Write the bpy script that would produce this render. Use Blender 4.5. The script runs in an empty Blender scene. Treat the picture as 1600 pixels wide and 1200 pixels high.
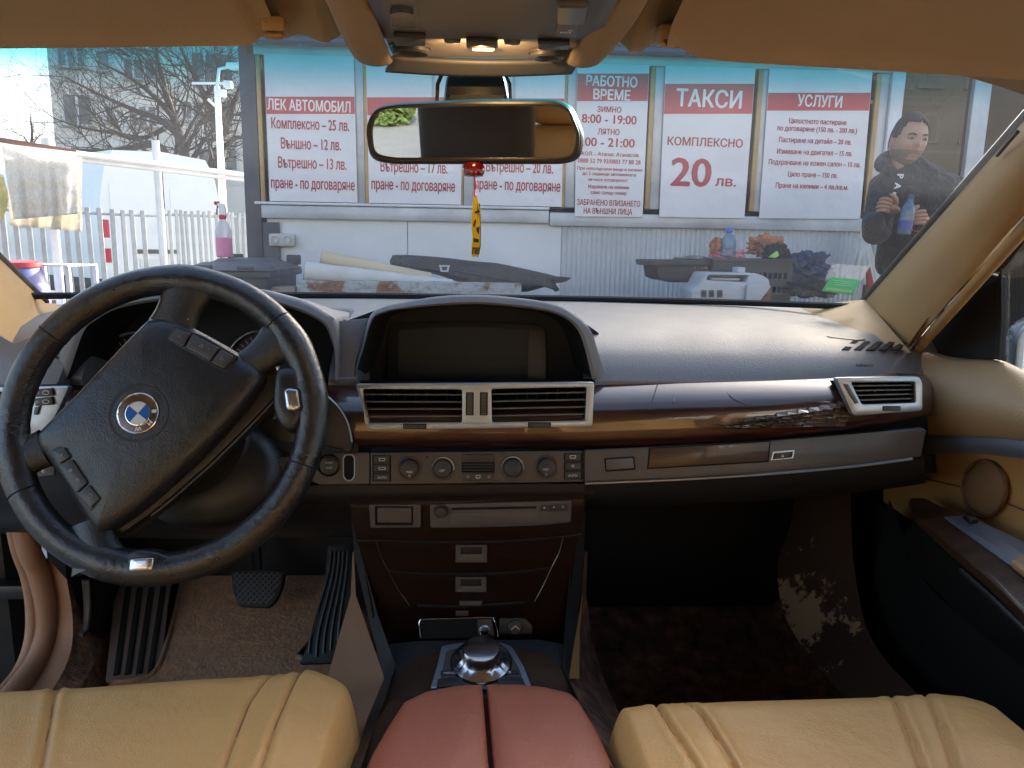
import bpy, bmesh, math, random
from mathutils import Vector, Matrix
random.seed(7)
R_ = math.radians
scene = bpy.context.scene
col = scene.collection

# ------------------------------------------------------------------ camera
FPX, CZ = 1155.0, 1.15
PITCH, YAW, ROLL = 10.4, 2.75, 1.0
cam_d = bpy.data.cameras.new('camera')
cam = bpy.data.objects.new('camera', cam_d)
col.objects.link(cam)
RM = (Matrix.Rotation(R_(-YAW), 3, 'Z') @ Matrix.Rotation(R_(90 - PITCH), 3, 'X') @ Matrix.Rotation(R_(ROLL), 3, 'Z'))
cam.matrix_world = Matrix.Translation((0, 0, CZ)) @ RM.to_4x4()
cam_d.sensor_width = 36.0
cam_d.lens = 36.0 * FPX / 1600.0
cam_d.clip_start = 0.01
cam_d.clip_end = 2000
scene.camera = cam
CO = Vector((0, 0, CZ))

# ------------------------------------------------------------------ light
SUN_EL, SUN_AZ = 21.0, 27.0        # azimuth clockwise from +Y: ahead of us, to the right, behind the kiosk
world = bpy.data.worlds.new('World')
scene.world = world
world.use_nodes = True
wn = world.node_tree
sky = wn.nodes.new('ShaderNodeTexSky')
sky.sky_type = 'NISHITA'
sky.sun_disc = False
sky.sun_elevation = R_(SUN_EL)
sky.sun_rotation = R_(SUN_AZ)
sky.air_density = 1.0
sky.dust_density = 3.5
sky.ozone_density = 1.0
bg = wn.nodes['Background']
bg.inputs['Strength'].default_value = 0.15
wn.links.new(sky.outputs[0], bg.inputs['Color'])
sun_d = bpy.data.lights.new('sun', 'SUN')
sun_d.energy = 3.4
sun_d.angle = R_(0.55)
sun_d.color = (1.0, 0.96, 0.90)
sun = bpy.data.objects.new('sun', sun_d)
col.objects.link(sun)
_el, _az = R_(SUN_EL), R_(SUN_AZ)
sdir = Vector((math.sin(_az) * math.cos(_el), math.cos(_az) * math.cos(_el), math.sin(_el)))
sun.rotation_euler = sdir.to_track_quat('Z', 'Y').to_euler()
scene.view_settings.view_transform = 'Standard'
scene.view_settings.look = 'None'
scene.view_settings.exposure = 2.05
scene.view_settings.gamma = 1.0
scene.view_settings.use_curve_mapping = False
scene.cycles.max_bounces = 12
scene.cycles.transparent_max_bounces = 16
scene.cycles.diffuse_bounces = 5
scene.cycles.glossy_bounces = 5
scene.cycles.sample_clamp_indirect = 6.0
scene.cycles.use_denoising = True
scene.cycles.caustics_reflective = False
scene.cycles.caustics_refractive = False

# ------------------------------------------------------------------ helpers
def ray(px, py):
    return RM @ Vector(((px - 800) / FPX, (600 - py) / FPX, -1.0))
def aty(px, py, y):
    v = ray(px, py); return CO + v * (y / v.y)
def atz(px, py, z):
    v = ray(px, py); return CO + v * ((z - CZ) / v.z)
def atx(px, py, x):
    v = ray(px, py); return CO + v * (x / v.x)

class Fr:
    """a drawing plane: origin o, axes u, v, normal n towards the viewer"""
    def __init__(s, o, u, n):
        s.o = Vector(o); s.n = Vector(n).normalized()
        s.u = (Vector(u) - s.n * Vector(u).dot(s.n)).normalized()
        s.v = s.n.cross(s.u)
    def px(s, x, y, off=0.0):
        d = ray(x, y); o = s.o + s.n * off
        p = CO + d * ((o - CO).dot(s.n) / d.dot(s.n)) - s.o
        return (p.dot(s.u), p.dot(s.v))
    def pxs(s, pts, off=0.0):
        return [s.px(a, b, off) for a, b in pts]
    def w(s, u, v, n=0.0):
        return s.o + s.u * u + s.v * v + s.n * n
    def mat(s):
        m = Matrix.Identity(4)
        for i in range(3):
            m[i][0] = s.u[i]; m[i][1] = s.v[i]; m[i][2] = s.n[i]; m[i][3] = s.o[i]
        return m
    def sub(s, u, v, n=0.0, rot=0.0):
        c, k = math.cos(rot), math.sin(rot)
        return Fr(s.w(u, v, n), s.u * c + s.v * k, s.n)

def tag(o, label=None, cat=None, group=None, kind=None):
    if label: o['label'] = label
    if cat: o['category'] = cat
    if group: o['group'] = group
    if kind: o['kind'] = kind
    return o
def thing(name, loc, label, cat, group=None):
    o = bpy.data.objects.new(name, None)
    o.empty_display_size = 0.05
    col.objects.link(o); o.location = Vector(loc)
    return tag(o, label, cat, group)
def wpos(o):
    p = Vector((0, 0, 0))
    while o is not None:
        p += Vector(o.location); 
        if o.parent is not None: p += o.matrix_parent_inverse.to_translation()
        o = o.parent
    return p
def link(name, me, mat, parent=None, label=None):
    o = bpy.data.objects.new(name, me)
    col.objects.link(o)
    if mat is not None and not me.materials: me.materials.append(mat)
    if parent is not None:
        o.parent = parent
        o.matrix_parent_inverse = Matrix.Translation(-wpos(parent))
    if label: o['label'] = label
    return o
def smooth(me, ang=35):
    me.shade_smooth()
    try: me.set_sharp_from_angle(angle=R_(ang))
    except Exception: pass
def mesh(name, vs, fs, mat, parent=None, sm=35, mats=None, fm=None, label=None):
    me = bpy.data.meshes.new(name)
    me.from_pydata([tuple(v) for v in vs], [], fs)
    if mats:
        for m in mats: me.materials.append(m)
        for i, p in enumerate(me.polygons): p.material_index = fm[i]
    me.validate(); me.update()
    if sm: smooth(me, sm)
    return link(name, me, mat, parent, label)
def from_bm(name, bm, mat, parent=None, sm=35, label=None):
    me = bpy.data.meshes.new(name)
    bmesh.ops.recalc_face_normals(bm, faces=bm.faces)
    bm.to_mesh(me); bm.free()
    if sm: smooth(me, sm)
    return link(name, me, mat, parent, label)
class MB:
    """collects shapes into one mesh"""
    def __init__(s): s.v = []; s.f = []
    def add(s, vs, fs):
        k = len(s.v); s.v += [tuple(v) for v in vs]; s.f += [tuple(i + k for i in f) for f in fs]
    def box(s, a, b, m=None):
        x0, y0, z0 = a; x1, y1, z1 = b
        vs = [Vector(p) for p in ((x0,y0,z0),(x1,y0,z0),(x1,y1,z0),(x0,y1,z0),(x0,y0,z1),(x1,y0,z1),(x1,y1,z1),(x0,y1,z1))]
        if m is not None: vs = [m @ v for v in vs]
        s.add(vs, [(0,3,2,1),(4,5,6,7),(0,1,5,4),(1,2,6,5),(2,3,7,6),(3,0,4,7)])
    def tube(s, pts, rad, seg=8, closed=False, cap=True, flat=1.0, up=None):
        v, f = tube_data(pts, rad, seg, closed, cap, flat, up); s.add(v, f)
    def build(s, name, mat, parent=None, sm=35, label=None):
        return mesh(name, s.v, s.f, mat, parent, sm, label=label)
def tube_data(pts, rad, seg=8, closed=False, cap=True, flat=1.0, up=None):
    pts = [Vector(p) for p in pts]; n = len(pts)
    if not hasattr(rad, '__len__'): rad = [rad] * n
    vs = []; fs = []
    prev = None
    for i, p in enumerate(pts):
        if closed: t = pts[(i + 1) % n] - pts[i - 1]
        else: t = pts[min(i + 1, n - 1)] - pts[max(i - 1, 0)]
        t.normalize()
        if up is not None: a = Vector(up)
        elif prev is not None: a = prev
        else: a = Vector((0, 0, 1)) if abs(t.z) < 0.9 else Vector((0, 1, 0))
        a = (a - t * a.dot(t)).normalized(); b = t.cross(a); prev = a
        for k in range(seg):
            q = 2 * math.pi * k / seg
            vs.append(p + a * (math.cos(q) * rad[i] * flat) + b * (math.sin(q) * rad[i]))
    m = n if closed else n - 1
    for i in range(m):
        j = (i + 1) % n
        for k in range(seg):
            l = (k + 1) % seg
            fs.append((i*seg+k, i*seg+l, j*seg+l, j*seg+k))
    if cap and not closed:
        fs.append(tuple(range(seg - 1, -1, -1))); fs.append(tuple((n-1)*seg + k for k in range(seg)))
    return vs, fs
def tube(name, pts, rad, mat, parent=None, seg=10, closed=False, flat=1.0, up=None, label=None, cap=True):
    v, f = tube_data(pts, rad, seg, closed, cap, flat, up)
    return mesh(name, v, f, mat, parent, 50, label=label)
def box(name, a, b, mat, parent=None, bev=0.0, seg=2, m=None, label=None):
    bm = bmesh.new()
    x0, y0, z0 = a; x1, y1, z1 = b
    vs = [bm.verts.new(p) for p in ((x0,y0,z0),(x1,y0,z0),(x1,y1,z0),(x0,y1,z0),(x0,y0,z1),(x1,y0,z1),(x1,y1,z1),(x0,y1,z1))]
    for f in ((0,3,2,1),(4,5,6,7),(0,1,5,4),(1,2,6,5),(2,3,7,6),(3,0,4,7)): bm.faces.new([vs[i] for i in f])
    if bev: bmesh.ops.bevel(bm, geom=bm.edges[:], offset=bev, segments=seg, profile=0.5, affect='EDGES')
    if m is not None: bm.transform(m)
    return from_bm(name, bm, mat, parent, 35, label)
def rpoly(pts, r, seg=4):
    n = len(pts); out = []
    if not hasattr(r, '__len__'): r = [r] * n
    for i in range(n):
        p = Vector(pts[i]); a = Vector(pts[i - 1]) - p; b = Vector(pts[(i + 1) % n]) - p
        rr = min(r[i], a.length * .49, b.length * .49)
        if rr <= 1e-6: out.append(tuple(p)); continue
        a = p + a.normalized() * rr; b = p + b.normalized() * rr
        for k in range(seg + 1):
            t = k / seg
            out.append(tuple(a * (1 - t) ** 2 + p * (2 * t * (1 - t)) + b * t * t))
    return out
def circ(c, r, n=28, ry=None, a0=0):
    ry = ry or r
    return [(c[0] + r * math.cos(2*math.pi*k/n + a0), c[1] + ry * math.sin(2*math.pi*k/n + a0)) for k in range(n)]
def plate(name, fr, outs, n0, n1, mat, parent=None, bev=0.0, label=None):
    """flat piece with holes: outs[0] outer, others holes, in the frame fr from depth n0 to n1"""
    cu = bpy.data.curves.new(name, 'CURVE'); cu.dimensions = '2D'; cu.fill_mode = 'BOTH'
    for pts in outs:
        sp = cu.splines.new('POLY'); sp.points.add(len(pts) - 1)
        for i, p in enumerate(pts): sp.points[i].co = (p[0], p[1], 0, 1)
        sp.use_cyclic_u = True
    h = (n1 - n0) / 2
    bev = min(bev, h * .95)
    cu.extrude = h - bev; cu.bevel_depth = bev; cu.bevel_resolution = 1; cu.offset = -bev
    ob = bpy.data.objects.new(name, cu)
    me = bpy.data.meshes.new_from_object(ob)
    bpy.data.objects.remove(ob); bpy.data.curves.remove(cu)
    me.transform(fr.mat() @ Matrix.Translation((0, 0, (n0 + n1) / 2)))
    me.materials.clear()
    bm = bmesh.new(); bm.from_mesh(me); bmesh.ops.remove_doubles(bm, verts=bm.verts, dist=1e-6)
    bmesh.ops.recalc_face_normals(bm, faces=bm.faces); bm.to_mesh(me); bm.free()
    me.name = name
    smooth(me, 30)
    return link(name, me, mat, parent, label)
def _raw_text(s, size, ext):
    cu = bpy.data.curves.new('text', 'FONT'); cu.body = s
    cu.size = size; cu.align_x = 'LEFT'; cu.align_y = 'TOP_BASELINE'
    cu.extrude = ext; cu.resolution_u = 3
    ob = bpy.data.objects.new('text', cu)
    me = bpy.data.meshes.new_from_object(ob)
    bpy.data.objects.remove(ob); bpy.data.curves.remove(cu)
    me.materials.clear()
    return me
_adv = {}
def _width(s):
    me = _raw_text(s, 1.0, 0); xs = [v.co.x for v in me.vertices]; bpy.data.meshes.remove(me)
    return (min(xs), max(xs))
def advance(c):
    if c not in _adv:
        a = _width('I' + c + 'I'); b = _width('II'); _adv[c] = (a[1] - a[0]) - (b[1] - b[0])
    return _adv[c]
SMALL = {'н': 'Н', 'ъ': 'Ъ', 'ь': 'Ь', 'ы': 'Ы'}     # drawn as reduced capitals: their outlines fill cleanly
def text_me(s, h, bold=0.0, sx=1.0, ext=0.0002, align='CENTER', space=1.0):
    size = h / 0.727
    if any(c in SMALL for c in s):
        bm = bmesh.new(); x = 0.0; run = ''
        def flush(run, x):
            if run.strip():
                lead = len(run) - len(run.lstrip())
                m2 = _raw_text(run, size, ext); m2.transform(Matrix.Translation((x, 0, 0))); bm.from_mesh(m2); bpy.data.meshes.remove(m2)
            return x + sum(advance(c) for c in run) * size
        for c in s:
            if c in SMALL:
                x = flush(run, x); run = ''
                m2 = _raw_text(SMALL[c], size * .755, ext); m2.transform(Matrix.Translation((x, 0, 0))); bm.from_mesh(m2); bpy.data.meshes.remove(m2)
                x += advance(SMALL[c]) * size * .755
            else: run += c
        flush(run, x)
        me = bpy.data.meshes.new('text'); bm.to_mesh(me); bm.free()
    else: me = _raw_text(s, size, ext)
    xs = [v.co.x for v in me.vertices]
    me.transform(Matrix.Translation((-(min(xs) + max(xs)) / 2, -h / 2, 0)))
    if bold:
        bm = bmesh.new(); k = 0
        for dx, dy in ((-1, 0), (1, 0), (0, .6), (0, -.6)):
            m2 = me.copy(); m2.transform(Matrix.Translation((dx * bold * h, dy * bold * h, k * .00006))); bm.from_mesh(m2); bpy.data.meshes.remove(m2); k += 1
        bm.to_mesh(me); bm.free()
    return me
def letters(name, items, mat, parent=None, label=None):
    """items: (frame, text, u, v, height, sx, bold, n, rot, width or None); one object per line of text"""
    o = None
    for it in items:
        fr, s, u, v, h = it[:5]
        sx, bold, n, rot, wid = (list(it[5:]) + [1.0, 0.0, 0.0005, 0.0, None][len(it) - 5:])[:5]
        me = text_me(s, h, bold, 1.0)
        if wid:
            xs = [q.co.x for q in me.vertices]; sx = wid / max(1e-6, max(xs) - min(xs))
        me.transform(fr.sub(u, v, n, rot).mat() @ Matrix.Diagonal((sx, 1, 1, 1)))
        me.name = name
        o = link(name, me, mat, parent, label)
    return o
def dome(name, fr, pts, prof, mat, parent=None, c=None, label=None, sm=60, base=None):
    """outline pts in fr; prof = [(scale, height), ...] from rim to crown"""
    c = Vector(c) if c else sum((Vector(p) for p in pts), Vector((0, 0))) / len(pts)
    vs = []; n = len(pts)
    for s, h in prof:
        for p in pts:
            q = c + (Vector(p) - c) * s
            vs.append(fr.w(q.x, q.y, h))
    fs = []
    for i in range(len(prof) - 1):
        for k in range(n):
            l = (k + 1) % n
            fs.append((i*n+k, i*n+l, (i+1)*n+l, (i+1)*n+k))
    vs.append(fr.w(c.x, c.y, prof[-1][1])); m = len(vs) - 1; i = len(prof) - 1
    for k in range(n): fs.append((i*n+k, i*n+(k+1)%n, m))
    return mesh(name, vs, fs, mat, parent, sm, label=label)
def lathe(name, fr, prof, mat, parent=None, seg=28, label=None, sm=40):
    vs = []
    for r, h in prof:
        for k in range(seg):
            a = 2*math.pi*k/seg; vs.append(fr.w(r*math.cos(a), r*math.sin(a), h))
    fs = []
    for i in range(len(prof) - 1):
        for k in range(seg):
            l = (k+1) % seg; fs.append((i*seg+k, i*seg+l, (i+1)*seg+l, (i+1)*seg+k))
    fs.append(tuple((len(prof)-1)*seg + k for k in range(seg)))
    fs.append(tuple(range(seg - 1, -1, -1)))
    return mesh(name, vs, fs, mat, parent, sm, label=label)
def cat(pts, n=6, closed=False):
    """Catmull-Rom through pts"""
    P = [Vector(p) for p in pts]; out = []; m = len(P)
    rng = range(m) if closed else range(m - 1)
    for i in rng:
        if closed: a, b, c, d = P[i-1], P[i], P[(i+1) % m], P[(i+2) % m]
        else: a, b, c, d = P[max(i-1, 0)], P[i], P[i+1], P[min(i+2, m-1)]
        for k in range(n):
            t = k / n
            out.append(0.5 * ((2*b) + (c-a)*t + (2*a-5*b+4*c-d)*t*t + (3*b-a-3*c+d)*t**3))
    if not closed: out.append(P[-1].copy())
    return out
def grid(name, rows, mat, parent=None, thick=0.0, sm=60, label=None, flip=False):
    """rows: list of equal-length lists of points"""
    n = len(rows[0]); vs = [p for r in rows for p in r]; fs = []
    for i in range(len(rows) - 1):
        for k in range(n - 1):
            f = (i*n+k, i*n+k+1, (i+1)*n+k+1, (i+1)*n+k)
            fs.append(f[::-1] if flip else f)
    o = mesh(name, vs, fs, mat, parent, sm, label=label)
    if thick:
        md = o.modifiers.new('solid', 'SOLIDIFY'); md.thickness = thick; md.offset = -1
    return o
def lerp(a, b, t): return a + (b - a) * t
def interp(tab, x):
    if x <= tab[0][0]: return tab[0][1]
    for (a, b), (c, d) in zip(tab, tab[1:]):
        if x <= c: return b + (d - b) * (x - a) / (c - a)
    return tab[-1][1]
def sstep(a, b, x):
    t = min(1, max(0, (x - a) / (b - a))); return t*t*(3-2*t)

# ------------------------------------------------------------------ materials
def mat(name, c, rough=0.5, metal=0.0, bump=None, var=None, coat=0.0, spec=0.5, emit=None, sheen=0.0, rvar=0.0, bump2=None, stretch=None):
    """bump=(scale, strength[, kind]); var=(scale, colour2, low, high)"""
    m = bpy.data.materials.new(name); m.use_nodes = True
    nt = m.node_tree; N = nt.nodes; L = nt.links; P = N['Principled BSDF']
    P.inputs['Base Color'].default_value = (*c, 1); P.inputs['Roughness'].default_value = rough
    P.inputs['Metallic'].default_value = metal; P.inputs['Specular IOR Level'].default_value = spec
    if coat: P.inputs['Coat Weight'].default_value = coat; P.inputs['Coat Roughness'].default_value = 0.03
    if sheen: P.inputs['Sheen Weight'].default_value = sheen
    if emit: P.inputs['Emission Color'].default_value = (*emit[0], 1); P.inputs['Emission Strength'].default_value = emit[1]
    tc = N.new('ShaderNodeTexCoord'); src = tc.outputs['Object']
    if stretch:
        mp = N.new('ShaderNodeMapping'); mp.inputs['Scale'].default_value = stretch
        L.new(src, mp.inputs[0]); ssrc = mp.outputs[0]
    else: ssrc = src
    if var is None: var = (9.0, tuple(min(1, x * 0.82) for x in c), 0.35, 0.7)
    nz = N.new('ShaderNodeTexNoise'); nz.inputs['Scale'].default_value = var[0]; nz.inputs['Detail'].default_value = 6
    nz.inputs['Roughness'].default_value = 0.6
    L.new(ssrc, nz.inputs['Vector'])
    rp = N.new('ShaderNodeMapRange'); rp.inputs[1].default_value = var[2]; rp.inputs[2].default_value = var[3]
    L.new(nz.outputs[0], rp.inputs[0])
    mx = N.new('ShaderNodeMix'); mx.data_type = 'RGBA'
    mx.inputs[6].default_value = (*c, 1); mx.inputs[7].default_value = (*var[1], 1)
    L.new(rp.outputs[0], mx.inputs[0]); L.new(mx.outputs[2], P.inputs['Base Color'])
    if rvar:
        n2 = N.new('ShaderNodeTexNoise'); n2.inputs['Scale'].default_value = 14; n2.inputs['Detail'].default_value = 5
        L.new(src, n2.inputs['Vector'])
        r2 = N.new('ShaderNodeMapRange'); r2.inputs[3].default_value = max(0.02, rough - rvar); r2.inputs[4].default_value = rough + rvar
        r2.inputs[1].default_value = .3; r2.inputs[2].default_value = .7
        L.new(n2.outputs[0], r2.inputs[0]); L.new(r2.outputs[0], P.inputs['Roughness'])
    last = None
    for bp in (bump, bump2):
        if not bp: continue
        kind = bp[2] if len(bp) > 2 else 'noise'
        if kind == 'voronoi':
            t = N.new('ShaderNodeTexVoronoi'); t.inputs['Scale'].default_value = bp[0]; out = t.outputs[0]
            t.feature = 'SMOOTH_F1'
        elif kind == 'wave':
            t = N.new('ShaderNodeTexWave'); t.inputs['Scale'].default_value = bp[0]; t.inputs['Distortion'].default_value = 0; out = t.outputs['Fac']
        else:
            t = N.new('ShaderNodeTexNoise'); t.inputs['Scale'].default_value = bp[0]; t.inputs['Detail'].default_value = 3; out = t.outputs[0]
        L.new(ssrc if kind == 'wave' else src, t.inputs['Vector'])
        b = N.new('ShaderNodeBump'); b.inputs['Strength'].default_value = bp[1]; b.inputs['Distance'].default_value = 1.0 / bp[0]
        L.new(out, b.inputs['Height'])
        if last is not None: L.new(last.outputs[0], b.inputs['Normal'])
        last = b
    if last is not None: L.new(last.outputs[0], P.inputs['Normal'])
    return m
def glass(name, tint=(0.93, 0.96, 0.95), refl=1.0, rough=0.0, band=None, dust=0.0, opac=None, ior=1.45):
    """thin pane: transparent + fresnel reflection; band=(z0, z1, colour, y0, y1...) coloured shade band in object z"""
    m = bpy.data.materials.new(name); m.use_nodes = True
    nt = m.node_tree; N = nt.nodes; L = nt.links
    for n in list(N): N.remove(n)
    out = N.new('ShaderNodeOutputMaterial')
    tr = N.new('ShaderNodeBsdfTransparent'); tr.inputs[0].default_value = (*tint, 1)
    gl = N.new('ShaderNodeBsdfGlossy'); gl.inputs['Roughness'].default_value = rough
    fr = N.new('ShaderNodeFresnel'); fr.inputs[0].default_value = ior
    fm = N.new('ShaderNodeMath'); fm.operation = 'MULTIPLY'; fm.inputs[1].default_value = refl
    ge = N.new('ShaderNodeNewGeometry'); io = N.new('ShaderNodeMapRange'); io.inputs[3].default_value = ior; io.inputs[4].default_value = 1 / ior
    L.new(ge.outputs['Backfacing'], io.inputs[0]); L.new(io.outputs[0], fr.inputs[0])
    L.new(fr.outputs[0], fm.inputs[0])
    mx = N.new('ShaderNodeMixShader'); L.new(fm.outputs[0], mx.inputs[0]); L.new(tr.outputs[0], mx.inputs[1]); L.new(gl.outputs[0], mx.inputs[2])
    res = mx
    if band:
        tc = N.new('ShaderNodeTexCoord'); sp = N.new('ShaderNodeSeparateXYZ'); L.new(tc.outputs['Object'], sp.inputs[0])
        mr = N.new('ShaderNodeMapRange'); mr.interpolation_type = 'SMOOTHSTEP'
        mr.inputs[1].default_value = band[0]; mr.inputs[2].default_value = band[1]; L.new(sp.outputs[2], mr.inputs[0])
        cm = N.new('ShaderNodeMix'); cm.data_type = 'RGBA'; cm.inputs[6].default_value = (*tint, 1); cm.inputs[7].default_value = (*band[2], 1)
        L.new(mr.outputs[0], cm.inputs[0]); L.new(cm.outputs[2], tr.inputs[0])
    if dust:
        tc = N.new('ShaderNodeTexCoord'); nz = N.new('ShaderNodeTexNoise'); nz.inputs['Scale'].default_value = 5; nz.inputs['Detail'].default_value = 8
        L.new(tc.outputs['Object'], nz.inputs['Vector'])
        mr = N.new('ShaderNodeMapRange'); mr.inputs[1].default_value = .35; mr.inputs[2].default_value = .7
        mr.inputs[3].default_value = dust * .6; mr.inputs[4].default_value = dust * 1.4; L.new(nz.outputs[0], mr.inputs[0])
        df = N.new('ShaderNodeBsdfTranslucent'); df.inputs[0].default_value = (.9, .9, .92, 1)
        m2 = N.new('ShaderNodeMixShader'); L.new(mr.outputs[0], m2.inputs[0]); L.new(res.outputs[0], m2.inputs[1]); L.new(df.outputs[0], m2.inputs[2]); res = m2
    if opac:
        df = N.new('ShaderNodeBsdfDiffuse'); df.inputs[0].default_value = (*opac[0], 1)
        m2 = N.new('ShaderNodeMixShader'); m2.inputs[0].default_value = opac[1]; L.new(res.outputs[0], m2.inputs[1]); L.new(df.outputs[0], m2.inputs[2]); res = m2
    L.new(res.outputs[0], out.inputs[0])
    return m
def wood_mat(name, c1, c2, coat=1.0, rough=.3, rot=False):
    m = bpy.data.materials.new(name); m.use_nodes = True
    nt = m.node_tree; N = nt.nodes; L = nt.links; P = N['Principled BSDF']
    tc = N.new('ShaderNodeTexCoord'); mp = N.new('ShaderNodeMapping')
    mp.inputs['Scale'].default_value = (3, 9, 28) if not rot else (20, 3, 20)
    L.new(tc.outputs['Object'], mp.inputs[0])
    n1 = N.new('ShaderNodeTexNoise'); n1.inputs['Scale'].default_value = 1.6; n1.inputs['Detail'].default_value = 8; n1.inputs['Distortion'].default_value = 1.6
    L.new(mp.outputs[0], n1.inputs['Vector'])
    cr = N.new('ShaderNodeValToRGB'); e = cr.color_ramp.elements
    e[0].position = .34; e[0].color = (*c1, 1); e[1].position = .66; e[1].color = (*c2, 1)
    L.new(n1.outputs[0], cr.inputs[0]); L.new(cr.outputs[0], P.inputs['Base Color'])
    P.inputs['Roughness'].default_value = rough
    P.inputs['Coat Weight'].default_value = coat; P.inputs['Coat Roughness'].default_value = 0.02
    return m
M = {}
M['dash'] = mat('dash_black_vinyl', (.17, .17, .172), .44, bump=(620, .28, 'voronoi'), bump2=(1600, .15), var=(3, (.145, .145, .147), .3, .7), rvar=.05, spec=.6)
M['hood'] = mat('hood_grey_vinyl', (.20, .205, .215), .5, bump=(700, .25, 'voronoi'), rvar=.05)
M['black'] = mat('black_plastic', (.012, .012, .013), .42, bump=(900, .12), rvar=.06)
M['matte'] = mat('matt_black', (.008, .008, .009), .75, bump=(700, .2))
M['leather_black'] = mat('black_leather', (.011, .012, .015), .36, bump=(700, .22, 'voronoi'), bump2=(60, .05), var=(30, (.018, .019, .022), .4, .75), rvar=.08, spec=.6)
M['leather_worn'] = mat('worn_black_leather', (.011, .011, .012), .30, bump=(700, .25), bump2=(90, .12), var=(60, (.026, .025, .025), .45, .75), rvar=.1, spec=.7)
M['tan'] = mat('tan_leather', (.64, .36, .125), .46, bump=(600, .25, 'voronoi'), bump2=(22, .10), var=(5, (.58, .325, .11), .3, .75), rvar=.06)
M['tan_trim'] = mat('tan_trim', (.44, .265, .10), .55, bump=(700, .25, 'voronoi'), var=(6, (.39, .24, .10), .3, .7), rvar=.05)
M['tan_dull'] = mat('brown_tunnel_trim', (.34, .185, .105), .6, bump=(700, .25, 'voronoi'), var=(6, (.29, .155, .09), .3, .7), rvar=.05)
M['tread'] = mat('pedal_tread', (.06, .06, .065), .4)
M['head'] = mat('headliner_fabric', (.31, .25, .17), .92, bump=(1500, .5), var=(10, (.28, .225, .152), .35, .65), sheen=.2)
M['red_leather'] = mat('red_brown_leather', (.46, .15, .085), .42, bump=(620, .30, 'voronoi'), bump2=(30, .05), var=(9, (.40, .125, .07), .35, .7), rvar=.06)
M['carpet'] = mat('brown_carpet', (.46, .245, .125), .97, bump=(900, 1.0), bump2=(120, .6), var=(45, (.28, .17, .10), .35, .7), sheen=.3)
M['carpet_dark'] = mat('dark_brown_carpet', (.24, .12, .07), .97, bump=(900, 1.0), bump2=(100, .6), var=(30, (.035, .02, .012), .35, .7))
M['grey_trim'] = mat('grey_brown_trim', (.088, .079, .074), .42, bump=(1200, .12), rvar=.04)
M['silver'] = mat('satin_silver', (.40, .46, .53), .38, metal=.75, bump=(900, .05), rvar=.05)
M['alu'] = mat('brushed_aluminium', (.60, .62, .66), .24, metal=1.0, rvar=.08, bump=(300, .04))
M['chrome'] = mat('chrome', (.8, .8, .82), .08, metal=1.0)
M['rubber'] = mat('black_rubber', (.012, .012, .012), .65, bump=(500, .3))
M['wood'] = wood_mat('dark_burl_wood', (.012, .003, .0018), (.062, .016, .008))
M['wood_dark'] = wood_mat('dark_stack_wood', (.005, .002, .0012), (.016, .0045, .002), coat=.10, rough=.5)
M['wood_dark'].node_tree.nodes['Principled BSDF'].inputs['Specular IOR Level'].default_value = .15
M['wood_dull'] = wood_mat('dull_wood', (.03, .014, .007), (.07, .033, .016), coat=.25, rough=.45)
M['white_print'] = mat('white_print', (.62, .62, .60), .6)
M['blue_print'] = mat('blue_print', (.03, .06, .35), .5)
M['red_print'] = mat('red_print', (.25, .02, .02), .5)
# ================================================================== OUTSIDE
M['asphalt'] = mat('dusty_asphalt', (.30, .295, .28), .9, bump=(60, .5), var=(1.3, (.22, .217, .205), .3, .7))
M['concrete'] = mat('facade_concrete', (.68, .63, .55), .85, bump=(30, .3), var=(.35, (.54, .50, .44), .3, .7))
M['concrete2'] = mat('facade_render', (.34, .31, .26), .85, bump=(30, .3), var=(.5, (.25, .23, .19), .3, .7))
M['wglass'] = mat('window_glass_dark', (.05, .055, .06), .2, var=(.8, (.16, .16, .15), .4, .6))
M['wframe'] = mat('window_frame_white', (.55, .54, .52), .6)
M['white_paint'] = mat('white_paint', (.72, .73, .73), .5, var=(3, (.62, .62, .61), .4, .7))
M['white_metal'] = mat('white_metal', (.66, .68, .68), .45, var=(2, (.52, .53, .53), .4, .75), rvar=.1)
M['galv'] = mat('galvanised_steel', (.42, .44, .45), .45, metal=.3, var=(8, (.30, .31, .32), .4, .7))
M['bark'] = mat('bark', (.035, .028, .023), .9, bump=(25, .6), var=(6, (.04, .032, .026), .3, .7))
M['ksheet'] = mat('kiosk_sheet', (.58, .60, .635), .5, var=(1.6, (.46, .475, .50), .35, .75), rvar=.1, bump=(3, .04))
M['kribs'] = mat('kiosk_ribbed_sheet', (.60, .62, .655), .45, var=(1.6, (.38, .40, .43), .35, .75), bump=(11.5, .55, 'wave'), rvar=.08)
M['kalu'] = mat('kiosk_aluminium', (.42, .45, .49), .42, metal=.25, var=(4, (.25, .27, .30), .35, .75))
M['kpost'] = mat('kiosk_post', (.55, .58, .62), .4, var=(4, (.42, .44, .48), .35, .75))
M['navy'] = mat('navy_steel', (.018, .028, .045), .4, var=(4, (.03, .04, .055), .4, .7))
M['bluefascia'] = mat('blue_fascia', (.008, .085, .20), .4, var=(2, (.006, .07, .17), .4, .7))
M['ochre'] = mat('ochre_bead', (.42, .27, .10), .6, var=(12, (.30, .19, .075), .35, .7))
M['paper'] = mat('poster_paper', (.60, .61, .66), .4, var=(1.5, (.55, .56, .60), .3, .7), bump=(5, .12))
M['paper_red'] = mat('poster_red', (.46, .055, .07), .45, var=(3, (.38, .045, .055), .3, .7))
M['ink_red'] = mat('ink_red', (.36, .02, .04), .5)
M['ink_white'] = mat('ink_white', (.72, .70, .72), .5)
M['wcanopy'] = mat('canopy_sheet', (.5, .52, .54), .5)

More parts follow.
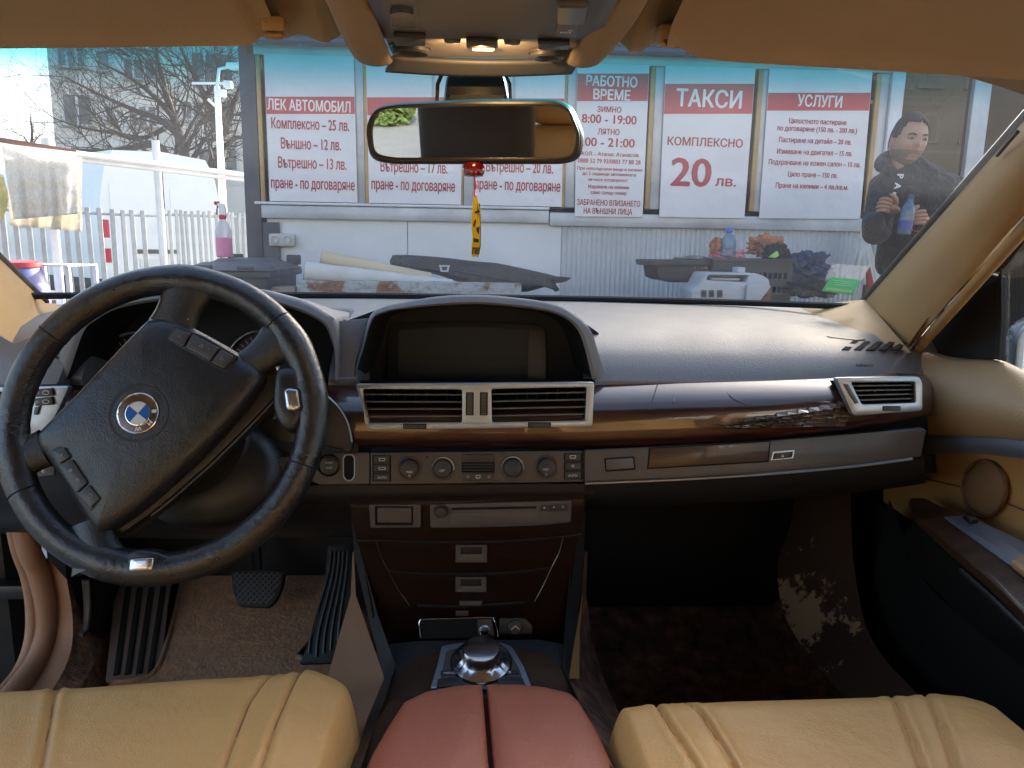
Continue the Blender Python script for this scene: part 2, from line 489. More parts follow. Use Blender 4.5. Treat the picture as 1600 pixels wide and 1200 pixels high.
def structure(o): o['kind'] = 'structure'; return o
# ground
structure(grid('ground', [[(x, y, 0) for x in (-400, -60, -12, 0, 12, 60, 400)] for y in (-400, -60, -10, 0, 10, 60, 400)], M['asphalt'], sm=0, flip=False))

# ------------------------------------------------ kiosk
KY = 4.1
FK = Fr((0, KY, 0), (1, 0, 0), (0, -1, 0))
kiosk = thing('kiosk', (0.5, KY, 0), 'long metal kiosk with aluminium window posts, ribbed white lower sheets and a blue fascia', 'kiosk')
xl = FK.px(402, 220)[0]; xr = FK.px(1378, 220)[0]
zt = 2.100; zs0, zs1 = 1.285, 1.365
seams = [xl + .03, FK.px(637, 400)[0], FK.px(877, 400)[0], FK.px(1130, 400)[0], xr - .02]
for i in range(4):
    box('wall_sheet', (seams[i] + .0015, KY, 0.02), (seams[i + 1] - .0015, KY + .03, zs0 + .01), M['ksheet'] if i < 2 else M['kribs'], kiosk, .003, 1)
xm = FK.px(857, 345)[0]
box('sill_rail', (xl - .02, KY - .026, zs0), (xm, KY + .02, zs1 - .01), M['kalu'], kiosk, .006)
box('sill_rail', (xm + .004, KY - .022, zs0 - .012), (xr, KY + .02, zs1 - .02), M['kalu'], kiosk, .006)
box('sill_ledge', (xl - .02, KY - .036, zs1 - .008), (xm, KY + .02, zs1 + .006), M['kpost'], kiosk, .003)
box('head_rail', (xl - .03, KY - .03, zt), (xr + .06, KY + .03, zt + .05), M['kalu'], kiosk, .005)
box('fascia', (xl - .10, KY - .10, zt + .052), (xr + 2.3, KY - .04, zt + .34), M['bluefascia'], kiosk, .01)
box('fascia_trim', (xl - .12, KY - .115, zt + .075), (xr + 2.32, KY - .10, zt + .10), M['navy'], kiosk, .003)
box('roof', (xl - .15, KY - .12, zt + .342), (xr + 2.4, KY + 2.4, zt + .44), M['galv'], kiosk, .01)
box('corner_post', (xl - .07, KY - .03, 0.0), (xl + .012, KY + .06, zt + .05), M['navy'], kiosk, .004)
box('corner_panel', (xl - .03, KY - .02, 0.0), (xl + .10, KY - .003, zs0 - .02), M['navy'], kiosk, .003)
box('side_wall', (xl - .05, KY + .062, 0), (xl + .0, KY + 2.3, zt + .3), M['ksheet'], kiosk)
for px_ in (562, 733, 892, 1026, 1191):
    x = FK.px(px_, 220)[0]
    box('window_post', (x - .028, KY - .022, zs1 + .006), (x + .028, KY + .03, zt), M['kalu'], kiosk, .004)
    for s in (-1, 1):
        box('glazing_bead', (x + s * .042 - .012, KY - .03, zs1 + .007), (x + s * .042 + .012, KY - .006, zt - .002), M['ochre'], kiosk, .003)
box('glazing_bead', (xl + .015, KY - .03, zs1 + .007), (xl + .037, KY - .006, zt - .002), M['ochre'], kiosk, .003)
box('glazing_bead', (xr - .075, KY - .03, zs1 + .007), (xr - .05, KY - .006, zt - .002), M['ochre'], kiosk, .003)
box('window_post', (xr - .048, KY - .022, zs1 - .02), (xr, KY + .03, zt), M['kalu'], kiosk, .004)
box('door_post', (xr + .003, KY - .04, 0.0), (xr + .075, KY + .03, zt + .05), M['kpost'], kiosk, .005)
M['kglass'] = glass('kiosk_glass', (.10, .11, .12), .9, .02, opac=((.02, .02, .025), .3))
ws = [FK.px(p, 220)[0] for p in (405, 562, 733, 892, 1026, 1191, 1378)]
for a, b in zip(ws, ws[1:]):
    box('window_pane', (a + .03, KY + .004, zs1), (b - .03, KY + .010, zt), M['kglass'], kiosk)
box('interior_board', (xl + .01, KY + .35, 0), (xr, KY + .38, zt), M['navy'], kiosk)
# glazed door to the right of the posters
gd = thing('glazed_door', (xr + .5, KY, 0), 'dark glazed kiosk door with grey frame, reflecting the flats across the yard, behind the man', 'door')
M['mirrorglass'] = glass('reflective_dark_glass', (.05, .06, .08), .8, .01, opac=((.006, .007, .01), .5), ior=1.9)
x0 = xr + .08; x1 = FK.px(1508, 200)[0]; x2 = FK.px(1535, 200)[0]
fyd = KY - .01
box('pane', (x0 - .004, fyd, .1), (x1, fyd + .008, zt), M['mirrorglass'], gd)
box('frame', (x1 + .001, fyd - .03, .0), (x2, fyd + .03, zt + .05), M['kalu'], gd, .006)
box('pane', (x2 + .001, fyd + .01, .1), (x2 + 1.1, fyd + .018, zt), M['kglass'], gd)
box('frame', (x2 + 1.1, fyd - .03, .0), (x2 + 1.17, fyd + .03, zt + .05), M['kalu'], gd, .006)
box('end_wall', (x2 + 1.2, KY, 0), (x2 + 1.3, KY + 2.3, zt + .3), M['ksheet'], kiosk)
box('rear_wall', (xl - .05, KY + 2.31, 0), (x2 + 1.3, KY + 2.35, zt + .3), M['ksheet'], kiosk)

# ------------------------------------------------ posters
FP = Fr((0, KY - .034, 0), (1, 0, 0), (0, -1, 0))
def poster(name, label, quad, band, head, lines, gap=None):
    q = [list(c) for c in FP.pxs(quad)]
    for i in (0, 1):
        o_ = q[3 - i]; top = zt + .004
        q[i][0] += (q[i][0] - o_[0]) * (top - q[i][1]) / (q[i][1] - o_[1]); q[i][1] = top
    if quad[0][0] < 890:
        for i in (2, 3): q[i][1] = max(q[i][1], zs1 + .009)
    q = [tuple(c) for c in q]
    cx = sum(a for a, b in q) / 4; cz = min(b for a, b in q)
    t = thing(name, (cx, KY - .034, cz), label, 'poster')
    plate('sheet', FP, [q], -.0012, 0.0, M['paper'], t)
    def edge_x(i, z):
        a, b = Vector(q[i]), Vector(q[3 - i]); return lerp(a.x, b.x, (z - a.y) / (b.y - a.y))
    xl_, xr_ = quad[0][0], quad[1][0]
    bq = []
    for i, px_, py_ in ((0, xl_, band[0]), (1, xr_, band[0]), (1, xr_, band[1]), (0, xl_, band[1])):
        z = FP.px(px_, py_)[1]; bq.append((edge_x(i, z) + (.002 if i == 0 else -.002), z))
    plate('header_band', FP, [bq], .0002, .0008, M['paper_red'], t)
    def items(ls):
        r = []
        for s, px_, py_, h, w in ls:
            u, v = FP.px(px_, py_)
            ww = abs(FP.px(px_ + w / 2, py_)[0] - FP.px(px_ - w / 2, py_)[0]); hh = abs(FP.px(px_, py_ - h / 2)[1] - FP.px(px_, py_ + h / 2)[1])
            r.append((FP, s, u, v, hh, 1.0, .035, .0012, -.012, ww))
        return r
    if head: letters('header_lettering', items(head), M['ink_white'], t)
    letters('lettering', items(lines), M['ink_red'], t)
    return t
poster('price_poster', 'price poster headed ЛЕК АВТОМОБИЛ, leftmost of the six kiosk posters',
       [(413, 105), (553, 107), (559, 331), (422, 327)], (151, 178), [('ЛЕК АВТОМОБИЛ', 483, 165, 17, 130)],
       [('Комплексно – 25 лв.', 485, 194, 17, 122), ('Външно – 12 лв.', 486, 225, 17, 94),
        ('Вътрешно – 13 лв.', 488, 255, 17, 107), ('пране - по договаряне', 489, 287, 17, 131)])
poster('price_poster', 'price poster with the line Вътрешно – 17 лв. half behind the mirror',
       [(572, 107), (724, 108), (720, 335), (577, 331)], (152, 180), None,
       [('Вътрешно – 17 лв.', 647, 261, 17, 105), ('пране - по договаряне', 646, 289, 17, 131)])
poster('price_poster', 'price poster with the line Вътрешно – 20 лв. and a curled corner behind the air freshener',
       [(743, 108), (883, 112), (877, 338), (743, 335)], (154, 182), None,
       [('Вътрешно – 20 лв.', 812, 261, 17, 105), ('пране - по договаряне', 809, 289, 17, 134)])
poster('opening_hours_poster', 'narrow poster headed РАБОТНО ВРЕМЕ with opening hours and small print',
       [(902, 103), (1015, 103), (1004, 339), (898, 338)], (115, 158),
       [('РАБОТНО', 956, 127, 16, 80), ('ВРЕМЕ', 956, 148, 16, 58)],
       [('ЗИМНО', 952, 171, 9, 38), ('8:00 - 19:00', 952, 186, 14, 86), ('ЛЯТНО', 951, 206, 9, 34), ('8:00 - 21:00', 946, 222, 14, 92),
        ('ЖОЛ. - Атанас Атанасов', 952, 241, 6, 92), ('0888 52 79 93/0883 77 88 28', 952, 252, 7, 98),
        ('При непотърсени вещи и килими', 953, 264, 5, 102), ('до 2 седмици автомивката', 952, 272, 5, 84), ('не носи отговорност', 950, 281, 5, 62),
        ('Издаване на килими', 951, 292, 5.5, 64), ('само срещу номер', 951, 301, 5.5, 56),
        ('ЗАБРАНЕНО ВЛИЗАНЕТО', 951, 317, 9, 99), ('НА ВЪНШНИ ЛИЦА', 950, 330, 9, 76)])
poster('taxi_poster', 'poster headed ТАКСИ with a large red price 20 лв.',
       [(1040, 104), (1181, 103), (1163, 341), (1030, 339)], (131, 178), [('ТАКСИ', 1108, 154, 27, 103)],
       [('КОМПЛЕКСНО', 1102, 222, 13, 118), ('20', 1080, 268, 45, 64), ('лв.', 1134, 283, 16, 33)])
poster('services_poster', 'poster headed УСЛУГИ listing services, rightmost of the six kiosk posters',
       [(1203, 103), (1364, 106), (1344, 342), (1186, 341)], (145, 173), [('УСЛУГИ', 1281, 158, 18, 70)],
       [('Цялостното пастиране', 1278, 190, 8, 90), ('по договаряне (150 лв. - 200 лв.)', 1277, 202, 8, 125),
        ('Пастиране на детайл – 20 лв.', 1274, 220, 8, 114), ('Измиване на двигател – 15 лв.', 1273, 238, 8, 118),
        ('Подхранване на кожен салон – 15 лв.', 1273, 255, 8, 144), ('Цяло пране – 150 лв.', 1270, 273, 8, 78),
        ('Пране на килими – 4 лв./кв.м.', 1269, 291, 8, 114)])
# socket
sx, sz = FK.px(443, 375)
so = thing('wall_socket', (sx, KY - .02, sz), 'grey double power socket on the lower kiosk wall', 'socket')
M['socket'] = mat('socket_plastic', (.45, .45, .42), .5)
box('housing', (sx - .067, KY - .045, sz - .033), (sx + .067, KY - .002, sz + .033), M['socket'], so, .008)
for s in (-1, 1):
    f = Fr((sx + s * .032, KY - .0455, sz), (1, 0, 0), (0, -1, 0))
    lathe('socket_ring', f, [(.025, -.001), (.025, .004), (.020, .005), (.018, .001), (.0, .0008)], M['socket'], so, 20)
    lathe('socket_well', f, [(.018, .0014), (.016, .0062), (.012, .0062), (.011, .002), (0, .0021)], M['kalu'], so, 16)
# ------------------------------------------------ bench with the odds and ends
bench = thing('work_bench', (.8, 3.6, 0), 'long low work bench in front of the kiosk carrying rolls, crate and tools', 'bench')
M['benchwood'] = mat('bench_board', (.30, .27, .22), .8, var=(6, (.2, .18, .15), .3, .7), bump=(40, .3))
BZ = .865
for k in range(4):
    box('bench_board', (-1.2, 3.25 + k * .18, BZ - .03), (2.15, 3.42 + k * .18, BZ), M['benchwood'], bench, .004)
for x in (-1.1, .5, 2.05):
    for y in (3.3, 3.9): box('leg', (x - .03, y - .03, 0), (x + .03, y + .03, BZ - .031), M['benchwood'], bench, .003)
M['plank'] = mat('flaking_painted_plank', (.33, .34, .34), .75, var=(7, (.20, .10, .06), .52, .58), bump=(18, .8), bump2=(90, .4))
p0 = aty(463, 438, 3.3); p1 = aty(815, 440, 3.3)
tag(box('plank', (p0.x, 3.3, BZ + .002), (p1.x, 3.40, p0.z), M['plank'], None, .004), 'thick plank with flaking grey paint lying on the bench under the rolls', 'plank')
p2 = aty(420, 447, 3.36)
tag(box('timber_offcut', (p2.x, 3.32, BZ + .002), (p0.x - .01, 3.44, p2.z), M['benchwood'], None, .006), 'short pale timber offcut left of the flaking plank', 'timber')
def roll(label, a, b, r0, r1, y0, y1, mt):
    A = aty(*a, y0); B = aty(*b, y1); d = (B - A).normalized()
    t = thing('carpet_roll', A, label, 'roll')
    n = 14; pts = [A.lerp(B, k / n) for k in range(n + 1)]; rs = [lerp(r0, r1, k / n) * (1 + .02 * math.sin(k * 1.9)) for k in range(n + 1)]
    tube('roll', pts, rs, mt, t, 20)
    f = Fr(A - d * .001, d.cross(Vector((0, 0, 1))), -d)
    vs = []; sp = []
    for k in range(60):
        a_ = k * .42; r = r0 * (.15 + .83 * k / 60); sp.append(f.w(r * math.cos(a_), r * math.sin(a_), .002))
    tube('spiral_edge', sp, .0035, M['kalu'], t, 5)
M['roll_white'] = mat('white_roll', (.55, .54, .52), .8, var=(5, (.42, .40, .37), .4, .75), bump=(200, .3))
M['roll_cream'] = mat('cream_roll', (.55, .45, .30), .8, var=(5, (.45, .36, .24), .4, .75), bump=(200, .3))
roll('white rolled carpet with banded end lying on the flaking plank', (477, 426), (706, 446), .050, .028, 3.42, 3.52, M['roll_white'])
roll('cream rolled carpet lying behind the white roll', (503, 405), (672, 437), .040, .034, 3.56, 3.62, M['roll_cream'])
# black bag
FB = Fr((0, 3.5, 0), (1, 0, 0), (0, -1, .15))
bagpx = [(612, 402), (620, 398), (680, 401), (740, 408), (776, 411), (820, 420), (860, 429), (874, 433), (893, 434), (880, 440), (868, 442), (874, 452), (868, 454), (860, 446), (838, 451), (815, 455), (760, 449), (720, 440), (680, 427), (640, 420), (614, 416), (609, 409)]
M['bag'] = mat('black_nylon', (.014, .015, .017), .6, bump=(40, .5), bump2=(700, .3), var=(12, (.03, .032, .035), .4, .7))
q = [tuple(p) for p in cat([(*p, 0) for p in FB.pxs(bagpx)], 3, True)]
q = [(a, b) for a, b, c in q]
bag = thing('garment_bag', aty(750, 430, 3.5), 'black nylon bag with a grey emblem draped over plank and rolls', 'bag')
dome('bag_body', FB, q, [(1.0, -.05), (1.0, 0), (.9, .025), (.72, .035), (.45, .03), (0.2, .033)], M['bag'], bag)
fcr = FB.pxs([(708, 424), (760, 433), (800, 440)])
tube('fold', [FB.w(a, b, .031) for a, b in fcr], .006, M['bag'], bag, 8)
u, v = FB.px(695, 421)
plate('emblem', FB, [[(u - .026, v + .016), (u + .026, v + .016), (u + .018, v - .016), (u - .018, v - .016)], [(u - .015, v + .009), (u + .015, v + .009), (u + .010, v - .009), (u - .010, v - .009)]], .034, .037, M['kalu'], bag)
# black tray
M['blackplastic'] = mat('rough_black_plastic', (.016, .017, .018), .55, bump=(300, .2), var=(10, (.03, .03, .032), .4, .7))
FT = Fr((0, 3.45, 0), (1, 0, 0), (0, -1, 0))
tray = thing('plastic_tray', aty(1070, 430, 3.45), 'long black plastic tray jutting out left of the crate', 'tray')
q = FT.pxs([(1026, 412), (1150, 414), (1148, 441), (1044, 441), (1030, 436)])
plate('tray_front', FT, [rpoly(q, .01)], -.01, .0, M['blackplastic'], tray, .003)
plate('tray_back', FT, [rpoly(q, .01)], -.30, -.29, M['blackplastic'], tray, .003)
plate('tray_rim', FT, [rpoly(FT.pxs([(1014, 406), (1150, 407), (1150, 415), (1016, 416)]), .01)], -.31, .012, M['blackplastic'], tray, .004)
qa, qb = FT.px(1046, 441), FT.px(1148, 441)
box('tray_base', (qa[0], 3.45, qa[1]), (qb[0], 3.75, qa[1] + .008), M['blackplastic'], tray)
# towels/cloths: crumpled cloth lumps
def cloth(name, label, px_, y, sx_, sy_, sz_, mt, seed, rough=.35, catg='cloth', frq=14):
    from mathutils import noise
    c = aty(*px_, y)
    bm = bmesh.new(); bmesh.ops.create_icosphere(bm, subdivisions=5, radius=1)
    for v in bm.verts:
        p = v.co.copy(); n = noise.fractal(p * 2.2 + Vector((seed, 0, seed)), 1.0, 2.0, 4) * rough
        r = abs(noise.noise(p * 3.1 + Vector((0, seed, 0))))
        k = 1 + n - (0.25 * (1 - min(1, r * 6))) * rough * 1.6
        v.co = Vector((p.x * sx_ * k, p.y * sy_ * k, p.z * sz_ * k)) + c
    o = from_bm(name, bm, mt, None, 80); return tag(o, label, catg)
M['c_or'] = mat('orange_brown_cloth', (.42, .17, .07), .9, var=(14, (.20, .08, .05), .45, .6), bump=(200, .4))
M['c_blue'] = mat('blue_cloth', (.035, .06, .14), .9, var=(14, (.02, .03, .06), .4, .65), bump=(200, .4))
M['c_black'] = mat('black_cloth', (.015, .015, .018), .9, bump=(200, .4))
M['c_grey'] = mat('grey_cloth', (.13, .12, .11), .9, bump=(200, .4), var=(14, (.3, .27, .22), .5, .65))
M['c_white'] = mat('white_cloth', (.6, .6, .58), .9, bump=(200, .4), var=(14, (.45, .44, .42), .4, .65))
M['c_pink'] = mat('pink_cloth', (.60, .14, .18), .8, bump=(200, .4), var=(14, (.65, .4, .4), .5, .6))
M['c_yellow'] = mat('yellow_cloth', (.60, .42, .05), .8, bump=(200, .4))
cloth('rag', 'orange and brown patterned rag bunched on top of the black crate', (1196, 385), 3.62, .085, .07, .055, M['c_or'], 3, .45, 'rag')
cloth('rag', 'orange tip of cloth left of the blue capped water bottle', (1119, 384), 3.6, .03, .04, .04, M['c_or'], 8, .4, 'rag')
cloth('rag', 'pink and white rag under the water bottle', (1138, 398), 3.60, .075, .05, .028, M['c_pink'], 5, .4, 'rag')
cloth('rag', 'dark grey bundle with a green strip on the right of the crate', (1213, 398), 3.48, .058, .06, .052, M['c_black'], 15, .35, 'rag')
cloth('overalls', 'navy blue work clothes heaped beside the black crate', (1256, 419), 3.50, .115, .09, .075, M['c_blue'], 11, .5, 'clothes')
cloth('rag', 'black crumpled cloth on the white pad under the navy clothes', (1255, 450), 3.42, .10, .08, .042, M['c_black'], 21, .45, 'rag')
cloth('rag', 'grey beige crumpled rag right of the black cloth', (1290, 452), 3.5, .05, .06, .04, M['c_grey'], 27, .45, 'rag')
cloth('rag', 'yellow rag lying in the black tray', (1094, 417), 3.5, .05, .05, .020, M['c_yellow'], 29, .5, 'rag')
cloth('rag', 'dark grey striped cloth spilling from the crate into the tray', (1088, 408), 3.58, .13, .06, .024, M['c_grey'], 33, .35, 'rag')
FG = Fr((0, 3.41, 0), (1, 0, 0), (0, -1, 0))
tag(plate('green_strip', FG, [rpoly(FG.pxs([(1201, 402), (1214, 392), (1216, 400), (1210, 403)]), .004)], -.01, .012, mat('lime', (.3, .55, .15), .6), None, .002), 'lime green strip on the dark bundle in the crate', 'strap')
# crate
crate = thing('plastic_crate', aty(1168, 435, 3.4), 'black perforated plastic crate full of rags behind the grey machine', 'crate')
a = FT.px(1110, 408); b = FT.px(1228, 462)
x0, x1, z1, z0 = a[0], b[0], a[1], BZ + .002
for yy in (3.40, 3.74):
    rows = []
    holes = []
    nx = 14
    for r in range(3):
        for k in range(nx):
            hx = lerp(x0 + .02, x1 - .02, (k + .5) / nx); hz = lerp(z0 + .02, z1 - .03, (r + .5) / 3)
            holes.append([(hx - .008, hz - .014), (hx - .008, hz + .014), (hx + .008, hz + .014), (hx + .008, hz - .014)])
    f = Fr((0, yy, 0), (1, 0, 0), (0, -1, 0))
    plate('crate_side', f, [[(x0, z0), (x1, z0), (x1, z1), (x0, z1)]] + holes, -.008, 0, M['blackplastic'], crate)
box('crate_end', (x0, 3.409, z0), (x0 + .008, 3.731, z1), M['blackplastic'], crate)
box('crate_end', (x1 - .008, 3.409, z0), (x1, 3.731, z1), M['blackplastic'], crate)
plate('crate_rim', Fr((0, 0, z1), (1, 0, 0), (0, 0, 1)), [[(x0 - .01, 3.385), (x1 + .01, 3.385), (x1 + .01, 3.76), (x0 - .01, 3.76)], [(x0 + .012, 3.41), (x0 + .012, 3.73), (x1 - .012, 3.73), (x1 - .012, 3.41)]], 0, .014, M['blackplastic'], crate, .002)
# water bottle
wb = aty(1137, 402, 3.56)
bot = thing('water_bottle', wb, 'clear plastic water bottle with a blue cap standing on the crate', 'bottle')
M['pet'] = glass('clear_blue_plastic', (.55, .68, .78), 1.4, .05, opac=((.25, .38, .5), .28))
M['bluecap'] = mat('blue_cap', (.03, .12, .5), .4)
fb = Fr(wb, (1, 0, 0), (0, 0, 1))
s_ = .130 / .13
lathe('bottle_body', fb, [(.030, 0), (.036, .005), (.036, .03), (.033, .038), (.036, .046), (.036, .075), (.030, .092), (.016, .112), (.012, .118)], M['pet'], bot, 20)
lathe('cap', fb, [(.015, .118), (.0155, .120), (.0155, .136), (.013, .139), (0, .139)], M['bluecap'], bot, 16)
# grey machine (portable cleaner)
FM = Fr((0, 3.22, 0), (1, 0, 0), (0, -1, 0))
M['mach'] = mat('grey_machine_plastic', (.36, .38, .41), .5, var=(5, (.30, .31, .34), .4, .7), rvar=.06)
mach = thing('portable_machine', aty(1140, 450, 3.22), 'light grey portable machine with a carrying handle and three square vents on the bench', 'machine')
q = FM.pxs([(1080, 470), (1080, 452), (1092, 447), (1104, 426), (1182, 427), (1196, 432), (1203, 438), (1203, 470)])
qh = FM.pxs([(1108, 430), (1104, 437), (1166, 441), (1169, 432)])
plate('machine_body', FM, [rpoly(q, .012), rpoly(qh, .008)], -.20, 0.0, M['mach'], mach, .008)
plate('handle_inset', FM, [rpoly(FM.pxs([(1104, 428), (1170, 430), (1168, 442), (1103, 440)]), .006)], -.18, -.12, M['kalu'], mach)
plate('handle_latch', FM, [rpoly(FM.pxs([(1158, 418), (1170, 418), (1170, 428), (1158, 428)]), .006)], -.12, -.04, M['mach'], mach, .004)
plate('handle_grip', FM, [rpoly(FM.pxs([(1112, 434), (1160, 435), (1158, 439), (1114, 438)]), .004)], -.10, -.02, M['mach'], mach, .004)
plate('side_block', FM, [rpoly(FM.pxs([(1165, 444), (1196, 440), (1203, 448), (1200, 470), (1163, 470)]), .01)], .0, .02, M['mach'], mach, .006)
for px_ in (1099, 1111, 1124):
    plate('vent', FM, [rpoly(FM.pxs([(px_ - 4, 453), (px_ + 5, 453), (px_ + 5, 465), (px_ - 4, 465)]), .004)], -.001, .003, M['grey_trim'], mach, .002)
for px_ in (1099, 1111, 1124):
    plate('vent_shadow', FM, [rpoly(FM.pxs([(px_ - 2.5, 455), (px_ + 3.5, 455), (px_ + 3.5, 463), (px_ - 2.5, 463)]), .003)], .0032, .004, M['blackplastic'], mach)
pad = aty(1255, 466, 3.3)
tag(box('foam_pad', (pad.x - .16, 3.2, BZ + .001), (pad.x + .16, 3.42, BZ + .03), M['c_white'], None, .012, 3), 'white foam pad with rounded edge under the black cloth', 'pad')
# white rags hanging on the door post
hr = thing('hanging_rag', aty(1348, 350, 3.9), 'white rag strips hanging from the kiosk corner by the door post', 'rag')
tops = aty(1349, 352, 3.95)
for k in range(7):
    bx = lerp(1329, 1368, k / 6); e = aty(bx, 445 - abs(k - 3) * 3, 3.93 - .02 * (k % 2))
    mid = tops.lerp(e, .5) + Vector((.006 * math.sin(k * 2.1), -.01, 0))
    pts = cat([tops, mid, e], 6)
    tube('rag_strip', pts, [.006 + .012 * (i / len(pts)) for i in range(len(pts))], M['c_white'], hr, 7, flat=.5)
tag(plate('red_strap', Fr((0, 3.85, 0), (1, 0, 0), (0, -1, 0)), [rpoly(Fr((0, 3.85, 0), (1, 0, 0), (0, -1, 0)).pxs([(1355, 425), (1360, 417), (1367, 448), (1356, 455)]), .004)], -.02, 0, mat('red_cloth', (.35, .04, .05), .8), None, .003), 'red cloth strip at the foot of the door post', 'strap')

# ------------------------------------------------ wheelie bin and spray bottle
BY = 3.25
bz = aty(350, 404, BY + .3).z
tl = aty(283, 408, BY); tr_ = aty(427, 410, BY)
M['bin'] = mat('dark_grey_bin', (.035, .038, .045), .5, var=(6, (.05, .054, .06), .4, .7), bump=(200, .15), rvar=.08)
bn = thing('wheelie_bin', ((tl.x + tr_.x) / 2, BY + .3, 0), 'dark grey wheelie bin with closed ridged lid beside the kiosk corner', 'bin')
bx0, bx1 = tl.x + .02, tr_.x - .02; by0, by1 = BY, BY + .55
def taper(name, r0, r1, z0, z1, m_, par, bev=.02):
    bm = bmesh.new()
    vs = [bm.verts.new((x, y, z0)) for x, y in ((r0[0], r0[2]), (r0[1], r0[2]), (r0[1], r0[3]), (r0[0], r0[3]))] + [bm.verts.new((x, y, z1)) for x, y in ((r1[0], r1[2]), (r1[1], r1[2]), (r1[1], r1[3]), (r1[0], r1[3]))]
    for f in ((0,3,2,1),(4,5,6,7),(0,1,5,4),(1,2,6,5),(2,3,7,6),(3,0,4,7)): bm.faces.new([vs[i] for i in f])
    if bev: bmesh.ops.bevel(bm, geom=bm.edges[:], offset=bev, segments=3, profile=.5, affect='EDGES')
    return from_bm(name, bm, m_, par, 40)
taper('bin_body', (bx0 + .05, bx1 - .05, by0 + .06, by1 - .06), (bx0 + .01, bx1 - .01, by0 + .02, by1), .08, bz - .05, M['bin'], bn)
box('rim', (bx0 - .012, by0 - .01, bz - .075), (bx1 + .012, by1 + .01, bz - .045), M['bin'], bn, .008)
taper('lid', (bx0 - .02, bx1 + .02, by0 - .03, by1), (bx0 + .03, bx1 - .03, by0 + .10, by1 - .04), bz - .044, bz - .012, M['bin'], bn, .008)
taper('lid_crown', (bx0 + .05, bx1 - .05, by0 + .14, by1 - .06), (bx0 + .08, bx1 - .08, by0 + .18, by1 - .09), bz - .014, bz + .004, M['bin'], bn, .005)
for s in (.25, .75):
    x = lerp(bx0, bx1, s); box('lid_grip', (x - .035, by0 - .05, bz - .04), (x + .035, by0 - .025, bz - .02), M['bin'], bn, .006)
for x in (bx0 + .03, bx1 - .03):
    box('lid_hinge', (x - .03, by1 - .02, bz - .03), (x + .03, by1 + .05, bz + .02), M['bin'], bn, .008)
    lathe('wheel', Fr((x, by1 - .02, .10), (0, 1, 0), (1 if x > (bx0+bx1)/2 else -1, 0, 0)), [(.10, -.02), (.10, .02), (.07, .025), (.02, .03), (0, .03)], M['rubber'], bn, 24)
sb = aty(351, 400, BY + .33); sb.z = bz + .0045
spb = thing('spray_bottle', sb, 'spray bottle half full of pink liquid with a red trigger on the bin lid', 'spray bottle')
M['pinkliq'] = mat('pink_liquid', (.62, .20, .34), .3, var=(10, (.58, .18, .31), .4, .6), spec=.5)
M['clearw'] = glass('milky_bottle', (.8, .8, .82), 1.0, .1, opac=((.7, .7, .72), .55))
M['redpl'] = mat('red_plastic', (.5, .02, .04), .35)
f = Fr(sb, (1, 0, 0), (0, 0, 1))
k = .25 / .29
lathe('liquid', f, [(.038*k, .001), (.043*k, .006), (.043*k, .105*k), (0, .105*k)], M['pinkliq'], spb, 24)
lathe('bottle_shell', f, [(.0425*k, .1055*k), (.043*k, .14*k), (.040*k, .155*k), (.020*k, .195*k), (.016*k, .205*k)], M['clearw'], spb, 24)
lathe('collar', f, [(.018*k, .203*k), (.019*k, .205*k), (.019*k, .225*k), (.015*k, .228*k), (0, .228*k)], M['redpl'], spb, 20)
fs = Fr(sb, (1, 0, 0), (0, -1, 0))
plate('spray_head', fs, [rpoly([(-.014, .19), (.016, .19), (.018, .225), (.008, .247), (-.012, .25), (-.022, .243), (-.012, .225)], .005)], -.011, .011, M['white_paint'], spb, .004)
plate('trigger', fs, [rpoly([(-.018, .236), (-.027, .243), (-.030, .250), (-.018, .256), (-.006, .256), (-.012, .248), (-.020, .24), (-.022, .218), (-.022, .195), (-.028, .195), (-.027, .22)], .002)], -.006, .006, M['redpl'], spb, .002)
plate('nozzle', fs, [rpoly([(-.03, .238), (-.036, .25), (-.028, .258), (-.02, .25)], .002)], -.008, .008, M['redpl'], spb, .002)

# ------------------------------------------------ fence
def fence(name, label, a, b, pitch, w, ztop, zbot=.05, arch=0):
    A = Vector((*a, 0)); B = Vector((*b, 0)); L = (B - A).length; d = (B - A) / L; n = Vector((d.y, -d.x, 0))
    t = thing(name, A.lerp(B, .5), label, 'fence')
    cnt = int(L / pitch); me = None
    for i in range(cnt):
        p = A + d * (pitch * (i + .5))
        if me is None:
            o = box('picket', (-w / 2, -.008, 0), (w / 2, .008, 1.0), M['galv'], t, .003, 1); me = o.data
        else:
            o = bpy.data.objects.new('picket', me); col.objects.link(o); o.parent = t
        o.matrix_parent_inverse = Matrix.Identity(4)
        q = p - t.location
        o.rotation_euler = (R_(random.uniform(-.5, .5)), R_(random.uniform(-.6, .6)), math.atan2(d.y, d.x) + R_(8 * random.uniform(-1, 1)))
        o.location = (q.x, q.y, zbot); o.scale = (1, 1, ztop - zbot + random.uniform(-.008, .008))
    for z in (zbot + .15, ztop - .05):
        tube('rail', [A + n * -.02 + Vector((0, 0, z)), B + n * -.02 + Vector((0, 0, z))], .015, M['galv'], t, 6)
    return t
fz = aty(200, 326, 7.8).z
fence('picket_fence', 'grey metal picket fence section in front of the white van', (-5.6, 6.3), (-3.42, 8.27), .105, .045, fz)
fence('picket_fence', 'tighter grey metal picket fence section between the white post and the kiosk', (-3.41, 8.28), (-2.3, 9.1), .062, .034, fz + .02)
fr_ = thing('pipe_frame', (-3.5, 8.0, 0), 'white steel pipe frame with two parallel rails above the picket fence', 'frame')
zA = aty(100, 238, 6.6); zB = aty(402, 276, 9.0)
tube('pipe', [zA, zB], .028, M['white_paint'], fr_, 10)
zA2 = aty(100, 246, 6.6); zB2 = aty(402, 283, 9.0)
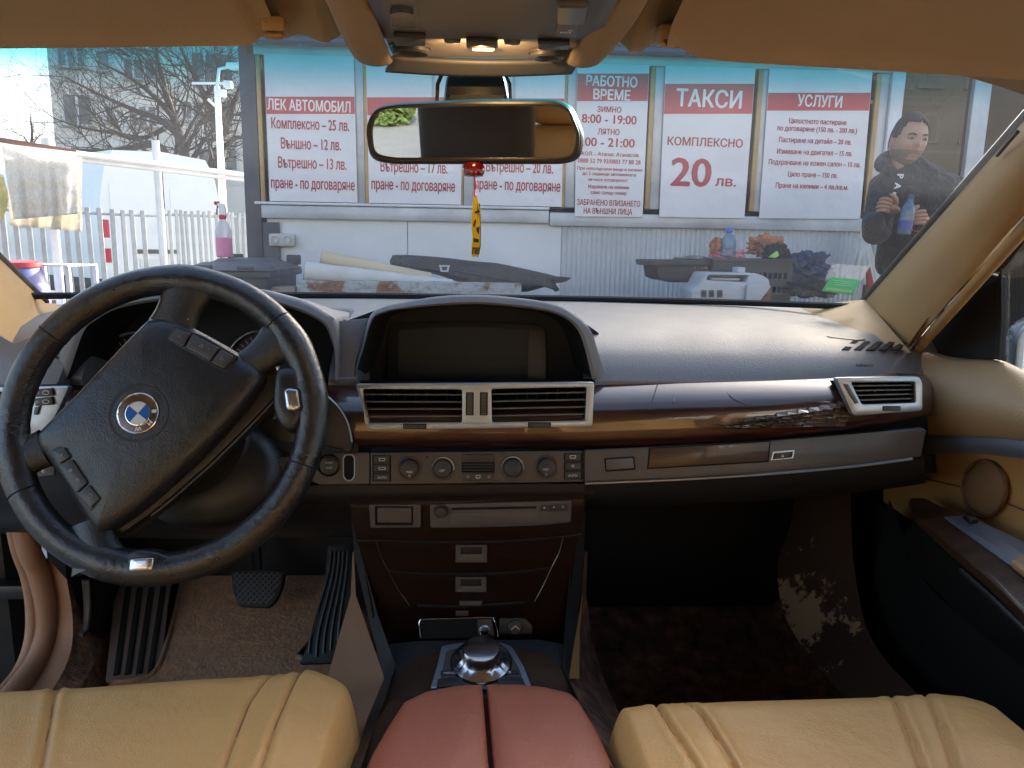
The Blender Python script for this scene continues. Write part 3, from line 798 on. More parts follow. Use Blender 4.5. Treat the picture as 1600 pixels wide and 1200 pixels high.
tube('pipe', [zA2 + Vector((0, .1, 0)), zB2 + Vector((0, .1, 0))], .022, M['white_paint'], fr_, 10)
pp = aty(246, 240, 7.75)
tube('pipe_post', [(pp.x, 7.72, 0), (pp.x, 7.72, pp.z + .12)], .035, M['white_paint'], fr_, 10)
pq = aty(72, 222, 6.3)
tube('pipe_post', [(pq.x, 6.3, 0), (pq.x, 6.3, pq.z + .03)], .035, M['white_paint'], fr_, 10)
# towel on a wooden rail
TY = 5.3
rail_a = aty(-40, 212, TY); rail_b = aty(120, 238, TY + .2)
M['railwood'] = mat('brown_rail', (.20, .075, .04), .6)
tag(tube('drying_rail', [rail_a, rail_b], .018, M['railwood'], None, 8), 'brown rail carrying the white towel at the left', 'rail')
def cloth_mat(name, c, sc, c2):
    m = mat(name, c, .95, bump=(sc, .8, 'voronoi'), var=(sc, c2, .40, .62))
    nt = m.node_tree; P = nt.nodes['Principled BSDF']; out = [n for n in nt.nodes if n.type == 'OUTPUT_MATERIAL'][0]
    tr = nt.nodes.new('ShaderNodeBsdfTranslucent'); tr.inputs[0].default_value = (*c, 1)
    mx = nt.nodes.new('ShaderNodeMixShader'); mx.inputs[0].default_value = .45
    nt.links.new(P.outputs[0], mx.inputs[1]); nt.links.new(tr.outputs[0], mx.inputs[2]); nt.links.new(mx.outputs[0], out.inputs[0])
    return m
M['towel'] = cloth_mat('white_waffle_towel', (.86, .85, .83), 75, (.66, .65, .63))
M['towel2'] = cloth_mat('cream_towel', (.76, .72, .64), 90, (.66, .62, .55))
def towel(name, label, tl_, tr__, bl, br, y, mt, ph):
    rows = []
    for j in range(25):
        v = j / 24; r = []
        for i in range(33):
            u = i / 32
            px_ = lerp(lerp(tl_[0], tr__[0], u), lerp(bl[0], br[0], u), v); py_ = lerp(lerp(tl_[1], tr__[1], u), lerp(bl[1], br[1], u), v)
            dy = .02 * math.sin(u * 17 + ph) * v + .012 * math.sin(u * 41 + v * 3 + ph) * v - .03 * math.exp(-((u - .62) / .05) ** 2) * v + .008 * math.sin(v * 22 + u * 2)
            r.append(aty(px_, py_, y + dy))
        rows.append(r)
    o = grid(name, rows, mt, None, .006, 80)
    return tag(o, label, 'towel')
towel('towel', 'cream towel hanging lowest behind the waffle towel', (12, 240), (128, 246), (16, 352), (127, 362), TY + .05, M['towel2'], 1)
towel('towel', 'white waffle weave towel hung over the brown rail', (3, 224), (119, 238), (22, 343), (124, 334), TY - .04, M['towel'], 3)
cloth('glove', 'yellow cloth tip at the left edge of the windscreen', (-8, 300), 4.9, .07, .04, .17, mat('pale_yellow', (.72, .62, .25), .9), 2, .2, 'cloth')
# blue drum & white chair-like crate at far left
ba = aty(5, 420, 5.6)
bd = thing('plastic_drum', (ba.x, 5.6, 0), 'blue plastic drum with a red lid at the foot of the fence', 'drum')
f = Fr((ba.x, 5.6, 0), (1, 0, 0), (0, 0, 1))
lathe('drum', f, [(.26, 0), (.28, .04), (.28, .3), (.265, .33), (.28, .36), (.28, .8), (.24, .95), (0, .95)], mat('blue_plastic', (.06, .10, .45), .45), bd, 28)
lathe('lid', f, [(.24, .952), (.25, .955), (.25, .99), (.2, 1.0), (0, 1.0)], M['redpl'], bd, 28)
wc = aty(82, 415, 5.9)
wt = thing('slatted_table', (wc.x, 5.9, 0), 'small weathered white slatted table in front of the fence', 'table')
for k in range(9):
    box('slat', (wc.x - .22, 5.7 + k * .05, wc.z), (wc.x + .22, 5.735 + k * .05, wc.z + .012), M['white_metal'], wt)
for sx_ in (-1, 1):
    for yy in (5.72, 6.12): box('leg', (wc.x + sx_ * .2 - .015, yy, 0), (wc.x + sx_ * .2 + .015, yy + .03, wc.z - .001), M['white_metal'], wt)

# ------------------------------------------------ white van
van = thing('parked_van', (-5.4, 10.9, 0), 'white high roof van parked behind the picket fence with its rear towards us', 'van')
vm = Matrix.Translation((-5.35, 10.9, 0)) @ Matrix.Rotation(R_(50), 4, 'Z')
M['vanpaint'] = mat('white_van_paint', (.78, .80, .82), .25, coat=.5, var=(2, (.72, .74, .76), .4, .7))
M['darkglass'] = mat('dark_glass', (.02, .025, .03), .08, var=(1, (.03, .04, .045), .4, .7))
W, H = 1.95, 2.42
def vx(p): return vm @ Vector(p)
sec = [(-.0, .45), (.0, 1.0), (.03, 1.7), (.13, 2.2), (.26, H), (W / 2, H + .05), (W - .26, H), (W - .13, 2.2), (W - .03, 1.7), (W, 1.0), (W, .45)]
rings = []
for yy, sc_, zc in ((0, .985, 0), (.06, 1, 0), (3.7, 1, 0), (4.15, .99, -.12), (4.8, .96, -.9), (5.6, .92, -1.25), (5.75, .9, -1.4)):
    rings.append([vx((W / 2 + (x - W / 2) * sc_, yy, max(.45, min(z, z + zc if z > 1.15 else z)) if z <= 1.15 else max(1.0, z + zc))) for x, z in sec])
vs = [p for r in rings for p in r]; n = len(sec); fs = []
for i in range(len(rings) - 1):
    for k in range(n - 1): fs.append((i*n+k, i*n+k+1, (i+1)*n+k+1, (i+1)*n+k))
fs.append(tuple(range(n))); fs.append(tuple((len(rings)-1)*n + k for k in range(n)))
mesh('body', vs, fs, M['vanpaint'], van, 30)
def vbox(name, a, b, m_, bev=.0, par=van): return box(name, a, b, m_, par, bev, 2, vm)
vbox('side_panel_window', (-.012, 1.05, 1.35), (-.004, 2.9, 2.05), mat('pale_panel', (.50, .56, .60), .3), .0)
vbox('sill_trim', (-.02, .02, .38), (-.002, 5.2, .62), M['blackplastic'], .005)
vbox('bumper', (.02, -.10, .38), (W - .02, -.001, .62), M['grey_trim'], .02)
vbox('rear_window', (.18, -.008, 1.35), (.88, -.002, 1.95), M['vanpaint'])
vbox('rear_window', (1.07, -.008, 1.35), (1.77, -.002, 1.95), M['vanpaint'])
vbox('door_seam', (.968, -.006, .64), (.98, -.001, 2.3), M['grey_trim'])
vbox('number_plate', (.55, -.016, .78), (1.07, -.008, .90), M['white_paint'])
vbox('door_handle_strip', (.50, -.03, .98), (1.15, -.008, 1.04), M['grey_trim'], .004)
for x in (.05, W - .13):
    vbox('tail_light', (x, -.02, .85), (x + .09, -.004, 1.45), M['redpl'], .006)
    vbox('reflector', (x + .0, -.024, 1.05), (x + .09, -.0205, 1.2), M['white_paint'])
M['tyre'] = M['rubber']
for yy in (1.1, 4.6):
    f = Fr(vx((-.01, yy, .34)), vm.to_3x3() @ Vector((0, 1, 0)), vm.to_3x3() @ Vector((-1, 0, 0)))
    w_ = lathe('wheel', f, [(.34, -.2), (.34, -.02), (.32, .0), (.22, .0)], M['tyre'], van, 28)
    lathe('rim', f, [(.215, .001), (.20, -.01), (.06, .008), (0, .008)], M['galv'], w_, 24)
    f = Fr(vx((W + .01, yy, .34)), vm.to_3x3() @ Vector((0, 1, 0)), vm.to_3x3() @ Vector((1, 0, 0)))
    lathe('wheel', f, [(.34, -.2), (.34, -.02), (.32, .0), (.22, .0), (0, 0)], M['tyre'], van, 28)

# ------------------------------------------------ street lamp
def street_lamp():
    y = 14.0; a = aty(349, 330, y); b = aty(345, 135, y)
    t = thing('street_lamp', (a.x, y, 0), 'white street lamp pole with a side arm in front of the bare tree', 'street lamp')
    tube('pole', [(a.x, y, 0), (a.x, y, b.z)], [.075, .05], M['white_paint'], t, 10)
    tube('arm', [aty(300, 130, y), aty(358, 130, y)], .022, M['white_paint'], t, 6)
    c = aty(342, 108, y); e = aty(360, 104, y)
    tube('lamp_arm', [(a.x, y, b.z - .02), c, e], .03, M['white_paint'], t, 8)
    box('lamp_head', (e.x - .05, y - .12, e.z - .04), (e.x + .35, y + .12, e.z + .05), M['white_paint'], t, .03)
    g = aty(325, 155, y); h = aty(344, 172, y); tube('bracket', [g, h], .025, M['white_paint'], t, 6)
    for q in ((347, 146), (357, 133)): 
        c = aty(*q, y - .05); box('camera_box', (c.x - .07, y - .15, c.z - .06), (c.x + .07, y, c.z + .06), M['white_paint'], t, .02)
street_lamp()

# ------------------------------------------------ bare tree
def bare_tree(name, label, Y, limbs, seed, tw=1.0, depth=4):
    rnd = random.Random(seed)
    base = aty(*limbs[0][0][0], Y)
    t = thing(name, (base.x, Y, 0), label, 'tree')
    crown = MB(); trunk = MB()
    def twig(p, d, r, L, lev):
        n = 4; pts = [p.copy()]; q = p.copy(); dd = d.copy()
        for i in range(n):
            dd = (dd + Vector((rnd.uniform(-.22, .22), rnd.uniform(-.22, .22), rnd.uniform(-.12, .20)))).normalized()
            q = q + dd * (L / n); pts.append(q.copy())
        crown.tube(pts, [max(.0028, r * (1 - .75 * i / n)) for i in range(n + 1)], 4 if lev > 1 else 5, cap=False)
        if lev < depth:
            for k in range(4 if lev < 2 else 3):
                i = rnd.randint(1, n); a = rnd.choice((-1, 1)) * rnd.uniform(.45, 1.0)
                ax = Vector((rnd.uniform(-.4, .4), -1, rnd.uniform(-.4, .4))).normalized()
                nd = Matrix.Rotation(a, 3, ax) @ dd
                twig(pts[i], nd.normalized(), r * .5, L * rnd.uniform(.5, .8), lev + 1)
    for li, (pl, r0, r1) in enumerate(limbs):
        pts = [aty(px_, py_, Y + (rnd.uniform(-.5, .5) if i else 0) * (1 if li else 0)) for i, (px_, py_) in enumerate(pl)]
        pts = cat(pts, 5)
        rs = [lerp(r0, r1, i / (len(pts) - 1)) for i in range(len(pts))]
        (trunk if li == 0 else crown).tube(pts, rs, 8)
        if li:
            m = len(pts)
            for i in range(2, m, 2):
                d = (pts[i] - pts[i - 1]).normalized()
                for _ in range(1):
                    a = rnd.choice((-1, 1)) * rnd.uniform(.4, 1.1)
                    ax = Vector((rnd.uniform(-.5, .5), -1, rnd.uniform(-.3, .3))).normalized()
                    twig(pts[i], (Matrix.Rotation(a, 3, ax) @ d), max(.010, rs[i] * .42), tw * rnd.uniform(.7, 1.5), 1)
    trunk.build('trunk', M['bark'], t); crown.build('crown', M['bark'], t)
bare_tree('bare_tree', 'large leafless tree with a forked dark trunk in front of the flats', 17.0, [
    ([(322, 480), (320, 400), (316, 325), (305, 295)], .26, .19),
    ([(307, 300), (292, 270), (285, 225), (270, 180), (255, 130), (243, 70)], .16, .03),
    ([(300, 285), (268, 250), (240, 226), (200, 232), (150, 236), (112, 232)], .13, .02),
    ([(310, 305), (330, 272), (345, 240), (346, 205), (325, 160), (300, 110), (280, 70)], .14, .03),
    ([(346, 210), (362, 170), (378, 130), (392, 90)], .09, .02),
    ([(285, 220), (255, 190), (210, 172), (160, 150), (100, 120)], .085, .015),
    ([(258, 200), (225, 215), (180, 208), (130, 200), (85, 185)], .06, .012),
    ([(272, 185), (240, 150), (200, 120), (150, 95)], .07, .012),
    ([(345, 235), (370, 215), (400, 222)], .06, .02),
    ([(320, 150), (345, 120), (360, 80)], .05, .012)], 5, 1.15)
bare_tree('bare_tree', 'small distant leafless tree top above the towel rail', 24.0, [
    ([(48, 330), (48, 260), (49, 225)], .12, .06),
    ([(49, 228), (50, 205), (47, 185)], .05, .01), ([(49, 230), (38, 215), (28, 208)], .03, .008), ([(49, 228), (60, 214), (70, 207)], .03, .008)], 9, .6, 3)

# ------------------------------------------------ blocks of flats
def flats(name, label, fr, x0, x1, z1, wins, seams_x, seams_z, depth, m_, extra=None):
    o = fr.w(0, 0, 0)
    t = thing(name, fr.w((x0 + x1) / 2, 0, 0), label, 'building')
    def fb(nm, u0, v0, u1, v1, n0, n1, mt, par=t):
        mm = fr.mat(); return box(nm, (u0, v0, n0), (u1, v1, n1), mt, par, 0, 1, mm)
    fb('wall', x0, 0, x1, z1, -depth, 0, m_)
    for sx_ in seams_x: fb('panel_joint', sx_ - .03, .5, sx_ + .03, z1 - .1, .001, .02, M['concrete'])
    for sz_ in seams_z: fb('panel_joint', x0 + .05, sz_ - .03, x1 - .05, sz_ + .03, .001, .025, M['concrete'])
    for (u0, v0, u1, v1, nb) in wins:
        f = fb('window', u0, v0, u1, v1, .005, .05, M['wframe'])
        w = (u1 - u0) / nb
        for k in range(nb):
            fb('pane', u0 + k * w + .05, v0 + .06, u0 + (k + 1) * w - .05, v1 - .06, .052, .06, M['wglass'], f)
        fb('sill', u0 - .05, v0 - .07, u1 + .05, v0 - .001, .005, .14, M['concrete2'], f)
    fb('roof', x0 - .2, z1, x1 + .2, z1 + .25, -depth - .2, .3, M['concrete'])
    return t
FA = Fr((0, 30, 0), (1, .10, 0), (.10, -1, 0))
wl = []
for (a, b, c, d, nb) in ((91, 70, 133, 105, 3), (154, 78, 171, 112, 1), (194, 92, 241, 124, 3), (300, 84, 364, 126, 3), (101, 147, 143, 196, 2), (166, 165, 175, 192, 1),
                         (203, 166, 245, 198, 3), (285, 158, 318, 188, 2), (324, 158, 364, 203, 2), (311, 232, 371, 266, 3), (250, 240, 268, 262, 1), (256, 272, 270, 330, 1),
                         (200, 240, 240, 268, 2), (120, 235, 160, 262, 2),):
    p = FA.px(a, d); q = FA.px(c, b); wl.append((p[0], p[1], q[0], q[1], nb))
xa = FA.px(84, 200)[0]
sz = [FA.px(250, y)[1] for y in (135, 215, 285)]
sxs = [FA.px(x, 200)[0] for x in (150, 188, 262, 300)]
flats('apartment_block', 'beige panel built block of flats seen behind the bare tree at the left', FA, xa, xa + 9.5, 15.5, wl, sxs, sz, 10, M['concrete'])
# behind us: what the mirror and the dark door reflect
FR_ = Fr((0, -34, 0), (-1, 0, 0), (0, 1, 0))
wl = []
for f_ in range(5):
    for k in range(5): wl.append((2 + k * 5.0, 1.6 + f_ * 2.9, 4.6 + k * 5.0, 3.0 + f_ * 2.9, 3))
    for k in range(12): wl.append((-31 + k * 2.7, 1.6 + f_ * 2.9, -29.6 + k * 2.7, 3.1 + f_ * 2.9, 1))
flats('apartment_block', 'pale block of flats across the yard behind the car', FR_, -32, 26, 16, wl, [-20, -5, 10], [4, 6.9, 9.8, 12.7], 10, M['concrete2'])
bl = thing('billboard', (9, -22, 0), 'grey billboard on a steel truss frame behind the car', 'billboard')
box('board', (4.5, -22, 3.2), (9.5, -21.9, 5.6), M['galv'], bl)
box('truss', (4.5, -22.2, 2.6), (9.6, -22.1, 2.75), M['navy'], bl)
for x in (5, 9): box('post', (x - .1, -22.2, 0), (x + .1, -22.01, 3.2), M['navy'], bl)

def bush(c, r, n, seed):
    rnd = random.Random(seed); t = thing('green_bush', (c[0], c[1], 0), ('small' if n < 1200 else 'larger') + ' green bush on the yard behind the car, seen in the mirror', 'bush')
    m_ = MB()
    for k in range(n):
        d = Vector((rnd.gauss(0, 1), rnd.gauss(0, 1), rnd.gauss(0, 1))).normalized() * r * rnd.uniform(.5, 1)
        p = Vector((c[0], c[1], r * .75)) + Vector((d.x, d.y, d.z * .8)); a = Vector((rnd.uniform(-1, 1), rnd.uniform(-1, 1), rnd.uniform(-1, 1))).normalized() * .06; b = a.cross(Vector((rnd.uniform(-1, 1), rnd.uniform(-1, 1), 1))).normalized() * .035
        m_.add([p - a, p + b, p + a, p - b], [(0, 1, 2, 3)])
    m_.build('foliage', mat('bush_leaves', (.07, .12, .03), .7, var=(6, (.10, .15, .04), .4, .6)), t, 0)
    tube('stem', [(c[0], c[1], 0), (c[0], c[1], r)], .03, M['bark'], t, 6)
bush((-4.6, -8.8), .42, 1500, 4); bush((-5.5, -9.6), .35, 1000, 6)
# ================================================================== CABIN SHELL
def pad_z(y):
    return interp([(1.02, .952), (1.04, .963), (1.055, .979), (1.08, .997), (1.12, 1.014), (1.18, 1.029), (1.28, 1.040), (1.40, 1.046), (1.52, 1.052)], y)
def pad_surf(x, y):
    return pad_z(y) - .012 * sstep(.50, .76, x) - .02 * sstep(-.60, -.80, x)
def pad_at(px_, py_):
    # the pad surface under a pixel: march along the ray
    d = ray(px_, py_).normalized(); t = .6
    while t < 2.2:
        p = CO + d * t; _ = 0
        if p.z < pad_surf(p.x, p.y) + .0012: return p
        t += .0008
    return CO + d * 1.2
# ---- floor pan and footwells (setting)
def floor_rows():
    rows = []
    for y, z in ((-1.0, .30), (.2, .30), (.9, .31), (1.25, .33), (1.45, .36), (1.6, .43), (1.74, .56), (1.84, .75), (1.9, 1.0)):
        r = []
        for i in range(41):
            x = lerp(-.76, .76, i / 40)
            t = sstep(.20, .12, abs(x)) * .26 * sstep(1.75, 1.3, y)
            s = sstep(.68, .76, abs(x)) * .12
            r.append((x, y, z - .055 + t + s))
        rows.append(r)
    return rows
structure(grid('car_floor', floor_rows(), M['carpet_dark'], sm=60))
# ---- roof lining
def roof_pt(x, y):
    z = interp([(-1.5, 1.28), (-.8, 1.38), (.1, 1.40), (.45, 1.385), (.60, 1.362), (.70, 1.345)], y)
    return z - .10 * (abs(x + .01) / .66) ** 3.2
structure(grid('roof_lining', [[(lerp(-.66, .66, i / 30), y, roof_pt(lerp(-.66, .66, i / 30), y)) for i in range(31)] for y in (-1.5, -1.2, -.9, -.6, -.3, 0, .2, .35, .45, .55, .62, .67, .705)], M['head'], sm=60))
structure(grid('roof_skin', [[(lerp(-.70, .70, i / 20), y, roof_pt(lerp(-.66, .66, i / 20), y) + .05) for i in range(21)] for y in (-1.55, -1.0, -.5, 0, .3, .5, .66, .72)], mat('car_paint', (.03, .035, .045), .25, coat=1.0), sm=60))
# ---- windscreen
gl_z = lambda y: 1.056 + (1.50 - y) * .352
def ws_pt(u, v):
    # u -1..1 across, v 0 base .. 1 top
    hw = lerp(.80, .63, v)
    y = lerp(1.50, .665, v) - .16 * abs(u) ** 2.6 * lerp(1, .25, v)
    return Vector((u * hw - .015, y, lerp(1.050, 1.349, v) + .004 * math.sin(math.pi * v) - .03 * abs(u) ** 3 * v))
M['wscreen'] = glass('windscreen_glass', (.93, .95, .95), .5, 0, band=(1.290, 1.325, (.01, .50, .64)), dust=.020)
wscr = thing('windscreen', (0, 1.4, 1.05), 'clear windscreen with a turquoise shade band along its top edge', 'windscreen')
grid('windscreen_glass', [[ws_pt(lerp(-1, 1, i / 32), j / 20) for i in range(33)] for j in range(21)], M['wscreen'], wscr, sm=80)
tube('base_seal', [ws_pt(lerp(-1, 1, i / 32), 0) + Vector((0, -.03, .004)) for i in range(33)], .006, M['matte'], wscr, 6)
M['frit'] = mat('black_frit', (.006, .006, .007), .4)
for s in (-1, 1):
    grid('edge_frit', [[ws_pt(s * (1 - k * .022), j / 20) + Vector((0, -.002, -.002)) for k in range(2)] for j in range(21)], M['frit'], wscr, sm=0)
# ---- A pillar trims
def pillar(name, label, A0, A1, B0, B1, par_slot=None):
    t = thing(name, A0, label, 'pillar trim')
    rows = []
    for j in range(25):
        v = -.02 + 1.3 * j / 24
        a = A0.lerp(A1, v); b = B0.lerp(B1, v)
        r = []
        for i in range(15):
            u = i / 14
            p = a.lerp(b, u)
            d = (CO - p).normalized()
            r.append(p + d * (.042 * math.sin(math.pi * min(1, u * 1.02)) ** .7) * (1 - .25 * sstep(.3, .8, u) * 1))
        rows.append(r)
    grid('trim_panel', rows, M['tan_trim'], t, sm=80)
    tube('glass_seal', [A0.lerp(A1, -.03 + 1.3 * j / 20) for j in range(21)], .006, M['matte'], t, 8)
    n = (B1 - B0).normalized()
    pts = [B0.lerp(B1, -.02 + 1.3 * j / 20) + Vector((math.copysign(.012, B0.x), 0, -.004)) for j in range(21)]
    tube('door_seal', pts, .008, M['tan_trim'], t, 10)
    return t
RA0 = aty(1345, 474, 1.38); RA1 = aty(1600, 184, .80); RB0 = aty(1422, 542, 1.15); RB1 = aty(1600, 334, .82)
pr_ = pillar('windscreen_pillar', 'tan leather covered windscreen pillar trim on the passenger side, right of the posters', RA0, RA1, RB0, RB1)
# grab slot on the pillar
sl = [aty(x, y, yy) for x, y, yy in ((1590, 206, .77), (1578, 219, .79), (1568, 231, .81), (1558, 243, .83))]
tube('slot_lip', sl, .0022, M['grey_trim'], pr_, 6)
# foot of the pillar flowing on to the dashboard
foot = []
for j in range(9):
    v = j / 8
    a = aty(lerp(1252, 1352, v), lerp(481, 468, v ** .7), lerp(1.45, 1.34, v)); b = pad_at(lerp(1262, 1425, v), lerp(487, 548, v ** .9)) + Vector((0, 0, -.004))
    foot.append([a.lerp(b, i / 10) + (CO - a).normalized() * .03 * math.sin(math.pi * i / 10) * v for i in range(11)])
grid('pillar_foot', foot, M['tan_trim'], pr_, sm=80)
LA0 = aty(72, 472, 1.40); LA1 = Vector((-.60, .74, 1.31)); LB0 = aty(40, 540, 1.16) + Vector((0, 0, 0)); LB1 = Vector((-.70, .80, 1.23))
LA1 = aty(0, 402, 1.26)
LA1 = LA0 + (LA1 - LA0) * 1.0
d_ = Vector((-.60, .74, 1.31)) - LA1
def lpath(v):
    return LA0.lerp(LA1, v / .25) if v < .25 else LA1.lerp(Vector((-.61, .74, 1.31)), (v - .25) / .75)
tL = thing('windscreen_pillar', LA0, 'tan windscreen pillar trim on the driver side, at the left edge beyond the steering wheel', 'pillar trim')
rows = []
for j in range(25):
    v = j / 24
    a = lpath(v); b = aty(20, 560, 1.10).lerp(Vector((-.72, .74, 1.20)), v)
    r = [a.lerp(b, i / 14) + (CO - a.lerp(b, i / 14)).normalized() * .03 * math.sin(math.pi * i / 14) ** .7 for i in range(15)]
    rows.append(r)
f0 = rows[0]
fr0 = [Vector(p) for p in f0]
pre = []
for k in (2, 1):
    a = aty(72 + k * 28, 473 + k * 5, 1.42); b = aty(20 + k * 40, 560 - k * 8, 1.12 + .04 * k)
    pre.append([a.lerp(b, i / 14) + (CO - a).normalized() * .02 * math.sin(math.pi * i / 14) for i in range(15)])
grid('trim_panel', pre + rows, M['tan_trim'], tL, sm=80)
tube('glass_seal', [lpath(j / 20) for j in range(21)], .006, M['matte'], tL, 8)
# body sides / rear (setting, seen in the mirror and shading the cabin)
def wallx(name, poly, x, th, mt):
    f = Fr((x, 0, 0), (0, -1, 0) if x > 0 else (0, 1, 0), (-1, 0, 0) if x > 0 else (1, 0, 0))
    pts = [((-y if x > 0 else y), z) for y, z in poly]
    return plate(name, f, [pts], -th, 0, mt)
for s in (-1, 1):
    nm = 'door_pillar'
    tag(wallx(nm, [(-.34, .3), (-.20, .3), (-.16, .95), (-.10, 1.30), (-.22, 1.30), (-.30, .95)], s * .71, .06, M['tan_trim']), 'tan pillar trim between the doors behind the ' + ('driver' if s < 0 else 'passenger') + ' seat', 'pillar trim')
    structure(wallx('side_body_rear', [(-1.5, .3), (-.2, .3), (-.2, .93), (-1.5, .95)], s * .735, .04, M['tan_trim']))
    structure(wallx('quarter_body', [(-1.5, .94), (-1.05, .94), (-.95, 1.3), (-1.5, 1.3)], s * .70, .04, M['tan_trim']))
    structure(wallx('roof_side', [(-1.4, 1.27), (-.1, 1.29), (.74, 1.22), (.70, 1.30), (.66, 1.36), (.2, 1.40), (-1.4, 1.36)], s * .68, .04, M['head']))
structure(box('rear_panel', (-.74, -1.56, .3), (.74, -1.52, .98), M['tan_trim']))
structure(box('rear_shelf', (-.74, -1.9, .96), (.74, -1.40, .985), M['carpet_dark']))
structure(box('bonnet', (-.80, 1.56, .88), (.80, 2.75, .93), mat('bonnet_paint', (.03, .035, .045), .25, coat=1.0), None, .02))
# rear bench
rb = thing('rear_bench', (0, -1.2, .3), 'tan leather rear bench seen only in the mirror', 'seat')
box('bench_back', (-.66, -1.45, .45), (.66, -1.28, 1.0), M['tan'], rb, .05, 4)
box('bench_cushion', (-.66, -1.35, .32), (.66, -.85, .60), M['tan'], rb, .05, 4)
for x in (-.38, .38): box('bench_headrest', (x - .13, -1.42, 1.0), (x + .13, -1.32, 1.15), M['tan'], rb, .04, 4)

# ================================================================== SUN VISORS, CONSOLE, MIRROR
def visor(name, label, px_edge, ydep, xs, side):
    t = thing(name, aty(*px_edge[len(px_edge)//2], ydep), label, 'sun visor')
    lo = cat([(*p, 0) for p in px_edge], 5)
    rows = []
    prof = [(.06, .035), (.03, .020), (.012, .008), (.003, .002), (0, 0), (-.002, .004), (-.012, .012), (-.07, .028), (-.16, .045), (-.22, .055)]
    # prof: (towards windscreen dy, dz)
    for dy, dz in prof:
        r = []
        for p in lo:
            q = aty(p.x, p.y, ydep); r.append((q.x, q.y + dy, q.z + dz))
        rows.append(r)
    grid('visor_board', rows, M['head_l'] if side < 0 else M['head_l'], t, sm=80)
    return t
M['head_l'] = mat('visor_fabric', (.33, .26, .175), .8, bump=(900, .4), var=(10, (.30, .235, .158), .35, .65))
v1 = visor('sun_visor', 'folded up tan sun visor above the driver, left of the roof console',
      [(-160, 79), (-60, 77), (0, 76), (120, 75), (250, 73), (340, 72), (385, 71), (398, 66), (408, 58), (430, 55)], .60, None, -1)
v2 = visor('sun_visor', 'folded up tan sun visor above the passenger, right of the roof console',
      [(1042, 72), (1060, 74), (1078, 84), (1100, 91), (1150, 97), (1250, 103), (1400, 112), (1520, 119), (1600, 125), (1700, 131), (1780, 136)], .58, None, 1)
# header lining edge in front of the visors
hd = [(-200, 60), (300, 57), (400, 56), (440, 58), (470, 54), (492, 62), (510, 66), (525, 60), (560, 52), (760, 50), (925, 56), (965, 64), (985, 80), (1003, 79), (1018, 70), (1045, 68), (1080, 74), (1120, 82), (1400, 100), (1800, 122)]
rows = []
lo = cat([(*p, 0) for p in hd], 5)
for dy, dz in ((.05, .02), (.012, .006), (0, 0), (-.01, .004), (-.05, .018), (-.12, .03)):
    rows.append([aty(p.x, p.y, .645) + Vector((0, dy, dz)) for p in lo])
structure(grid('windscreen_header', rows, M['head'], sm=80))
for i, (cx, cy, lab, yy) in enumerate(((432, 60, 'small brown hook of the driver visor left of the roof console', .60), (1042, 72, 'small brown hook of the passenger visor right of the roof console', .60))):
    c = aty(cx, cy, yy)
    t = thing('visor_hook', c, lab, 'hook')
    box('hook_body', (c.x - .009, c.y - .01, c.z + .002), (c.x + .009, c.y + .01, c.z + .014), M['tan_trim'], t, .003)
    box('hook_tip', (c.x - .007, c.y - .012, c.z - .002), (c.x + .007, c.y - .002, c.z + .0015), M['tan_trim'], t, .002)
# overhead console
oc = thing('roof_console', (0, .6, 1.32), 'grey roof console with reading lamps and a warm glowing light strip above the mirror', 'console')
M['ocg'] = mat('console_grey', (.085, .09, .10), .5, bump=(1200, .15))
M['ocl'] = mat('console_light_panel', (.40, .38, .36), .5, bump=(1500, .1))
YA, YB, YC, YD = .50, .600, .690, .705
def quadgrid(name, tl_, tr__, br, bl, mt, par, sag=0.0, n=16, m=6, th=.004):
    """corners as points; sag pushes the middle down"""
    rows = []
    for j in range(m + 1):
        v = j / m; rows.append([(tl_.lerp(tr__, i / n)).lerp(bl.lerp(br, i / n), v) - Vector((0, 0, sag * math.sin(math.pi * i / n))) for i in range(n + 1)])
    return grid(name, rows, mt, par, th, 60)
cA = [aty(560, -45, YA - .05), aty(985, -45, YA - .05)]; cB = [aty(600, 51, YB), aty(933, 53, YB)]
cC = [aty(615, 88, YC), aty(905, 92, YC)]; cD = [aty(602, 107, YD), aty(893, 110, YD)]
quadgrid('console_body', cA[0], cA[1], cB[1], cB[0], M['ocg'], oc)
quadgrid('lamp_panel', cB[0] + Vector((0, .0005, -.001)), cB[1] + Vector((0, .0005, -.001)), cC[1], cC[0], M['ocl'], oc, 0, th=0)
quadgrid('front_lip', cC[0] + Vector((0, -.004, .001)), cC[1] + Vector((0, -.004, .001)), cD[1], cD[0], M['ocg'], oc, .003)
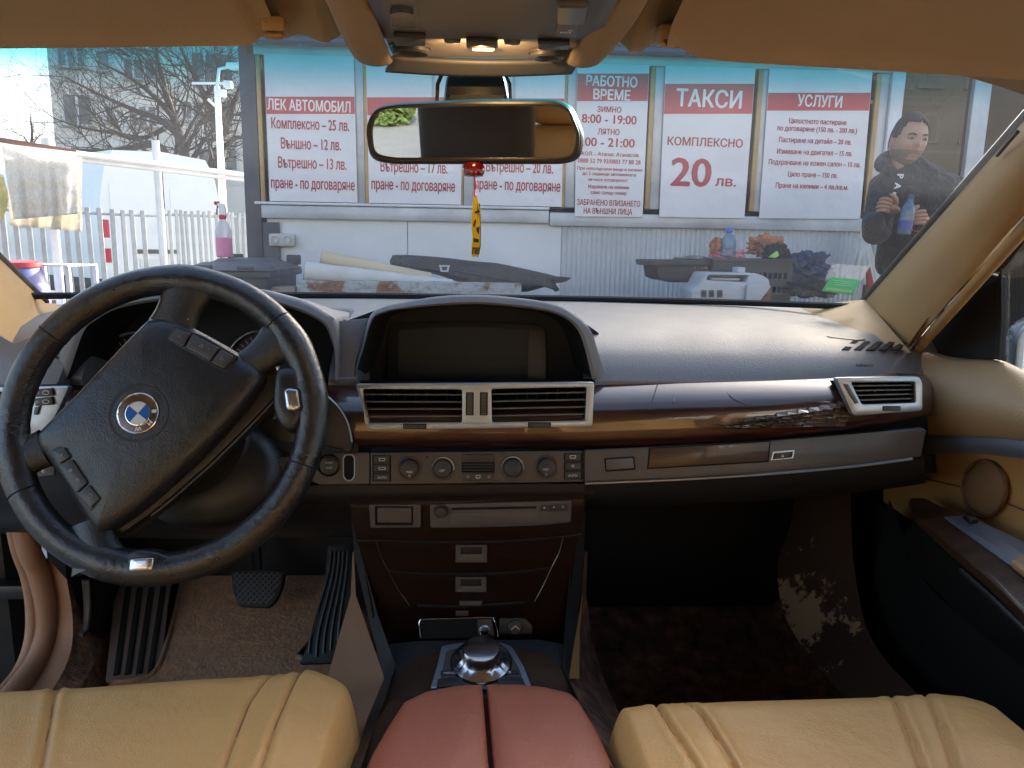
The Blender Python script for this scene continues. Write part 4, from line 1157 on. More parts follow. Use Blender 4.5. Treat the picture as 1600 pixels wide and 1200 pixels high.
# flanking tan rails
for s, pl in ((-1, [(520, -40), (545, 10), (560, 50), (573, 80), (583, 97), (592, 101)]), (1, [(1005, -40), (978, 5), (960, 40), (935, 75), (915, 98), (905, 104)])):
    pts = cat([aty(x, y, lerp(.47, .70, i / 5)) + Vector((0, 0, .004)) for i, (x, y) in enumerate(pl)], 5)
    n = len(pts)
    tube('side_rail', pts, [.0150 * (1 if i < n - 3 else (.85, .65, .35)[i - n + 3]) for i in range(n)], M['head_l'], oc, 14, flat=.42)
FO = Fr((cB[0] + cC[1]) / 2, (1, 0, 0), ((cB[1] - cB[0]).cross(cC[0] - cB[0])))
if FO.n.dot(CO - FO.o) < 0: FO = Fr(FO.o, (1, 0, 0), -FO.n)
if FO.v.y < 0 and False: pass
def opx(fr, pts, off=0.0): return fr.pxs(pts, off)
for (x0_, y0_, x1_, y1_) in ((615, 55, 665, 70), (728, 63, 778, 74), (840, 66, 890, 76)):
    plate('switch', FO, [rpoly(opx(FO, [(x0_, y0_), (x1_, y0_ + 2), (x1_, y1_), (x0_ + 1, y1_)], .006), .002)], .002, .007, M['black'], oc, .001)
M['dark_lamp'] = mat('lamp_bezel_grey', (.05, .05, .055), .4)
for c_ in ((642, 78), (856, 85)):
    u, v = FO.px(*c_, .004)
    plate('lamp_ring', FO, [circ((u, v), .0162, 32), circ((u, v), .0151, 32)], .001, .0035, M['dark_lamp'], oc, .0004)
    lathe('reading_lamp', FO.sub(u, v), [(.0150, .001), (.0150, .006), (.0135, .0075), (.0085, .005), (.007, .0045), (0, .0045)], M['dark_lamp'], oc, 28)
    lathe('lamp_lens', FO.sub(u - .001, v + .001), [(.0078, .0052), (.0078, .0060), (0, .0060)], M['matte'], oc, 20)
for c_ in ((707, 66), (800, 69)):
    u, v = FO.px(*c_, .004)
    lathe('sensor_dot', FO.sub(u, v), [(.007, .001), (.006, .004), (0, .0045)], M['ocg'], oc, 20)
# warm ambient strip: a small lit lens under the middle switch
M['lampglow'] = mat('warm_lamp_lens', (.9, .6, .3), .4, emit=((1.0, .55, .20), 5.0))
plate('lamp_strip', FO, [rpoly(opx(FO, [(738, 74.5), (772, 75), (770, 76.5), (740, 76)], .003), .0005)], .0032, .0045, M['lampglow'], oc)
def lamp_at(px_, py_, e):
    l = bpy.data.lights.new('reading_light', 'SPOT'); l.energy = e; l.shadow_soft_size = .002; l.color = (1.0, .56, .22)
    l.spot_size = R_(165); l.spot_blend = 1.0
    o = bpy.data.objects.new('reading_light', l); col.objects.link(o)
    u, v = FO.px(px_, py_, .009); P_ = FO.w(u, v, .009); u2, v2 = FO.px(px_, py_ + 16, 0); T_ = FO.w(u2, v2, -.004)
    o.rotation_euler = (P_ - T_).to_track_quat('Z', 'Y').to_euler()
    o.location = P_; o.parent = oc; o.matrix_parent_inverse = Matrix.Translation(-wpos(oc))
lamp_at(752, 76, .20); lamp_at(715, 78, .03); lamp_at(790, 80, .03)
FO1 = Fr((cA[0] + cB[1]) / 2, (1, 0, 0), ((cA[1] - cA[0]).cross(cB[0] - cA[0])))
if FO1.n.dot(CO - FO1.o) < 0: FO1 = Fr(FO1.o, (1, 0, 0), -FO1.n)
q = opx(FO1, [(602, -14), (652, -14), (656, 38), (606, 36)])
plate('recess_frame', FO1, [rpoly(q, .002), rpoly(opx(FO1, [(611, -12), (645, -12), (647, 33), (613, 32)]), .002)], .0, .004, M['ocg'], oc, .001)
plate('storage_button', FO1, [rpoly(opx(FO1, [(612, -12), (644, -12), (646, 32), (614, 31)]), .002)], .001, .002, M['black'], oc)
u, v = FO1.px(627, 8); lathe('dial', FO1.sub(u, v), [(.008, .002), (.007, .006), (0, .006)], M['black'], oc, 20)
plate('recess_frame', FO1, [rpoly(opx(FO1, [(868, 8), (918, -12), (915, 48), (855, 46)]), .003)], .0, .003, M['black'], oc, .001)
plate('call_button', FO1, [rpoly(opx(FO1, [(872, 22), (905, 22), (900, 46), (866, 44)]), .002)], .0031, .006, M['ocg'], oc, .001)
plate('storage_button', FO1, [rpoly(opx(FO1, [(870, -14), (920, -14), (914, 17), (870, 17)]), .003)], .0031, .009, M['grey_trim'], oc, .002)
letters('lettering', [(FO1, 'SOS', *FO1.px(884, 36), .0035, 1, .02, .0062), (FO1, '⌒', *FO1.px(892, 33), .004, 1, .02, .0062)], M['white_print'], oc)

# mirror
mi = thing('rear_view_mirror', aty(742, 140, .70), 'black framed rear view mirror hanging from the windscreen centre', 'mirror')
_mp = aty(742, 205, .695)
FMi = Fr(_mp, (1, 0, .014), (CO - _mp).normalized() + (Vector((-.60, -1.0, 1.02)) - _mp).normalized())
mo = rpoly([FMi.px(*p) for p in ((568, 196), (583, 167), (620, 160), (742, 154), (868, 154), (893, 164), (914, 215), (905, 250), (880, 257), (610, 257), (575, 250))], .010, 5)
plate('mirror_housing', FMi, [mo], -.030, 0.0, M['black'], mi, .006)
mi_in = rpoly([FMi.px(*p) for p in ((582, 200), (594, 172), (630, 169), (742, 166), (866, 166), (886, 172), (902, 215), (894, 242), (874, 246), (616, 246), (586, 240))], .008, 5)
plate('mirror_rim', FMi, [rpoly([FMi.px(*p) for p in ((572, 198), (587, 169), (623, 163), (742, 158), (867, 158), (890, 167), (909, 215), (901, 248), (877, 253), (612, 253), (579, 246))], .010, 5), mi_in], .0, .004, M['black'], mi, .0015)
M['mirror'] = mat('mirror_glass', (.80, .81, .82), .012, metal=1.0, var=(1, (.80, .81, .82), 0, 1))
plate('mirror_glass', FMi, [mi_in], .0004, .0018, M['mirror'], mi)
mc = aty(743, 110, .76)
plate('mirror_mount', Fr(aty(743, 130, .745), (1, 0, 0), (0, -1, .1)), [rpoly([Fr(aty(743, 130, .745), (1, 0, 0), (0, -1, .1)).px(*p) for p in ((697, 118), (705, 108), (742, 104), (782, 108), (790, 120), (797, 158), (692, 158))], .006)], -.02, 0, M['black'], mi, .006)
# dotted frit oval on the glass behind the mount
FF = Fr(aty(743, 130, .765), (1, 0, 0), (0, -1, -.3))
oval = [FF.px(*p) for p in ((680, 158), (681, 130), (688, 114), (720, 106), (742, 104), (770, 106), (792, 114), (799, 130), (800, 158))]
oval2 = [FF.px(*p) for p in ((686, 158), (687, 132), (693, 118), (722, 109), (742, 107), (768, 109), (788, 118), (794, 132), (795, 158))]
plate('sensor_cover', FF, [oval + oval2[::-1]], 0, .003, M['frit'], mi)
dm = MB()
for k in range(15):
    for s_, xx in ((-1, 678), (1, 802)):
        for r in range(2):
            u, v = FF.px(xx + s_ * (r * 2.6), 116 + k * 2.9 + r * 1.4, 0)
            p = FF.w(u, v, 0); dm.box((p.x - .0004, p.y, p.z - .0004), (p.x + .0004, p.y + .0004, p.z + .0004))
o = dm.build('frit_dots', M['frit'], mi, 0); o['kind'] = 'stuff'
# red ornament & air freshener
ra = aty(740, 267, .70)
orn = thing('red_pendant', aty(740, 255, .70), 'dark red translucent bead under the rear view mirror', 'pendant')
M['redglass'] = mat('dark_red_plastic', (.16, .004, .008), .12, coat=.8)
lathe('bead', Fr(aty(740, 277, .70), (1, 0, 0), (0, 0, 1)), [(.003, 0), (.0085, .001), (.0102, .005), (.0102, .009), (.008, .0125), (.004, .0135), (0, .0135)], M['redglass'], orn, 24)
af = thing('air_freshener', aty(743, 280, .70), 'yellow cardboard air freshener hanging edge on from the mirror on a pink string', 'air freshener')
FAf = Fr(aty(744, 345, .70), (1, .3, 0), (.3, -1, 0))
tube('string', [aty(741, 276, .70), aty(743, 284, .70), aty(745, 292, .70), aty(741, 300, .70), aty(743, 308, .70)], .0009, mat('pink_string', (.75, .15, .25), .7), af, 5)
M['yellow'] = mat('yellow_card', (.80, .62, .02), .5, var=(60, (.75, .56, .02), .4, .6))
M['card_dk'] = mat('card_dark', (.03, .03, .03), .5)
yp = rpoly(FAf.pxs([(741, 305), (745, 305), (749, 325), (750, 350), (750, 380), (747, 400), (738, 402), (737, 385), (739, 372), (737, 350), (738, 325)]), .001)
plate('card', FAf, [yp], -.0012, 0, M['yellow'], af)
for q in ([(741, 331), (748, 328), (749, 331), (743, 334)], [(739, 352), (742, 343), (744, 344), (741, 356)], [(740, 372), (748, 374), (748, 379), (740, 378)],
          [(745, 318), (748, 330), (747, 340), (746, 330)], [(744, 356), (749, 354), (748, 366), (745, 362)]):
    plate('card_print', FAf, [FAf.pxs(q)], .0002, .0006, M['card_dk'], af)
letters('lettering', [(FAf, 'ЛВ', *FAf.px(743, 392), .006, .7, .04, .0006)], M['card_dk'], af)
tube('edge_card', [aty(749, 318, .702), aty(750.5, 350, .702), aty(750, 385, .702), aty(746, 401, .702)], .0008, M['card_dk'], af, 5)
# ================================================================== DASHBOARD
dash = thing('dashboard', (0, 1.05, .95), 'black grained dashboard with dark burl wood trim, silver vents and two hooded openings', 'dashboard')
M['inner_black'] = mat('hood_inside_black', (.006, .006, .007), .7, bump=(500, .2))
M['gap'] = mat('gap_black', (.002, .002, .002), .9)
# ---- upper pad
rows = []
prof = [1.52, 1.46, 1.40, 1.34, 1.28, 1.22, 1.18, 1.15, 1.12, 1.10, 1.08, 1.065, 1.055, 1.047, 1.042, 1.04]
xs = [lerp(-.80, .80, i / 160) for i in range(161)]
for y in prof:
    r = []
    for x in xs:
        e = sstep(.50, .72, x); el = sstep(-.60, -.80, x)
        yy = y
        z = pad_surf(x, y)
        if (-.545 < x < -.215 or -.165 < x < .165) and y < 1.24: z -= .16
        yy += .07 * sstep(.58, .74, x) * sstep(1.2, 1.04, y) + .07 * sstep(-.62, -.80, x) * sstep(1.2, 1.04, y)
        r.append((x, yy, z))
    rows.append(r)
rows.append([(p[0], p[1] + .004, p[2] - .012) for p in rows[-1]])
grid('upper_pad', rows, M['dash'], dash, sm=80)
# ---- hoods
def hood(name, inner, outer, y0, back, mt, lip=.010):
    """inner, outer: pixel outlines at depth y0, running left to right; the eyebrow runs back over the pad"""
    I = [aty(p[0], p[1], y0) for p in cat([(*q, 0) for q in inner], 4)]
    O = [aty(p[0], p[1], y0 + .004) for p in cat([(*q, 0) for q in outer], 4)]
    n = len(I)
    cx = (I[0].x + I[-1].x) / 2
    rows = []
    # inner tunnel
    rows.append([Vector((cx + (p.x - cx) * .90, y0 + .115, lerp(I[0].z, p.z, .90))) for p in I])
    rows.append([Vector((cx + (p.x - cx) * .97, y0 + .05, lerp(I[0].z, p.z, .97))) for p in I])
    rows.append([p + Vector((0, .006, 0)) for p in I])
    r_in = rows; 
    lipr = [[p.copy() for p in I], [(a.lerp(b, .25)) + Vector((0, -.004, 0)) for a, b in zip(I, O)], [(a.lerp(b, .7)) + Vector((0, -.003, 0)) for a, b in zip(I, O)], [p.copy() for p in O]]
    grid(name + '_inner', r_in + [[p + Vector((0, .0005, 0)) for p in I]], M['inner_black'], dash, sm=80)
    for k, (dy, f) in enumerate(((.03, .985), (.08, .90), (.14, .72), (.20, .45), (.27, .1))):
        r = []
        for p in O:
            base = pad_z(min(1.5, y0 + dy)) - .006
            z = base + (max(p.z, base) - base) * f if p.z > base else base
            if p.z < base: z = p.z + (base - p.z) * min(1, dy / .1)
            r.append(Vector((cx + (p.x - cx) * (1 - .12 * dy / .27), y0 + .004 + dy, z)))
        lipr.append(r)
    grid(name, lipr, mt, dash, sm=50)
    return I
hi = hood('screen_hood', [(556, 594), (560, 570), (568, 545), (582, 500), (600, 489), (627, 483), (680, 478), (745, 475), (820, 481), (860, 488), (885, 498), (903, 516), (914, 545), (925, 592)],
     [(552, 594), (557, 568), (565, 540), (578, 494), (597, 480), (625, 473), (680, 464), (745, 461), (820, 467), (870, 476), (900, 492), (922, 514), (934, 548), (946, 590)], 1.045, 0, M['hood'])
# screen
FSc = Fr(aty(735, 545, 1.14), (1, 0, 0), (0, -1, .12))
plate('hood_back', FSc, [FSc.pxs([(540, 604), (545, 500), (600, 480), (745, 468), (880, 480), (935, 520), (945, 604)])], -.004, 0, M['inner_black'], dash)
plate('screen_bezel', FSc, [rpoly(FSc.pxs([(605, 596), (608, 512), (620, 505), (735, 501), (842, 507), (852, 515), (853, 596)]), .004)], .0005, .006, M['black'], dash, .001)
M['screen'] = mat('lcd_off', (.010, .012, .014), .32, spec=.25, var=(2, (.016, .018, .02), .4, .7))
plate('screen', FSc, [rpoly(FSc.pxs([(622, 592), (624, 516), (735, 511), (826, 514), (824, 592)]), .001)], .0062, .0072, M['screen'], dash)
# instrument hood
hood('instrument_hood', [(96, 600), (107, 585), (130, 520), (150, 500), (185, 482), (250, 470), (330, 466), (400, 468), (428, 474), (470, 487), (505, 506), (517, 530), (523, 555), (523, 594)],
     [(74, 600), (84, 582), (106, 512), (130, 488), (170, 468), (250, 455), (330, 450), (400, 452), (440, 461), (480, 473), (514, 492), (526, 505), (529, 550), (528, 594)], 1.03, 0, M['hood'])
FIn = Fr(aty(320, 540, 1.125), (1, 0, 0), (0, -1, .2))
plate('cluster_back', FIn, [FIn.pxs([(80, 610), (110, 500), (250, 462), (400, 462), (540, 500), (545, 610)])], -.004, 0, M['inner_black'], dash)
M['dial'] = mat('dial_face', (.02, .02, .022), .5)
for cx_, cy_ in ((215, 575), (412, 572)):
    u, v = FIn.px(cx_, cy_); f = FIn.sub(u, v)
    lathe('dial', f, [(.052, .0005), (.052, .002), (0, .002)], M['dial'], dash, 36)
    plate('dial_ring', f, [circ((0, 0), .054, 48), circ((0, 0), .0515, 48)], .001, .010, M['silver'], dash, .0006)
    tk = MB()
    for k in range(25):
        a = R_(-40 + k * 11); m_ = f.mat() @ Matrix.Rotation(a, 4, 'Z'); tk.box((.040, -.0005, .0022), (.047, .0005, .0026), m_)
    tk.build('dial_marks', M['white_print'], dash, 0)
u, v = FIn.px(390, 578); letters('dial_numeral', [(FIn, '7', u, v, .006, 1, .02, .0035)], M['white_print'], dash)
# column between the hoods, front face of the pad
FPf = Fr(aty(540, 560, 1.052), (1, 0, 0), (0, -1, .35))
plate('hood_bridge', FPf, [FPf.pxs([(524, 596), (524, 550), (518, 502), (575, 497), (566, 535), (556, 565), (554, 596)])], -.03, 0, M['dash'], dash, .002)
FPl = Fr(aty(90, 560, 1.03), (1, .0, 0), (0, -1, .55))
plate('side_pad', FPl, [rpoly(FPl.pxs([(-40, 604), (-40, 500), (20, 535), (60, 520), (122, 500), (112, 540), (88, 600)]), .004)], -.03, -.002, M['dash'], dash, .003)
for q in ([(58, 548), (72, 540), (78, 541), (66, 549)], [(68, 551), (82, 541), (101, 545), (92, 553)], [(72, 556), (66, 553), (88, 556), (92, 560)], [(88, 538), (100, 543), (104, 541), (94, 537)]):
    plate('defroster_slot', FPl, [FPl.pxs(q)], -.0025, -.0008, M['gap'], dash)
# ---- wood trim: convex band
def woodband(name, pts, y0, mt, n=90, sub=20, bulge=None):
    """pts: list (px, top_py, bot_py)"""
    bul = bulge or [(0, 1.062), (.1, 1.040), (.2, 1.022), (.3, 1.0075), (.4, .9965), (.5, .990), (.6, .987), (.8, .985), (.92, .987), (1.0, .995)]
    xs_ = [lerp(pts[0][0], pts[-1][0], i / n) for i in range(n + 1)]
    tab_t = [(p[0], p[1]) for p in pts]; tab_b = [(p[0], p[2]) for p in pts]
    rows = []
    for j in range(sub + 1):
        v = j / sub; r = []
        for x in xs_:
            py = lerp(interp(tab_t, x), interp(tab_b, x), v)
            y = interp(bul, v) + y0
            if x > 1390: y += .07 * ((x - 1390) / 65) ** 2
            r.append(aty(x, py, y))
        rows.append(r)
    rows.append([p + Vector((0, .03, 0)) for p in rows[-1]])
    return grid(name, rows, mt, dash, sm=80)
woodband('wood_trim', [(480, 592, 697), (560, 594, 698), (745, 597, 701), (910, 592, 701), (1060, 588, 695), (1200, 586, 686), (1320, 584, 672), (1400, 583, 660), (1456, 586, 650)], 0, M['wood'])
woodband('wood_trim', [(-60, 600, 699), (20, 598, 697), (60, 597, 696), (115, 596, 696)], 0, M['wood'], 20)
# cracked lacquer flakes at the right end of the trim
lac = mat('cracked_lacquer', (.10, .07, .05), .10, coat=1.0, var=(30, (.14, .10, .075), .3, .7))
rows_ = 5; rndl = random.Random(3)
for r in range(rows_):
    nx = 13
    for k in range(nx):
        xa_ = lerp(1112, 1328, k / nx); xb_ = lerp(1112, 1328, (k + 1) / nx)
        top_l = lerp(662, 624, (xa_ - 1112) / 216); bot_l = lerp(669, 664, (xa_ - 1112) / 216)
        if bot_l - top_l < 8 and r > 1: continue
        ya = lerp(top_l, bot_l, r / rows_); yb = lerp(top_l, bot_l, (r + 1) / rows_)
        sk = 6 * (r % 2)
        if xb_ + sk + r * 2 > 1334: continue
        qd = [aty(xa_ + sk + r * 2 + .6, ya + .5, .987 + rndl.uniform(-.0005, .002)), aty(xb_ + sk + r * 2 - .3, ya + rndl.uniform(-1, 1), .987 + rndl.uniform(-.0005, .003)),
              aty(xb_ + sk + r * 2 - .3, yb - .3, .986 - rndl.uniform(0.001, .005)), aty(xa_ + sk + r * 2 + .6, yb + rndl.uniform(-1, .5), .986 - rndl.uniform(0.0005, .005))]
        c_ = [p + Vector((0, -.004, 0)) for p in qd]
        mesh('lacquer_flake', c_ + [p + Vector((0, .008, 0)) for p in c_], [(0, 3, 2, 1), (4, 5, 6, 7), (0, 1, 5, 4), (1, 2, 6, 5), (2, 3, 7, 6), (3, 0, 4, 7)], lac, dash, 0)
# hairline cracks across the gloss
crk = MB()
for pl in ([(1030, 592), (1022, 615), (1014, 640)], [(1130, 590), (1140, 618), (1168, 634)], [(1168, 590), (1196, 626)], [(1205, 588), (1235, 612)], [(1180, 603), (1240, 601)], [(1060, 592), (1052, 628)], [(1240, 590), (1262, 604)], [(1282, 588), (1276, 600)]):
    P_ = []
    for (x, y) in pl:
        v = (y - 588) / 100; P_.append(aty(x, y, interp([(0, 1.062), (.1, 1.040), (.2, 1.022), (.3, 1.0075), (.4, .9965), (.5, .990), (.6, .987)], v) - .0008))
    crk.tube(cat(P_, 5), .0006, 4)
o = crk.build('lacquer_crack', M['grey_trim'], dash)
# ---- vents
def vent_unit(name, outer, holes, nsl, extra, label=None, y=.975, tilt=.12, wheels=(), thumbs=()):
    c = [sum(p[i] for p in outer) / len(outer) for i in (0, 1)]
    f = Fr(aty(c[0], c[1], y), (1, 0, 0), (0, -1, tilt))
    o = rpoly(f.pxs(outer), .005, 4)
    hs = [rpoly(f.pxs(h), .003, 3) for h in holes]
    v = plate(name, f, [o] + hs, -.012, .0, M['silver'], dash, .0015, label)
    for h in holes:
        q = f.pxs(h)
        # dark duct behind
        plate('duct', f, [[(a + (c0 - a) * -.02, b) for (a, b), c0 in zip(q, [0] * 4)]], -.060, -.058, M['gap'], v)
        bx = MB()
        k4 = [f.w(a, b, -.004) for a, b in q] + [f.w(a, b, -.058) for a, b in q]
        bx.add(k4, [(0, 1, 5, 4), (1, 2, 6, 5), (2, 3, 7, 6), (3, 0, 4, 7)]); bx.build('duct_wall', M['matte'], v, 0)
        a_, b_, c_, d_ = [Vector(p) for p in q]          # tl tr br bl
        for k in range(nsl):
            t = (k + .75) / (nsl + .55)
            l_ = a_.lerp(d_, t); r_ = b_.lerp(c_, t)
            hh = .0011
            plate('slat', f, [[(l_.x, l_.y - hh), (r_.x, r_.y - hh), (r_.x, r_.y + hh), (l_.x, l_.y + hh)]], -.020, -.006, M['black_slat'], v, .0006)
        for k in range(9):
            t = (k + .5) / 9; p = a_.lerp(b_, t); q2 = d_.lerp(c_, t)
            plate('vane', f, [[(p.x - .0008, p.y), (p.x + .0008, p.y), (q2.x + .0008, q2.y), (q2.x - .0008, q2.y)]], -.050, -.030, M['matte'], v)
    for (x_, y_, w_, h_) in wheels:
        # ribbed thumb wheel: a short drum half sunk in the bezel
        u, w2 = f.px(x_, y_); su = abs(f.px(x_ + w_ / 2, y_)[0] - f.px(x_ - w_ / 2, y_)[0]); sv = abs(f.px(x_, y_ - h_ / 2)[1] - f.px(x_, y_ + h_ / 2)[1])
        plate('wheel_slot', f, [rpoly([(u - su / 2 - .001, w2 - sv / 2 - .001), (u + su / 2 + .001, w2 - sv / 2 - .001), (u + su / 2 + .001, w2 + sv / 2 + .001), (u - su / 2 - .001, w2 + sv / 2 + .001)], .001)], -.001, .0004, M['gap'], v)
        vert = sv > su; m_ = MB(); n = 11
        L_ = sv if vert else su; T_ = su if vert else sv
        for k in range(n):
            t = (k + .5) / n - .5; d = .0045 * math.sqrt(max(0, 1 - (2 * t) ** 2)) + .0006
            a0, a1 = t * L_ - L_ / n * .36, t * L_ + L_ / n * .36
            if vert: m_.box((u - T_ * .42, w2 + a0, -.002), (u + T_ * .42, w2 + a1, d), f.mat())
            else: m_.box((u + a0, w2 - T_ * .42, -.002), (u + a1, w2 + T_ * .42, d), f.mat())
        m_.build('thumb_wheel', M['grey_trim'], v, 20)
    return v, f
M['black_slat'] = mat('slat_grey', (.10, .105, .11), .35, rvar=.05)
cv, fcv = vent_unit('centre_vent_bezel', [(555, 600), (929, 597), (926, 667), (577, 673)],
    [[(567, 608), (722, 609), (722, 660), (572, 661)], [(768, 608), (917, 605), (914, 657), (769, 660)]], 4, None, wheels=((734, 631, 10, 34), (756, 631, 10, 34), (648, 666, 34, 6), (843, 664, 34, 6)))
letters('lettering', [(fcv, '0', *fcv.px(733, 609), .0025, 1, .02, .0004), (fcv, '0', *fcv.px(756, 609), .0025, 1, .02, .0004), (fcv, 'I', *fcv.px(734, 654), .0025, 1, .02, .0004), (fcv, 'I', *fcv.px(757, 654), .0025, 1, .02, .0004)], M['white_print'], cv)
rv, frv = vent_unit('side_vent_bezel', [(1306, 590), (1437, 588), (1442, 600), (1442, 642), (1334, 650)],
    [[(1330, 598), (1430, 597), (1431, 629), (1347, 632)]], 4, None, wheels=((1393, 638, 26, 5),), y=.965)
plate('side_dial', frv, [rpoly(frv.pxs([(1317, 600), (1324, 600), (1341, 629), (1336, 631)]), .001)], .0003, .0025, M['grey_trim'], rv, .0008)
lv, flv = vent_unit('side_vent_bezel', [(-60, 606), (108, 603), (92, 640), (70, 680), (-60, 683)],
    [[(-50, 614), (53, 612), (46, 646), (-50, 650)]], 4, None, y=.975)
for k, yy in enumerate((608, 622)):
    plate('door_lock_button', flv, [rpoly(flv.pxs([(58, yy), (84, yy - 2), (87, yy + 10), (58, yy + 12)]), .0015)], .0003, .005, M['black'], lv, .0012)
    letters('lettering', [(flv, '▷', *flv.px(63, yy + 6), .0035, 1, .0, .0052)], M['white_print'], lv)
    u, v = flv.px(75, yy + 5)
    plate('button_symbol', flv, [circ((u, v), .0045, 20, .0028), circ((u, v), .0038, 20, .0021)], .0051, .0054, M['white_print'], lv)
plate('vent_dial', flv, [rpoly(flv.pxs([(56, 636), (64, 634), (60, 648), (54, 648)]), .0008)], .0003, .003, M['grey_trim'], lv, .0008)
# top defroster grille, right
FDt = Fr(aty(1345, 537, 1.10), (1, 0, 0), (0, -.42, 1))
def padpatch(name, q, mt, lift=.0):
    P_ = [pad_at(*p) + Vector((0, 0, lift)) for p in q]
    n = len(P_)
    return mesh(name, P_ + [p + Vector((0, 0, -.002)) for p in P_], [tuple(range(n))] + [(i, i + n, (i + 1) % n + n, (i + 1) % n) for i in range(n)], mt, dash, 0)
padpatch('grille_frame', [(1292, 525), (1330, 527), (1352, 530), (1340, 531), (1300, 527)], M['grey_trim'])
for k in range(5):
    x = 1326 + k * 19
    padpatch('defroster_slot', [(x - 11, 546), (x + 7, 532 + k * .5), (x + 15, 533 + k * .5), (x + 1, 546.5)], M['gap'])
letters('airbag_lettering', [(Fr(pad_at(1350, 571) + Vector((0, -.001, .0005)), (1, 0, 0), (0, -.8, .6)), 'AIRBAG', 0, 0, .0045, 1.3, .02, 0)], M['grey_trim'], dash)
# ---- control strip
FC = Fr(aty(720, 731, .985), (1, 0, 0), (0, -1, .22))
strip_c = plate('climate_panel', FC, [FC.pxs([(579, 707), (912, 704), (912, 753), (579, 757)])], -.02, 0, M['grey_trim'], dash, .0015)
def cp(pts, off=0): return FC.pxs(pts, off)
def pbtn(name, x0_, y0_, x1_, y1_, par=strip_c, fr=FC, mt=None, n=.003, r=.0015, sk=0):
    return plate(name, fr, [rpoly(fr.pxs([(x0_, y0_), (x1_, y0_ + sk), (x1_, y1_ + sk), (x0_, y1_)], .003), r)], .0002, n, mt or M['black2'], par, .0008)
M['black2'] = mat('button_dark', (.035, .034, .033), .45, bump=(900, .08))
for k, (yy, s_) in enumerate(((711, '▽'), (725, '▭'), (739, 'AUTO'))):
    plate('button_well', FC, [rpoly(cp([(582, yy), (611, yy), (611, yy + 13), (582, yy + 13)]), .001)], .00005, .0005, M['gap'], strip_c)
    pbtn('button', 584, yy + 1, 609, yy + 12)
    plate('button_well', FC, [rpoly(cp([(881, yy - 3), (910, yy - 3), (910, yy + 10), (881, yy + 10)]), .001)], .00005, .0005, M['gap'], strip_c)
    pbtn('button', 883, yy - 2, 908, yy + 9)
it = [(FC, 'AUTO', *FC.px(597, 746, .003), .0030, 1.1, .02, .0033), (FC, 'AUTO', *FC.px(895, 743, .003), .0030, 1.1, .02, .0033),
      (FC, 'MAX', *FC.px(640, 737, .01), .0030, 1, .03, .0138), (FC, 'OFF', *FC.px(691, 735, .01), .0030, 1, .03, .0138), (FC, 'REST', *FC.px(853, 733, .01), .0027, 1, .03, .0138),
      (FC, '❄', *FC.px(640, 743, .01), .003, 1, 0, .0138), (FC, '))', *FC.px(853, 740, .01), .003, 1, 0, .0138), (FC, '❄', *FC.px(895, 728, .003), .0035, 1, 0, .0033),
      (FC, '◇', *FC.px(731, 745, .003), .0030, 1, 0, .0033), (FC, '◇', *FC.px(764, 745, .003), .0030, 1, 0, .0033)]
letters('lettering', it, M['white_print'], strip_c)
def sym(name, c_, w_, h_, fr=FC, par=strip_c, n=.0032):
    u, v = fr.px(*c_, n)
    return plate(name, fr, [rpoly([(u - w_, v - h_), (u + w_, v - h_), (u + w_ * 1.15, v + h_), (u - w_ * 1.15, v + h_)], h_ * .6), rpoly([(u - w_ * .8, v - h_ * .6), (u + w_ * .8, v - h_ * .6), (u + w_ * .9, v + h_ * .6), (u - w_ * .9, v + h_ * .6)], h_ * .4)], n, n + .0003, M['white_print'], par)
sym('defrost_symbol', (597, 718), .004, .002); sym('defrost_symbol', (895, 714), .004, .0022); sym('recirculation_symbol', (597, 732), .0045, .0018)
sym('door_symbol', (747, 745), .003, .0022)
for (x_, y_, kind) in ((640, 731, 'temp'), (692, 731, 'fan'), (801, 730, 'fan'), (854, 729, 'temp')):
    u, v = FC.px(x_, y_ + 1, .004)
    f = FC.sub(u, v)
    lathe('knob_ring', f, [(.0172, .0002), (.0165, .0012), (.0150, .0016), (.0145, .0003)], M['grey_trim'], strip_c, 36)
    kb = lathe('knob', f, [(.0128, .0003), (.0126, .010), (.0115, .0125), (.009, .0134), (0, .0136)], M['black2'], strip_c, 32)
    arc = [(.0150 * math.cos(a), .0150 * math.sin(a)) for a in [R_(200 - k * 11) for k in range(21)]]
    if kind == 'fan':
        tube('fan_scale', [f.w(a, b, .0022) for a, b in arc[2:-1]], [.0002 + .0007 * math.sin(i / 17 * math.pi / 2) for i in range(18)], M['white_print'], strip_c, 5)
    else:
        tube('cold_scale', [f.w(a, b, .0019) for a, b in arc[4:11]], .0007, M['blue_print'], strip_c, 5)
        tube('warm_scale', [f.w(a, b, .0019) for a, b in arc[10:18]], .0007, M['red_print'], strip_c, 5)
lathe('sensor', FC.sub(*FC.px(667, 714)), [(.0014, .0), (.0014, .0006), (0, .0006)], M['gap'], strip_c, 12)
pbtn('display', 723, 710, 772, 721)
for k in range(3): plate('louvre', FC, [cp([(723, 724.5 + k * 4.3), (771, 724.5 + k * 4.3), (771, 726.5 + k * 4.3), (723, 726.5 + k * 4.3)])], .0002, .0025, M['black2'], strip_c, .0004)
plate('louvre_well', FC, [cp([(721, 722), (773, 722), (773, 738), (721, 738)])], .00005, .0004, M['gap'], strip_c)
pbtn('rocker', 723, 739, 772, 752)
